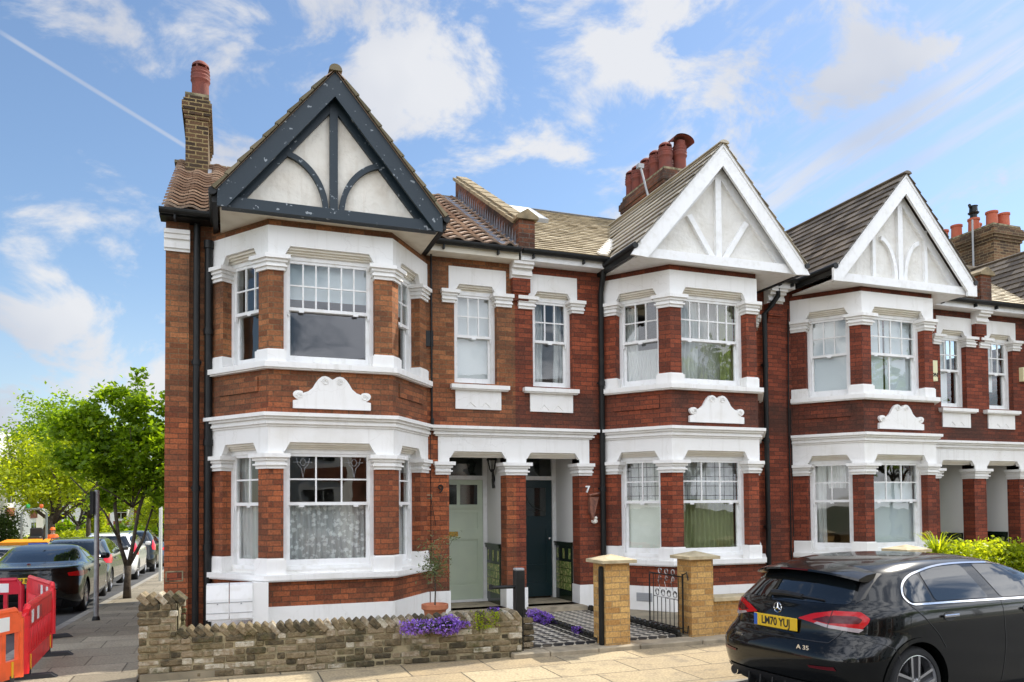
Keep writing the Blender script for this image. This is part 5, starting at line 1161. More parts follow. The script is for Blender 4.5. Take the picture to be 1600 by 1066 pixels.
MAPB = [((.25, 0, 4.45), (.55, .5, .55)), ((.22, 0, 5.05), (.22, .22, .28)), ((-.35, .1, 4.75), (.40, .35, .28)), ((.95, 0, 4.5), (.35, .4, .45)), ((-.75, .1, 4.25), (.55, .6, .35)), ((-1.25, .1, 3.9), (.50, .6, .40)), ((.0, .3, 3.7), (1.0, .9, .5)), ((.85, -.1, 3.6), (.6, .7, .55)), ((-.9, -.1, 3.2), (.75, .7, .42)), ((.7, 0, 2.85), (.8, .7, .45)), ((-.25, 0, 2.75), (.7, .7, .35)), ((.0, -.4, 3.2), (.6, .4, .4)), ((.9, .1, 2.35), (.5, .5, .3)), ((-.6, .2, 2.35), (.5, .4, .25)), ((.2, .3, 2.45), (.5, .4, .22))]
tree('maple_tree', 'young maple with several slender stems growing from the side pavement beside the corner house', 'tree', (-2.2, 20.05, tz), limbs, MAPB, 14500, .13, LEAFA, cl=.105)
def street_tree(x, y, h, r, label, lm, n, leaf=.17, trunk_h=None, r0=.16, lean=0, name='street_tree', group='trees on the far side of the side street'):
    z = gz(y); th = trunk_h or h*.38; L = [([(0, 0, -.1), (lean*.4, 0, th*.5), (lean, 0, th)], [r0*1.25, r0, r0*.85])]
    for k in range(7):
        a = k*2.4; L.append(limb((lean, 0, th*.85), (lean+r*.75*math.cos(a), r*.75*math.sin(a), th+(h-th)*(.35+.09*k)), .12, 5, r0*.5, .02))
    B = [((lean, 0, h*.66), (r*.8, r*.8, h*.25))]
    for k in range(8): a = k*2.4+y; q = .5+.25*math.sin(k*3.3+x); B.append(((lean+r*.62*math.cos(a), r*.62*math.sin(a), h*(.48+.06*k)), (r*q, r*q, h*.13)))
    return tree(name, label, 'tree', (x, y, z), L, B, n, leaf, lm, group=group, cl=.3)
street_tree(-9.4, 46, 7.2, 2.9, 'yellow-green tree at the far left with a short leaning trunk above the orange dumper', LEAFB, 15000, lean=.9, trunk_h=2.6, r0=.2)
street_tree(-9.5, 51, 9.0, 3.0, 'straight-trunked street tree left of the grey sign pole, crown behind the maple', LEAFA, 13000, .19, trunk_h=3.4)
street_tree(-9.3, 62, 9.5, 3.0, 'street tree whose trunk stands just behind the grey sign pole', LEAFA, 8000, .22, trunk_h=3.2)
street_tree(-9.6, 29, 6.2, 2.5, 'tall yellow-green tree cut off by the left edge of the photo', LEAFB, 15000, .15, trunk_h=2.6)
street_tree(-1.7, 62, 9.0, 3.2, 'light green tree far down the side street beside the corner of the brick house', LEAFB, 9000, .24, trunk_h=2.4)
street_tree(-3.6, 88, 10, 4.2, 'broad bright tree at the far end of the side street', LEAFB, 9000, .32, trunk_h=2.4)
street_tree(-13.5, 84, 11, 4.5, 'dense tree closing the far end of the side street behind the cars', LEAFA, 8000, .34, trunk_h=3)
street_tree(-12.6, 33, 6.8, 2.0, 'bushy garden tree behind the hedge at the left edge', LEAFA, 6000, .18, trunk_h=2.4)
street_tree(-8.5, 102, 10, 5.2, 'far low spreading tree filling the end of the street between the trunks', LEAFB, 9000, .38, trunk_h=1.6)
street_tree(-20, 92, 11, 5.5, 'far tree rising behind the roofs across the side street', LEAFA, 8000, .38, trunk_h=2.2)
street_tree(-5.6, 78, 6, 2.6, 'small light green tree on the far verge beyond the parked cars', LEAFB, 6000, .22, trunk_h=1.2)
street_tree(33, -9.3, 10, 3.8, 'second street tree across the road behind the viewer, farther right', LEAFA, 6000, .3, trunk_h=3.4, group='trees across the road')
# the street trees across the road, which the windows and the paintwork mirror
street_tree(20.5, -9.3, 9.5, 3.6, 'broad street tree across the road behind the viewer, mirrored in the upper windows', LEAFA, 6000, .3, trunk_h=3.4, group='trees across the road')
street_tree(-6.5, -12, 10.5, 3.8, 'tall street tree across the road to the left behind the viewer', LEAFA, 6000, .3, trunk_h=3.4, group='trees across the road')
def bush(name, label, cat, boxes, n, leaf, lm, loc, group=None, cl=.05):
    root = thing(name, label, cat, loc, group=group)
    P = np.concatenate([np.stack([rng.uniform(a, b, int(n/len(boxes))), rng.uniform(c, d, int(n/len(boxes))), e+(f-e)*rng.random(int(n/len(boxes)))**.6], 1) for a, b, c, d, e, f in boxes])
    P += rng.normal(size=P.shape)*cl; leaf_mesh('foliage', P, leaf, lm, root)
    T = MB()
    for k in range(8):
        a, b, c, d, e, f = boxes[k % len(boxes)]; xx, yy = random.uniform(a, b), random.uniform(c, d); T.tube([(xx, yy, e-.15), (xx+.04, yy, (e+f)/2)], .012, 5)
    T.build('stems', BARK, root); return root
bush('hedge', 'clipped green garden hedge at the left edge beyond the parked cars', 'hedge', [(-12.0, -11.1, 28, 46, gz(37)-.2, gz(37)+1.75)], 16000, .13, LEAFD, (-11.5, 37, gz(37)))
bush('bush', 'dark round clipped bush between the trees across the side street', 'bush', [(-12.0, -10.6, 46.5, 49.0, gz(48), gz(48)+2.6)], 5000, .14, LEAFD, (-11.3, 48, gz(48)), cl=.25)
bush('bush', 'tall narrow bright green bush right of the grey sign pole', 'bush', [(-9.9, -9.0, 66, 68, gz(66), gz(66)+3.4)], 4000, .2, LEAFB, (-9.4, 67, gz(66)), cl=.15)
bush('hedge', 'golden-green hedge behind the parked black hatchback', 'hedge', [(10.6, 12.4, 9.25, 9.75, .55, 1.12), (12.2, 13.4, 9.25, 9.8, .5, 1.05)], 6500, .07, LEAFB, (12, 9.5, 0))
bush('bush', 'small-leaved variegated bush at the right edge above the hatchback', 'bush', [(13.3, 15.2, 9.2, 9.9, .5, 1.06)], 5000, .05, rnd_mat('variegated_leaf', [(.12, .16, .06), (.30, .34, .18), (.55, .56, .40)], .5, 3, .2, bumpk=None, trans=.3), (14, 9.5, 0))
# spiky phormium
root = thing('spiky_plant', 'spiky strap-leaved plant rising from the left end of the golden hedge', 'plant', (10.6, 9.6, .1)); m = MB()
for k in range(46):
    a = rng.uniform(0, 6.28); l_ = rng.uniform(.45, .8); dx, dy = math.cos(a), math.sin(a); w = .018; p = []
    for t in np.linspace(0, 1, 6): p.append((10.7+dx*l_*.75*t, 9.45+dy*l_*.6*t, (.86+l_*1.55*t-l_*.95*t*t)))
    for (a0, b0), ta in zip(zip(p, p[1:]), np.linspace(1, .1, 5)): m._add([(a0[0]-dy*w*ta, a0[1]+dx*w*ta, a0[2]), (a0[0]+dy*w*ta, a0[1]-dx*w*ta, a0[2]), (b0[0]+dy*w*ta*.7, b0[1]-dx*w*ta*.7, b0[2]), (b0[0]-dy*w*ta*.7, b0[1]+dx*w*ta*.7, b0[2])], [(0, 1, 2, 3)], random.random())
m.build('blades', LEAFB, root)
# purple aubrieta
PURP = rnd_mat('purple_petals', [(.07, .03, .26), (.16, .07, .48), (.27, .14, .62), (.50, .36, .78)], .7, 3, .2, bumpk=None, trans=.2)
def flowers(label, cx, cy, cz, rx, ry, rz, n, seed=0):
    root = thing('flower_clump', label, 'flowers', (cx, cy, cz-rz)); 
    d = rng.normal(size=(n, 3)); d /= np.linalg.norm(d, axis=1)[:, None]; wob = 1+.25*np.sin(d[:, 0]*6+seed)+.12*rng.normal(size=n); P = np.array([cx, cy, cz])+d*np.array([rx, ry, rz])*wob[:, None]
    leaf_mesh('blossom', P, .026, PURP, root, aspect=1.05); P2 = np.array([cx, cy, cz])+(rng.normal(size=(n//2, 3))*.42)*np.array([rx, ry, rz]); leaf_mesh('leaves', P2, .03, LEAFD, root)
flowers('purple flower clump spilling over the weathered wall', 2.28, 8.76, .43, .36, .07, .085, 1500)
flowers('few purple flowers on the wall top beside the black gate post', 3.02, 8.98, .55, .07, .06, .03, 120)
flowers('purple flower mound growing between the two tiled paths', 4.36, 10.85, .15, .12, .34, .08, 1200, 2)
flowers('small purple flower tuft at the front end of the path edging', 4.42, 9.62, .13, .06, .10, .04, 200, 4)
P = np.stack([rng.uniform(2.70, 3.0, 500), rng.uniform(8.70, 8.95, 500), rng.uniform(.36, .56, 500)], 1); root = thing('wall_plant', 'pale green trailing plant on the right end of the weathered wall', 'plant', (2.85, 8.8, .4)); leaf_mesh('leaves', P, .03, LEAFB, root)
# small standard olive tree in a terracotta pot
root = thing('potted_tree', 'small thin standard tree in a terracotta pot in front of the pale green door', 'potted plant', (2.72, 10.45, .075)); px, py = 2.66, 10.45
m = MB(); m.lathe([(.11, .09), (.15, .38), (.17, .40), (.185, .41), (.185, .47), (.165, .475), (.15, .44), (.001, .43)], px, py, 24); m.build('pot', mat('clean_terracotta', (.48, .17, .08), .7, noise=(9, (.36, .12, .06), .4, .7, 5)), root, smooth=40)
m = MB(); m.tube([(px, py, .42), (px+.01, py, .7), (px-.01, py, 1.0)], [.012, .010, .008], 7)
for e in ((-.12, .02, 1.35), (.30, .0, 1.42), (.16, .05, 1.3), (-.15, 0, 1.15), (-.02, .03, 1.5), (.08, -.08, 1.2), (.05, .1, 1.05), (-.1, -.05, 1.0)):
    m.tube([(px, py, .86+.03*abs(e[0])), (px+e[0]*.5, py+e[1], (.9+e[2])/2), (px+e[0], py+e[1], e[2])], [.006, .004, .002], 5)
m.build('stem', BARK, root)
OL = rnd_mat('olive_leaf', [(.05, .075, .03), (.10, .135, .055), (.17, .20, .10)], .5, 3, .2, bumpk=None, trans=.25)
P = np.concatenate([np.array([px, py, .98])+rng.normal(size=(620, 3))*np.array([.09, .09, .10]), np.array([px-.02, py, 1.25])+rng.normal(size=(130, 3))*np.array([.11, .08, .10]), np.array([px+.22, py, 1.38])+rng.normal(size=(45, 3))*np.array([.07, .04, .035])]); leaf_mesh('foliage', P, .052, OL, root, aspect=4)

# ------------------------------------------------------------------ cars
GLS = mat('tinted_car_glass', (.006, .008, .009), .02, spec=.7, coat=.35)
TYRE = mat('tyre_rubber', (.015, .015, .016), .8, bump=(60, .3, .003)); RIM = mat('machined_alloy', (.62, .62, .63), .28, metal=1); DRIM = mat('dark_alloy', (.05, .05, .055), .35, metal=.6)
REDL = mat('red_tail_light', (.50, .004, .008), .2, coat=.25, spec=.3); REDD = mat('dark_red_lens', (.09, .003, .008), .2, coat=.2, spec=.3); CLR = mat('clear_lens', (.42, .34, .34), .15, coat=.5)
PLY = mat('yellow_number_plate', (.80, .50, .02), .4); PLB = mat('plate_blue_band', (.02, .10, .42), .4); TRIM = mat('black_trim', (.014, .014, .015), .5)
PROF = {
 # z, x_rear, x_front, half width
 'hatch': [(.16, .22, 4.22, .84), (.26, .08, 4.34, .875), (.40, .015, 4.40, .893), (.55, .0, 4.42, .898), (.66, .035, 4.42, .898), (.74, .085, 4.40, .898), (.84, .10, 4.34, .896), (.93, .13, 4.12, .885), (.985, .17, 3.70, .862), (1.03, .215, 3.30, .835), (1.10, .27, 3.06, .795), (1.20, .35, 2.86, .735), (1.30, .46, 2.62, .672), (1.36, .62, 2.42, .62), (1.40, .84, 2.25, .55), (1.425, 1.10, 2.05, .44), (1.435, 1.35, 1.75, .25)],
 'sedan': [(.18, .24, 4.70, .86), (.30, .06, 4.84, .90), (.45, .0, 4.90, .925), (.62, .0, 4.92, .93), (.74, .04, 4.90, .93), (.86, .07, 4.80, .92), (.98, .09, 4.35, .90), (1.05, .14, 3.75, .87), (1.085, .55, 3.55, .82), (1.12, .90, 3.40, .785), (1.22, 1.15, 3.10, .72), (1.33, 1.45, 2.80, .655), (1.40, 1.75, 2.55, .59), (1.44, 2.0, 2.35, .46), (1.455, 2.1, 2.25, .25)],
 'estate': [(.18, .20, 4.40, .85), (.30, .05, 4.52, .89), (.45, .0, 4.58, .905), (.62, .0, 4.60, .91), (.76, .05, 4.58, .91), (.88, .08, 4.48, .90), (.98, .12, 4.10, .885), (1.05, .17, 3.60, .86), (1.12, .24, 3.35, .82), (1.24, .36, 3.05, .755), (1.36, .52, 2.75, .69), (1.43, .68, 2.55, .63), (1.47, .95, 2.3, .52), (1.485, 1.4, 2.0, .3)],
 'suv': [(.24, .20, 4.35, .87), (.38, .05, 4.46, .91), (.55, .0, 4.52, .93), (.75, .0, 4.54, .935), (.92, .05, 4.50, .93), (1.04, .09, 4.25, .915), (1.12, .13, 3.70, .89), (1.20, .20, 3.40, .85), (1.34, .32, 3.12, .79), (1.48, .46, 2.85, .73), (1.57, .60, 2.65, .67), (1.62, .85, 2.4, .56), (1.64, 1.3, 2.1, .3)]}
zl = lambda z: z if z < 1 else 1+(z-1)*.85      # the hatchback's low greenhouse
PROF['hatch'] = [(zl(a), b, c, d) for a, b, c, d in PROF['hatch']]
class CarShape:
    def __init__(s, kind, hs=1.0):
        P = np.array(PROF[kind], float); P[:, 0] *= hs; t = np.arange(len(P)); s.n = len(P); tt = np.linspace(0, len(P)-1, (len(P)-1)*4+1); rows = []
        for q in tt:
            i = min(int(q), len(P)-2); f = q-i; p0 = P[max(i-1, 0)]; p1 = P[i]; p2 = P[i+1]; p3 = P[min(i+2, len(P)-1)]
            m1 = (p2-p0)/2; m2 = (p3-p1)/2; m1 = np.where((p1-p0)*(p2-p1) <= 0, 0, m1) if i > 0 else (p2-p1); m2 = np.where((p2-p1)*(p3-p2) <= 0, 0, m2)
            h = (2*f**3-3*f**2+1)*p1+(f**3-2*f**2+f)*m1+(-2*f**3+3*f**2)*p2+(f**3-f**2)*m2; rows.append(h)
        s.T = np.array(rows); s.T[:, 0] = np.maximum.accumulate(s.T[:, 0]+np.arange(len(rows))*1e-7)
    def at(s, z): return [np.interp(z, s.T[:, 0], s.T[:, k]) for k in (1, 2, 3)]
    def corner(s, z):
        xr, xf, w = s.at(z); L = xf-xr; return xr, xf, w, min(.80, .42*L), min(np.interp(z, [.98, 1.15], [1.15, .42]), .45*L)
    def nr(s, z): return float(np.interp(z, [.58, .76], [3.5, 2.7]))
    def wrap(s, t, z):
        """t 0..1 round the rear corner (0 = centre), 1..2 along the side, 2..3 round the front"""
        xr, xf, w, a, b = s.corner(z); n = s.nr(z)
        if t <= 1: ph = t*math.pi/2; return xr+a-a*max(0, math.cos(ph))**(2/n), w*max(0, math.sin(ph))**(2/n)
        if t <= 2: return xr+a+(xf-b-xr-a)*(t-1), w
        ph = (3-t)*math.pi/2; return xf-b+b*max(0, math.cos(ph))**(2/2.3), w*max(0, math.sin(ph))**(2/2.3)
    def sidey(s, x, z):
        xr, xf, w, a, b = s.corner(z)
        if x < xr+a: q = min(1, max(0, (xr+a-x)/a)); return w*(1-q**s.nr(z))**(1/s.nr(z))
        if x > xf-b: q = min(1, max(0, (x-xf+b)/b)); return w*(1-q**2.3)**(1/2.3)
        return w
    def rearx(s, y, z):
        xr, xf, w, a, b = s.corner(z); q = min(1, abs(y)/w); return xr+a-a*(1-q**s.nr(z))**(1/s.nr(z))
    def frontx(s, y, z):
        xr, xf, w, a, b = s.corner(z); q = min(1, abs(y)/w); return xf-b+b*(1-q**2.3)**(1/2.3)
def flat_patch(poly, fn, step=.05):
    """tessellate a polygon (p,q) and map each vertex through fn"""
    bm = bmesh.new(); vs = [bm.verts.new((p, q, 0)) for p, q in poly]; bm.faces.new(vs)
    ps = [p for p, q in poly]; qs = [q for p, q in poly]
    for ax, lo, hi in ((0, min(ps), max(ps)), (1, min(qs), max(qs))):
        k = int((hi-lo)/step)
        for i in range(1, k+1):
            c = lo+(hi-lo)*i/(k+1); co = (c, 0, 0) if ax == 0 else (0, c, 0); no = (1, 0, 0) if ax == 0 else (0, 1, 0)
            bmesh.ops.bisect_plane(bm, geom=bm.verts[:]+bm.edges[:]+bm.faces[:], plane_co=co, plane_no=no, dist=1e-5)
    for v in bm.verts: v.co = fn(v.co.x, v.co.y)
    return bm
def bm_obj(bm, name, mt, parent, M, smooth=True, thick=0):
    me = bpy.data.meshes.new(name); bmesh.ops.recalc_face_normals(bm, faces=bm.faces); bm.to_mesh(me); bm.free(); me.materials.append(mt)
    if smooth: me.polygons.foreach_set('use_smooth', [True]*len(me.polygons))
    return link(name, me, parent, M)
def round_poly(p, r=.03, k=4):
    out = []
    for i in range(len(p)):
        a, b, c = Vector(p[i-1]), Vector(p[i]), Vector(p[(i+1) % len(p)]); u, v = (a-b), (c-b); rr = min(r, u.length*.45, v.length*.45); s, e = b+u.normalized()*rr, b+v.normalized()*rr
        for j in range(k+1): t = j/k; out.append(tuple((1-t)**2*s+2*t*(1-t)*b+t*t*e))
    return out
def car(kind, label, x, y, z, rz, paint, plate=None, detail=False, group='cars parked along the side street', hs=1.0, dark=True, name='parked_car'):
    Sh = CarShape(kind, hs); root = thing(name, label, 'car', (x, y, z), rz, group); M = root.matrix_basis.copy(); LEN = {'hatch': 4.42, 'sedan': 4.92, 'estate': 4.6, 'suv': 4.54}[kind]
    ax1, ax2 = {'hatch': (.79, 3.52), 'sedan': (1.12, 4.05), 'estate': (.88, 3.68), 'suv': (.88, 3.6)}[kind]; wr = {'hatch': .325, 'sedan': .335, 'estate': .33, 'suv': .36}[kind]
    # body
    ts = list(np.linspace(0, 1, 15))+list(np.linspace(1, 2, 16)[1:])+list(np.linspace(2, 3, 15)[1:])
    zs = Sh.T[:, 0]; bm = bmesh.new(); rings = []
    for zz in zs:
        ring = []
        for t in ts: px, py = Sh.wrap(t, zz); ring.append((px, -py))
        full_ = ring+[(px, -py) for px, py in ring[-2:0:-1]]
        if kind: pass
        rings.append([bm.verts.new((px, py, zz+(.0 if zz < zs[-1] else .0))) for px, py in full_])
    n = len(rings[0])
    for a, b in zip(rings, rings[1:]):
        for i in range(n): bm.faces.new((a[i], a[(i+1) % n], b[(i+1) % n], b[i]))
    bm.faces.new(rings[0][::-1]); bm.faces.new(rings[-1])
    me = bpy.data.meshes.new('body'); bmesh.ops.recalc_face_normals(bm, faces=bm.faces); bm.to_mesh(me); bm.free()
    tmp = bpy.data.objects.new('tmp', me); COL.objects.link(tmp); cut = MB()
    for xx in (ax1, ax2):
        for s in (-1, 1): cut.lathe([(wr+.045, min(s*.62, s*1.1)), (wr+.045, max(s*.62, s*1.1))], xx, wr, 36, ax='y')
    for i, v in enumerate(cut.v): pass
    cme = bpy.data.meshes.new('c'); cme.from_pydata(cut.v, [], cut.f); bm = bmesh.new(); bm.from_mesh(cme); bmesh.ops.recalc_face_normals(bm, faces=bm.faces); bm.to_mesh(cme); bm.free(); co = bpy.data.objects.new('c', cme); COL.objects.link(co)
    md = tmp.modifiers.new('b', 'BOOLEAN'); md.operation = 'DIFFERENCE'; md.object = co; md.solver = 'EXACT'
    dg = bpy.context.evaluated_depsgraph_get(); me2 = bpy.data.meshes.new_from_object(tmp.evaluated_get(dg)); me2.name = 'body'
    bpy.data.objects.remove(tmp); bpy.data.objects.remove(co)
    me2.materials.clear(); me2.materials.append(paint); me2.polygons.foreach_set('use_smooth', [True]*len(me2.polygons)); me2.set_sharp_from_angle(angle=R(38))
    link('body', me2, root, M)
    # wheels
    for xx in (ax1, ax2):
        for s in (-1, 1):
            yo = s*(Sh.sidey(xx, wr+.1)-.012) if True else s*.89; d = -s
            rf = .80 if detail else .68; t = MB(); prof = [(wr*(rf-.04), yo+d*.02), (wr*rf, yo+d*.002), (wr*(rf+.10), yo), (wr*.955, yo+d*.02), (wr, yo+d*.05), (wr, yo+d*.18), (wr*.95, yo+d*.21), (wr*(rf-.04), yo+d*.20)]
            t.lathe(prof, xx, wr, 40, ax='y', caps=False); wo = t.build('wheel', TYRE, root, M, smooth=50)
            r_ = MB(); r_.lathe([(wr*rf, yo+d*.012), (wr*(rf-.035), yo+d*.008), (wr*(rf-.06), yo+d*.03), (wr*(rf-.07), yo+d*.16)], xx, wr, 40, ax='y', caps=False)
            k0 = len(r_.v)
            nsp = 5
            for q in range(nsp):
                a0 = q*2*math.pi/nsp+math.pi/2
                for off in (-.085, .085):
                    ca, sa = math.cos(a0), math.sin(a0); pa, pb = -sa, ca
                    ir, orr = wr*.10, wr*(rf-.04); w0, w1 = .010, .013
                    o0, o1 = off*.45*wr/.325, off*1.0*wr/.325*(.55 if detail else .6)
                    A = [(ca*ir+pa*(o0-w0), sa*ir+pb*(o0-w0)), (ca*orr+pa*(o1-w1), sa*orr+pb*(o1-w1)), (ca*orr+pa*(o1+w1), sa*orr+pb*(o1+w1)), (ca*ir+pa*(o0+w0), sa*ir+pb*(o0+w0))]
                    r_.prismY([(xx+p, wr+q_) for p, q_ in A], yo+min(d*.014, d*.035), yo+max(d*.014, d*.035))
            r_.lathe([(.001, yo+d*.012), (.045, yo+d*.012), (.055, yo+d*.03)], xx, wr, 16, ax='y'); r_.build('rim', RIM, wo, M, smooth=35)
            h = MB(); h.lathe([(.001, yo+d*.10), (wr*(rf-.09), yo+d*.10), (wr*(rf-.07), yo+d*.14)], xx, wr, 24, ax='y'); h.build('brake_disc', DRIM, wo, M, smooth=35)
            if detail:
                df = MB()
                for q in range(nsp):     # dark spoke bodies between the bright edges
                    a0 = q*2*math.pi/nsp+math.pi/2; ca, sa = math.cos(a0), math.sin(a0); pa, pb = -sa, ca; ir, orr = wr*.12, wr*(rf-.05)
                    A = [(ca*ir+pa*(-.035), sa*ir+pb*(-.035)), (ca*orr+pa*(-.045), sa*orr+pb*(-.045)), (ca*orr+pa*.045, sa*orr+pb*.045), (ca*ir+pa*.035, sa*ir+pb*.035)]
                    df.prismY([(xx+p, wr+q_) for p, q_ in A], yo+min(d*.030, d*.055), yo+max(d*.030, d*.055))
                df.build('dark_spokes', DRIM, wo, M)
    sd_ = lambda off, s: (lambda px, pz: Vector((px, s*(Sh.sidey(px, pz)+off), pz)))
    rr_ = lambda off: (lambda py, pz: Vector((Sh.rearx(py, pz)-off, py, pz)))
    fr_ = lambda off: (lambda py, pz: Vector((Sh.frontx(py, pz)+off, py, pz)))
    def wp(off, s):
        def f(t, pz):
            x0, y0 = Sh.wrap(t, pz); x1, y1 = Sh.wrap(t+.01, pz); tx, ty = x1-x0, y1-y0; l = math.hypot(tx, ty) or 1; return Vector((x0-ty/l*off*(1 if t < 1 else 0), s*(y0+tx/l*off), pz))
        return f
    rows = Sh.T; belt, top = {'hatch': (.985, 1.335), 'sedan': (1.03, 1.375), 'estate': (1.03, 1.40), 'suv': (1.12, 1.53)}[kind]; belt *= hs; top *= hs
    # side glazing as front-to-back polygons in (x, z)
    if kind == 'hatch': wins = [[(.80, 1.02), (.775, 1.09), (.84, 1.18), (.96, 1.25), (1.06, 1.28), (1.055, 1.018)], [(1.09, 1.017), (1.10, 1.29), (1.35, 1.33), (1.70, 1.345), (1.80, 1.005)], [(1.97, 1.0), (1.86, 1.345), (2.25, 1.325), (2.60, 1.24), (2.95, 1.10), (3.12, 1.0), (3.10, .992)]]
    elif kind == 'sedan': wins = [[(1.10, 1.06), (1.30, 1.22), (1.62, 1.355), (1.98, 1.385), (2.02, 1.035)], [(2.10, 1.035), (2.08, 1.385), (2.45, 1.37), (2.95, 1.22), (3.38, 1.06), (3.40, 1.035)]]
    elif kind == 'estate': wins = [[(.62, 1.06), (.74, 1.30), (.95, 1.39), (1.35, 1.41), (1.38, 1.045)], [(1.43, 1.045), (1.42, 1.41), (2.1, 1.41), (2.12, 1.035)], [(2.2, 1.035), (2.18, 1.41), (2.5, 1.38), (2.9, 1.24), (3.25, 1.06), (3.26, 1.035)]]
    else: wins = [[(.50, 1.17), (.66, 1.44), (.85, 1.52), (1.3, 1.55), (1.32, 1.14)], [(1.38, 1.14), (1.36, 1.55), (2.05, 1.55), (2.08, 1.13)], [(2.15, 1.13), (2.13, 1.55), (2.5, 1.52), (2.95, 1.36), (3.3, 1.16), (3.3, 1.13)]]
    Z_ = zl if kind == 'hatch' else (lambda z: z)
    wins = [[(p, Z_(q)*hs) for p, q in w_] for w_ in wins]
    for s in (-1, 1):
        for w_ in wins: bm_obj(flat_patch(round_poly(w_, .035), sd_(.004, s), .07), 'window', GLS, root, M)
    # rear glass, windscreen
    zr0, zr1, hw0, hw1 = {'hatch': (1.0, 1.30, .62, .50), 'sedan': (1.13, 1.42, .68, .42), 'estate': (1.06, 1.41, .72, .50), 'suv': (1.16, 1.55, .74, .52)}[kind]
    zr0 = Z_(zr0)*hs; zr1 = Z_(zr1)*hs
    bm_obj(flat_patch(round_poly([(-hw0, zr0), (hw0, zr0), (hw1, zr1), (-hw1, zr1)], .05), rr_(.004), .05), 'rear_window', GLS, root, M)
    bm_obj(flat_patch(round_poly([(-hw0, zr0+.06), (hw0, zr0+.06), (hw1, zr1), (-hw1, zr1)], .05), fr_(.004), .05), 'windscreen', GLS, root, M)
    # front: grille and headlights
    bm_obj(flat_patch(round_poly([(-.42, .52*hs), (.42, .52*hs), (.48, .74*hs), (-.48, .74*hs)], .05), fr_(.006), .06), 'grille', TRIM, root, M)
    for s in (-1, 1): bm_obj(flat_patch(round_poly([(s*.55, .64*hs), (s*.80, .68*hs), (s*.82, .78*hs), (s*.55, .76*hs)], .03), fr_(.008), .06), 'headlight', CLR, root, M)
    # tail lights
    tl = {'hatch': [(.105, .862), (.20, .915), (.34, .95), (.53, .95), (.605, .90), (.595, .86), (.53, .785), (.31, .815)], 'sedan': [(.50, .93), (.80, .95), (1.10, .93), (1.10, .85), (.90, .83), (.52, .86)], 'estate': [(.58, .95), (.80, 1.0), (1.0, 1.05), (1.06, .90), (.95, .80), (.62, .84)], 'suv': [(.62, 1.06), (.82, 1.28), (.92, 1.30), (.98, 1.08), (.92, .88), (.64, .92)]}[kind]
    tl = [(t, q*hs) for t, q in tl]
    for s in (-1, 1):
        lo = bm_obj(flat_patch(round_poly(tl, .02), wp(.008, s), .03), 'tail_light', REDL, root, M)
        if detail:
            bm_obj(flat_patch(round_poly([(.20, .865), (.30, .905), (.325, .90), (.34, .912), (.50, .915), (.55, .89), (.53, .855), (.36, .85), (.31, .845)], .012), wp(.011, s), .03), 'inner_lens', REDD, lo, M)
            bm_obj(flat_patch([(.22, .835), (.31, .808), (.53, .782), (.565, .81), (.54, .815), (.33, .832), (.24, .85)], wp(.011, s), .03), 'clear_strip', CLR, lo, M)
            bm_obj(flat_patch([(.308, .80), (.332, .952), (.337, .952), (.313, .80)], wp(.013, s), .03), 'lens_joint', TRIM, lo, M)
    # bumper strip, plate, seams, door handles, mirrors
    low = {'hatch': .22, 'sedan': .26, 'estate': .26, 'suv': .34}[kind]*hs
    bm_obj(flat_patch([(-.62, low-.02), (.62, low-.02), (.66, low+.12), (-.66, low+.12)], rr_(.012), .05), 'rear_diffuser', TRIM, root, M)
    pz = {'hatch': .80, 'sedan': .80, 'estate': .62, 'suv': .95}[kind]*hs
    bx_ = Sh.rearx(0, pz)
    pl_ = MB(); pl_.cbox(bx_-.022, bx_-.008, -.26, .26, pz-.056, pz+.056, .004); po = pl_.build('number_plate', PLY, root, M)
    if plate:
        if detail: q = MB(); q.box(bx_-.0235, bx_-.022, .215, .256, pz-.052, pz+.052); q.build('plate_band', PLB, po, M)
        me_ = text_mesh(plate, .094, .001, .0022); me_.materials.clear(); me_.materials.append(TRIM)
        link('plate_lettering', me_, po, M @ Matrix.Translation((bx_-.0235, -.012, pz)) @ (Matrix.Rotation(R(-90), 4, 'Z') @ Matrix.Rotation(R(90), 4, 'X')) @ Matrix.Diagonal((.90, 1.05, 1, 1)))
    def seam(name, pts, fn, w_=.006, mt=TRIM, h=None):
        if mt is CHR:
            for _ in range(2): pts = [pts[0]]+[q for a, b in zip(pts, pts[1:]) for q in ((a[0]*.75+b[0]*.25, a[1]*.75+b[1]*.25), (a[0]*.25+b[0]*.75, a[1]*.25+b[1]*.75))]+[pts[-1]]
        bm = bmesh.new(); L = []
        for i in range(len(pts)-1):
            a, b = Vector(pts[i]), Vector(pts[i+1]); k = max(1, int((b-a).length/.05))
            for j in range(k): L.append(a+(b-a)*j/k)
        L.append(Vector(pts[-1])); prev = None
        for i, p in enumerate(L):
            d = (L[min(i+1, len(L)-1)]-L[max(i-1, 0)]).normalized(); nn_ = Vector((-d.y, d.x))*w_/2; a, b = bm.verts.new(fn(*(p+nn_))), bm.verts.new(fn(*(p-nn_)))
            if prev: bm.faces.new((prev[0], a, b, prev[1]))
            prev = (a, b)
        return bm_obj(bm, name, mt, root, M)
    bot = low+.03
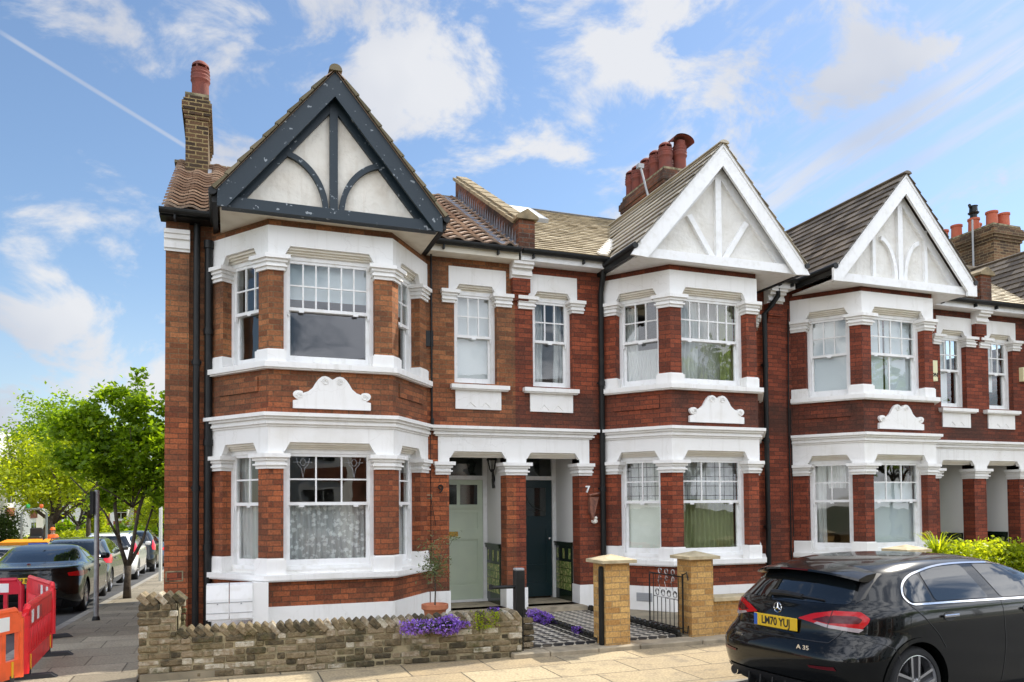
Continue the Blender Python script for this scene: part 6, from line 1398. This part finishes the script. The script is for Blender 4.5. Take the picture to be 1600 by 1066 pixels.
    for s in (-1, 1):
        f = sd_(.0035, s); xm = (1.93 if kind == 'hatch' else wins[-2][-1][0]+.05) if len(wins) > 2 else 2.06
        seam('door_seam', [(xm+.01, belt), (xm+.03, .6*hs), (xm-.02, bot)], f)
        seam('door_seam', [(wins[-1][-1][0]-.05, belt-.02), (wins[-1][-1][0]+.05, .6*hs), (wins[-1][-1][0]-.05, bot)], f)
        if kind == 'hatch': seam('door_seam', [(.76, 1.0), (.92, .86), (1.06, .73), (1.14, .62)], f); 
        else: seam('door_seam', [(ax1+.2, belt), (ax1+.42, .72*hs), (ax1+.46, .5*hs)], f)
        for hx in ((1.20, 2.30) if kind == 'hatch' else (xm-.62, xm+.72)):
            hz_ = (.885 if kind == 'hatch' else belt-.12); h = MB(); k0 = 0
            yy = s*(Sh.sidey(hx, hz_)); a, b = sorted((yy+s*.010, yy+s*.034)); h.cbox(hx-.095, hx+.095, a, b, hz_-.010, hz_+.016, .006); h.build('door_handle', CHR if detail else paint, root, M)
            bm_obj(flat_patch([(hx+.075*math.cos(t)*1.05, hz_-.005+.038*math.sin(t)) for t in np.linspace(0, 6.283, 16, endpoint=False)], sd_(.0045, s), .04), 'handle_recess', TRIM, root, M)
        mxx = wins[-1][-1][0]-.22; mzz = belt+.07; yy = s*(Sh.sidey(mxx, belt)+.0); h = MB(); a, b = sorted((yy+s*.03, yy+s*.22)); h.cbox(mxx-.05, mxx+.08, a, b, mzz-.06, mzz+.07, .03); a, b = sorted((yy-s*.04, yy+s*.06)); h.box(mxx-.01, mxx+.05, a, b, mzz-.05, mzz-.02); h.build('wing_mirror', paint, root, M, smooth=60)
    if detail:
        for s in (-1, 1):
            f = (lambda px, pz, g_=sd_(.008, s): g_(px, zl(pz)))
            seam('chrome_strip', [(2.1, 1.352), (1.70, 1.362), (1.35, 1.348), (1.07, 1.298), (.94, 1.262), (.82, 1.19), (.755, 1.10), (.75, 1.05), (.78, 1.005), (.84, 1.0), (1.4, .995), (2.2, .980), (3.15, .972)], f, .015, CHR)
            seam('chrome_strip', [(2.1, 1.352), (2.35, 1.315), (2.65, 1.235), (3.0, 1.09)], f, .014, CHR)
            f = sd_(.0035, s)
            ph = np.linspace(-.25, math.pi+.25, 22); seam('arch_lip', [(ax1+(wr+.062)*math.cos(t), wr+(wr+.062)*math.sin(t)) for t in ph if wr+(wr+.062)*math.sin(t) > .17], sd_(.010, s), .035, paint)
            seam('arch_lip', [(ax2+(wr+.062)*math.cos(t), wr+(wr+.062)*math.sin(t)) for t in ph if wr+(wr+.062)*math.sin(t) > .17], sd_(.010, s), .035, paint)
            seam('bumper_seam', [(.30, .735), (.52, .66), (.60, .52)], f, .006)
        # tailgate seam, spoiler, wiper, badges, reflectors, exhausts
        seam('tailgate_seam', [(-.74, .99), (-.66, .88), (-.62, .78), (-.56, .69), (.56, .69), (.62, .78), (.66, .88), (.74, .99)], rr_(.0035), .008)
        sp = MB(); ny = 15
        top_ = []; 
        for i in range(ny):
            yv = -.60+1.2*i/(ny-1); e = (abs(yv)/.60)**3
            xa = .62+.05*e; xb = .325+.13*e; zt_ = 1.322-.045*e-(abs(yv)/.60)**2*.020
            top_.append([(xa, yv, zt_-.004), (xa-.12, yv, zt_-.018), (xb, yv, zt_-.048), (xb-.006, yv, zt_-.066), (xb+.05, yv, zt_-.078), (xa-.05, yv, zt_-.075)])
        vs = [p for r0 in top_ for p in r0]; fs = []
        for i in range(ny-1):
            for j in range(5): fs.append((i*6+j, i*6+6+j, i*6+7+j, i*6+j+1))
        fs.append(tuple(range(6))); fs.append(tuple(range((ny-1)*6+5, (ny-1)*6-1, -1))); sp._add(vs, fs)
        spo = sp.build('roof_spoiler', paint, root, M, smooth=35)
        q = MB(); q.box(.316, .327, -.16, .16, 1.258, 1.270); q.build('high_brake_light', REDD, spo, M)
        for s in (-1, 1): bm_obj(flat_patch([(s*.515, 1.262), (s*.60, 1.245), (s*.665, 1.05), (s*.635, 1.015)], rr_(.006), .05), 'spoiler_blade', TRIM, spo, M)
        q = MB(); wz = 1.035; wx = lambda y_, z_: Sh.rearx(y_, z_)-.022
        q.tube([(wx(.16, 1.045)-.01, .15, 1.045), (wx(.0, 1.05)-.006, .0, 1.05), (wx(-.2, 1.04), -.2, 1.038)], [.028, .026, .02], 8); q.tube([(wx(-.2, 1.04), -.2, 1.038), (wx(-.4, 1.03), -.42, 1.025)], [.010, .007], 6); q.build('rear_wiper', TRIM, root, M)
        bx2 = Sh.rearx(0, .925)-.012; q = MB(); q.tube([(bx2, .045*math.cos(t), .925+.045*math.sin(t)) for t in np.linspace(0, 2*math.pi, 25)], .006, 6)
        for k in range(3): a = math.pi/2+k*2*math.pi/3; q.tube([(bx2, 0, .925), (bx2, .042*math.cos(a), .925+.042*math.sin(a))], [.010, .003], 6)
        q.build('round_badge', CHR, root, M)
        RT = Matrix.Rotation(R(-90), 4, 'Z') @ Matrix.Rotation(R(90), 4, 'X')
        for txt, yy, zz, sz in (('AMG', .42, .64, .042), ('A 35', -.37, .63, .052)):
            me_ = text_mesh(txt, sz, .003, .001); me_.materials.clear(); me_.materials.append(CHR); a_ = math.atan2(Sh.rearx(yy+.02, zz)-Sh.rearx(yy-.02, zz), .04)
            link('badge_lettering', me_, root, M @ Matrix.Translation((Sh.rearx(yy, zz)-.008, yy, zz)) @ Matrix.Rotation(-a_, 4, 'Z') @ RT @ Matrix.Diagonal((1.25, 1, 1, 1)))
        for s in (-1, 1):
            bm_obj(flat_patch([(.19, .475), (.40, .475), (.38, .505), (.18, .495)], wp(.009, s), .04), 'reflector', REDD, root, M)
            q = MB(); ex = Sh.rearx(.56, .27)
            for r0, r1 in ((.052, .045),): q.tube([(ex-.03, s*.56, .27), (ex+.12, s*.56, .27)], r0, 18)
            q.build('exhaust_tip', CHR, root, M, smooth=40); q = MB(); q.tube([(ex-.032, s*.56, .27), (ex-.0305, s*.56, .27)], .042, 18); q.build('exhaust_hole', TRIM, root, M)
        for i in range(5): q = MB(); yy = -.3+.15*i; q.prismY([(Sh.rearx(yy, .3)-.03, .20), (Sh.rearx(yy, .3)-.012, .34), (Sh.rearx(yy, .3)+.05, .34), (Sh.rearx(yy, .3)+.05, .18)], yy-.008, yy+.008); q.build('diffuser_fin', TRIM, root, M)
    elif kind in ('estate', 'suv'):
        for s in (-1, 1): q = MB(); zr = (1.475 if kind == 'estate' else 1.63)*hs; q.tube([(.95, s*.60, zr-.06), (1.1, s*.60, zr), (2.2, s*.60, zr), (2.4, s*.60, zr-.06)], .016, 6); q.build('roof_rail', CHR if kind == 'suv' else TRIM, root, M)
    if kind == 'sedan':
        q = MB(); q.prismY([(1.75, 1.44), (1.95, 1.47), (1.97, 1.50), (1.88, 1.515), (1.82, 1.47)], -.01, .01); q.build('roof_aerial', TRIM, root, M)
        bx2 = Sh.rearx(0, 1.0)-.01; q = MB(); q.lathe([(.001, .0), (.035, .0), (.035, .008)], 0, 0, 14); 
        for i, v in enumerate(q.v): q.v[i] = (bx2-v[2], v[0], 1.0+v[1])
        q.build('round_badge', CHR, root, M)
    return root
CHR = MT['chrome']
def paint(name, c, rough=.28, metal=0.0, coat=1.0, spec=.6): return mat(name, c, rough, metal, spec=spec, coat=coat)
BLK = paint('black_metallic_paint', (.003, .0035, .0035), .2, 0, .55, .22); GRYP = paint('dark_grey_paint', (.07, .075, .07), .25, .3); WHT = paint('white_car_paint', (.72, .72, .70)); SLV = paint('silver_car_paint', (.42, .44, .45), .3, .5); BLU = paint('dark_blue_paint', (.02, .03, .05))
car('hatch', 'black hatchback with plate LM70 YUJ parked at the kerb on the right', 4.55, 5.82, -.062, .102, BLK, 'LM70 YUJ', detail=True, group=None)
ZR = lambda y: -.066+gz(y+1.5)
car('sedan', 'black saloon nearest in the row behind the red barriers', -3.64, 16.9, ZR(17), math.pi/2, BLK, 'LX19 BVZ', hs=.92)
car('estate', 'dark grey estate parked second, right behind the black saloon', -3.90, 23.0, ZR(23), math.pi/2, GRYP, None)
car('suv', 'white car with roof rails parked third in the row, seen through the maple stems', -3.86, 29.2, ZR(29.2), math.pi/2, WHT, None)
car('suv', 'black sport utility car with tall red lights parked fourth behind the white one', -3.80, 35.2, ZR(35.2), math.pi/2, BLK, None, hs=1.06)
car('estate', 'dark blue car parked fifth in the row near the house corner', -3.80, 41.2, ZR(41.2), math.pi/2, BLU, None)
car('hatch', 'pale blue-grey car farthest along the near kerb', -3.75, 47.0, ZR(47), math.pi/2, SLV, None)
car('hatch', 'silver hatchback at the left edge on the far side of the side street', -8.25, 34.0, ZR(34)-.15, math.pi/2, SLV, None, group='cars parked on the far side')
car('hatch', 'small pale car facing away behind the orange dumper', -7.2, 49.5, ZR(50)+.2, math.pi/2, WHT, None, group='cars parked on the far side')

# ------------------------------------------------------------------ street furniture
root = thing('sign_pole', 'grey steel pole with a small black sign seen edge-on beside the kerb', 'pole', (-2.13, 15.05, gz(15)))
m = MB(); m.tube([(-2.13, 15.05, gz(15)-.05), (-2.13, 15.05, 2.14)], .040, 14); m.build('pole', mat('galvanised_steel', (.36, .37, .38), .45, metal=.5, noise=(8, (.25, .25, .25), .4, .7, 5)), root, smooth=40)
m = MB(); m.lathe([(.07, gz(15)-.02), (.055, gz(15)+.05), (.044, gz(15)+.07)], -2.13, 15.05, 14); m.build('pole_collar', MT['black'], root)
m = MB(); m.box(-2.225, -2.17, 14.95, 15.15, 1.72, 2.12); m.build('sign_plate', MT['black'], root)
m = MB(); zz = gz(27); m.tube([(-2.02, 27, zz-.1), (-2.02, 27, zz+2.35)], .05, 10); tag(m.build('pale_pole', mat('pale_pole_paint', (.62, .64, .60), .5), smooth=40), 'slim pale pole standing against the corner of the brick house', 'pole')
def barrier(p, q, label, col, slots=True, z=0):
    p, q = Vector((p[0], p[1], z+gz(p[1]))), Vector((q[0], q[1], z+gz(p[1]))); L = (q-p).length; ang = math.atan2(q.y-p.y, q.x-p.x)
    root = thing('road_barrier', label, 'barrier', p, ang, 'plastic road barriers'); M = root.matrix_basis.copy(); m = MB(); t = .045
    H = .80; m.prismY(round_poly([(0, .10), (.0, H-.12), (.12, H), (L-.12, H), (L, H-.12), (L, .10), (L-.06, .07), (.06, .07)], .05)[::1], -.004, .004)
    me_ = None; m = MB()
    m.tube([(.04, 0, .08), (.04, 0, H-.12), (.12, 0, H-.03), (L-.12, 0, H-.03), (L-.04, 0, H-.12), (L-.04, 0, .08)], .036, 8)
    m.box(.05, L-.05, -t*.6, t*.6, H-.25, H-.05); m.box(.05, L-.05, -t*.6, t*.6, .09, .27)
    if slots:
        k = max(3, int(L/.22))
        for i in range(k+1): x = .06+(L-.12)*i/k; m.box(x-.028, x+.028, -t*.5, t*.5, .27, H-.25)
    else:
        m.box(.05, L-.05, -t*.3, t*.3, .27, H-.25); k = int(L/.12)
        for i in range(k+1): x = .07+(L-.14)*i/k; m.cbox(x-.03, x+.03, -t*.5, t*.5, .28, H-.26, .012)
    m.build('panel', col, root, M, smooth=40)
    for a, b, mm in ((.22, .36, WREF), (.40, .54, RREF), (.58, .72, WREF), (.76, .90, RREF)):
        if b < L-.1: g_ = MB(); g_.box(a, b, -t*.6-.002, -t*.6-.0005, H-.22, H-.08); g_.box(a, b, t*.6+.0005, t*.6+.002, H-.22, H-.08); g_.build('reflective_patch', mm, root, M)
    for x in (.18, L-.18):
        f = MB(); f.prismX([(-.28, -.0), (.28, .0), (.22, .045), (-.22, .045)], x-.055, x+.055); f.box(x-.03, x+.03, -.03, .03, .03, .12); f.build('foot', FOOT, root, M)
        y_ = MB(); y_.box(x-.012, x+.012, -.036, .036, .10, .26); y_.build('locking_strap', YEL, root, M)
def plast(n, c): return mat(n, c, .38, noise=(6, tuple(v*.75 for v in c), .45, .7, 6))
WREF = mat('white_reflective_patch', (.75, .76, .74), .4); RREF = mat('red_reflective_patch', (.42, .01, .02), .3); FOOT = mat('recycled_rubber_foot', (.03, .03, .032), .8); YEL = mat('yellow_strap', (.75, .42, .02), .5)
barrier((-2.0, 9.36), (-2.95, 7.4), 'red slotted plastic barrier coloured sunlit orange, nearest the camera in the lower left corner', plast('sun_toned_red_plastic', (.85, .12, .03)))  # same red plastic, with sunlight through it put into the orange colour
barrier((-2.0, 9.45), (-2.10, 11.2), 'red plastic barrier with white patches running up the pavement', plast('red_plastic', (.72, .012, .02)), slots=False)
barrier((-2.30, 12.5), (-2.95, 14.15), 'red plastic barrier seen nearly edge-on at the far corner of the works', plast('bright_red_plastic', (.75, .03, .04)), slots=False)
barrier((-3.02, 14.25), (-5.0, 14.45), 'dark red barrier with open slots standing in front of the black saloon', plast('dark_red_plastic', (.55, .008, .03)))
# orange dumper across the road
gx, gy = -8.75, 42.0; gzz = gz(42)+.14
root = thing('site_dumper', 'orange site dumper with a grey roll bar parked across the side street', 'dumper', (gx, gy, gzz)); OR = mat('orange_machine_paint', (.80, .30, .02), .4)
m = MB(); m.prismX([(gy-1.1, gzz+1.15), (gy+.2, gzz+1.25), (gy+.1, gzz+.55), (gy-.8, gzz+.55)], gx-.95, gx+.95); m.build('skip', OR, root)
m = MB(); m.box(gx-.55, gx+.55, gy+.2, gy+1.9, gzz+.5, gzz+1.15); m.build('chassis', OR, root); m = MB(); m.box(gx+.2, gx+1.0, gy-1.15, gy-1.1, gzz+.75, gzz+1.1); m.build('blue_panel', mat('blue_panel_paint', (.03, .10, .45), .4), root)
for dx in (-.75, .75):
    for dy in (-.3, 1.4): w_ = MB(); w_.lathe([(.2, -.15), (.38, -.16), (.43, -.1), (.43, .1), (.38, .16), (.2, .15)], 0, 0, 20); w_.v = [(gx+dx+v[2], gy+dy+v[0], gzz+.43+v[1]) for v in w_.v]; w_.build('wheel', TYRE, root, smooth=40)
m = MB(); m.tube([(gx-.52, gy+.9, gzz+1.1), (gx-.52, gy+.9, gzz+2.45), (gx-.35, gy+.9, gzz+2.65), (gx+.35, gy+.9, gzz+2.65), (gx+.52, gy+.9, gzz+2.45), (gx+.52, gy+.9, gzz+1.1)], .05, 8); m.build('roll_bar', mat('grey_green_steel', (.16, .20, .19), .5), root, smooth=40)
m = MB(); m.cbox(gx-.28, gx+.28, gy+.95, gy+1.45, gzz+1.15, gzz+1.35, .05); m.cbox(gx-.28, gx+.28, gy+1.4, gy+1.55, gzz+1.3, gzz+1.75, .05); m.build('seat', TRIM, root)
for dx, c in ((-.25, (.05, .45, .12)), (.3, (.75, .16, .04))):
    m = MB(); m.lathe([(.001, gzz+2.90), (.07, gzz+2.88), (.09, gzz+2.81), (.07, gzz+2.74), (.03, gzz+2.66)], gx+dx, gy+.9, 12); m.build('beacon', mat('beacon_%d' % int(c[0]*100), c, .3), root, smooth=True)
# worker in orange
def person(x, y, z, face, label):
    J = {'pelvis': (0, 0, .95), 'waist': (0, .01, 1.10), 'chest': (0, 0, 1.32), 'neck': (0, .01, 1.50), 'head': (0, -.02, 1.62), 'crown': (0, -.02, 1.74), 'sl': (-.19, 0, 1.42), 'sr': (.19, 0, 1.42), 'el': (-.27, -.04, 1.16), 'er': (.27, -.04, 1.16), 'wl': (-.20, -.24, 1.06), 'wr': (.20, -.24, 1.06), 'hl': (-.10, 0, .90), 'hr': (.10, 0, .90), 'kl': (-.11, -.03, .50), 'kr': (.11, -.03, .50), 'al': (-.12, .03, .09), 'ar': (.12, .03, .09), 'tl': (-.12, -.14, .04), 'tr': (.12, -.14, .04)}
    E = ['pelvis waist', 'waist chest', 'chest neck', 'neck head', 'head crown', 'chest sl', 'chest sr', 'sl el', 'sr er', 'el wl', 'er wr', 'pelvis hl', 'pelvis hr', 'hl kl', 'hr kr', 'kl al', 'kr ar', 'al tl', 'ar tr']
    Rd = dict(pelvis=.15, waist=.14, chest=.16, neck=.055, head=.095, crown=.07, sl=.075, sr=.075, el=.048, er=.048, wl=.03, wr=.03, hl=.10, hr=.10, kl=.065, kr=.065, al=.045, ar=.045, tl=.04, tr=.04)
    for s, w_ in ((-1, 'wl'), (1, 'wr')):
        px, py, pz = J[w_]; J[w_+'p'] = (px*.95, py-.08, pz+.01); E.append(w_+' '+w_+'p'); Rd[w_+'p'] = .032
        for k in range(4): n1 = f'{w_}f{k}'; J[n1] = (px*.95+(k-1.5)*.02, py-.13-.01*(k in (1, 2)), pz); J[n1+'t'] = (px*.95+(k-1.5)*.022, py-.165-.01*(k in (1, 2)), pz-.03); E += [f'{w_}p {n1}', f'{n1} {n1}t']; Rd[n1] = .010; Rd[n1+'t'] = .008
        n1 = w_+'th'; J[n1] = (px*.95-s*.045, py-.09, pz+.02); E.append(f'{w_}p {n1}'); Rd[n1] = .011
    names = list(J); me = bpy.data.meshes.new('p'); me.from_pydata([J[n_] for n_ in names], [tuple(names.index(q) for q in e.split()) for e in E], []); o = bpy.data.objects.new('p', me); COL.objects.link(o)
    md = o.modifiers.new('s', 'SKIN'); 
    if not me.skin_vertices: bpy.context.view_layer.objects.active = o; me.attributes
    sv = me.skin_vertices[0].data if me.skin_vertices else None
    if sv:
        for i, n_ in enumerate(names): sv[i].radius = (Rd[n_]*(1.15 if n_ in ('chest', 'waist', 'pelvis') else 1), Rd[n_]*(.8 if n_ in ('chest', 'waist', 'pelvis') else 1)); sv[i].use_root = (n_ == 'pelvis')
    s2 = o.modifiers.new('u', 'SUBSURF'); s2.levels = 1; s2.render_levels = 1
    dg = bpy.context.evaluated_depsgraph_get(); m2 = bpy.data.meshes.new_from_object(o.evaluated_get(dg)); bpy.data.objects.remove(o)
    M = Matrix.Translation((x, y, z)) @ Matrix.Rotation(face, 4, 'Z')
    skin = mat('skin', (.45, .27, .19), .6); hv = mat('hi_vis_orange', (.85, .16, .02), .7); dk = mat('dark_trousers', (.03, .035, .05), .8)
    m2.materials.clear(); [m2.materials.append(q) for q in (skin, hv, dk)]
    for p_ in m2.polygons:
        c = p_.center; p_.use_smooth = True; p_.material_index = 2 if c.z < .93 else (1 if c.z < 1.49 and not (c.y < -.22) else 0)
    root = link('person', m2, None, M); tag(root, label, 'person')
    h = MB(); h.lathe([(.125, 1.70), (.118, 1.74), (.095, 1.80), (.05, 1.83), (.001, 1.84)], 0, -.02, 16); h.box(-.08, .08, -.18, -.08, 1.695, 1.71); h.build('hard_hat', hv, root, M, smooth=50)
    f = MB(); f.lathe([(.001, -.128), (.014, -.122), (.018, -.108)], 0, 1.615, 8, ax='y'); f.build('nose', skin, root, M)
    f = MB(); [f.lathe([(.001, -.118), (.010, -.115), (.012, -.105)], sx*.035, 1.645, 8, ax='y') for sx in (-1, 1)]; f.box(-.028, .028, -.116, -.10, 1.572, 1.580); f.build('eyes_and_mouth', dk, root, M)
    for s in (-1, 1): f = MB(); f.cbox(s*.098-.012, s*.098+.012, -.04, .0, 1.60, 1.665, .008); f.build('ear', skin, root, M)
person(-8.1, 43.6, gz(43)+.10, .3, 'worker in an orange jacket and hat behind the orange dumper')

# ------------------------------------------------------------------ houses across the side street
FARB = brick_mat('far_red_brick', (.22, .06, .03), (.40, .13, .06), (.25, .17, .12)); FRF = mat('far_slate_roof', (.12, .10, .09), .7, noise=(2, (.18, .15, .13), .4, .7, 6))
def far_house(x, y0, y1, label, wallm):
    root = thing('far_house', label, 'house', (x, (y0+y1)/2, gz(y0)), group='houses across the side street'); z = gz(y1)-.3; zt = z+6.2; cy = (y0+y1)/2
    m = MB(); m.box(x-8, x, y0, y1, z-.5, zt); m.build('wall', wallm, root)
    m = MB(); m.prismY([(x+.3, zt-.05), (x-4, zt+2.9), (x-8.3, zt-.05)], y0-.1, y1+.1); m.build('roof', FRF, root)
    b = MB(); P = [(x, y1-.6), (x, y1-.6)]; yb0, yb1 = y0+.7, y0+3.4
    b.prism([(x, yb0), (x+.9, yb0+.6), (x+.9, yb1-.6), (x, yb1)], z-.3, zt); b.build('bay', MT['stone'], root)
    g = MB(); g.prismX([(yb0-.2, zt), (yb1+.2, zt), ((yb0+yb1)/2, zt+2.0)], x-2.0, x+1.1); g.build('bay_gable', MT['renderw'], root)
    for za, zb in ((z+1.3, z+2.9), (z+4.0, z+5.5)):
        q = MB(); q.box(x+.9, x+.93, yb0+.75, yb1-.75, za, zb); q.box(x, x+.03, yb1+.6, yb1+1.4, za, zb); fo = q.build('window', GLS, root)
        q = MB(); q.box(x+.931, x+.95, (yb0+yb1)/2-.03, (yb0+yb1)/2+.03, za, zb); q.box(x+.931, x+.95, yb0+.75, yb1-.75, (za+zb)/2-.03, (za+zb)/2+.03); q.build('window_bar', MT['white'], fo)
    q = MB(); q.box(x+.90, x+.96, yb0+.5, yb1-.5, z+3.2, z+3.7); q.box(x+.9, x+.96, yb0+.5, yb1-.5, z+.0, z+1.0); q.build('brick_panel', FARB, root)
    q = MB(); q.box(x, x+.04, yb1+1.6, yb1+2.5, z, z+2.2); q.build('door', MT['navy_door'], root); return root
far_house(-13.2, 40, 46.0, 'first house across the side street, mostly behind leaves at the left edge', MT['stone'])
far_house(-13.2, 46.1, 52.0, 'second pale house across the side street, behind the dumper', FARB)
far_house(-13.2, 52.1, 58.0, 'third pale bay-fronted house across the side street with brick panels', MT['stone'])
far_house(-13.2, 58.1, 64.0, 'fourth house across the side street, left of the grey sign pole', MT['stone'])
far_house(-13.2, 64.1, 70.0, 'farthest house of the row across the side street', FARB)
bush('hedge', 'long far hedge closing the end of the side street', 'hedge', [(-34, -13, 94, 96, gz(95)-.2, gz(95)+3.2), (-12, 6, 96, 98, gz(97)-.2, gz(97)+2.6)], 9000, .5, LEAFA, (-14, 95, gz(95)), cl=.3)
bush('hedge', 'clipped garden hedge farther along the far side of the side street', 'hedge', [(-12.0, -11.2, 50, 90, gz(70)-.3, gz(60)+1.6)], 9000, .22, LEAFB, (-11.6, 70, gz(70)), cl=.1)
for k_, (xx, wm) in enumerate(((-24, MT['stone']), (-17.5, FARB), (-11, MT['stone']), (-4.5, FARB))):
    r = far_house(0, 0, 5.9, ('first', 'second', 'third', 'fourth')[k_]+' house from the left in the far row across the end of the side street', wm); r['group'] = 'houses at the end of the side street'; r.matrix_basis = Matrix.Translation((xx+5.9, 108, gz(108))) @ Matrix.Rotation(R(-90), 4, 'Z')
OPP = []
def opposite(x, label, wm):
    r = far_house(0, 0, 5.9, label, wm); r['group'] = 'houses across the road'; r.matrix_basis = Matrix.Translation((x, -10.5, 0)) @ Matrix.Rotation(R(90), 4, 'Z'); return r
for k_, (xx, wm) in enumerate(((-13, FARB), (-6.9, MT['stone']), (2.6, FARB), (8.7, FARB), (14.8, MT['stone']))):
    opposite(xx, ('first', 'second', 'third', 'fourth', 'fifth')[k_]+' house across the road behind the viewer, seen only as a reflection', wm)
S.render.film_transparent = False
S.cycles.max_bounces = 7; S.cycles.transparent_max_bounces = 12; S.cycles.use_denoising = True
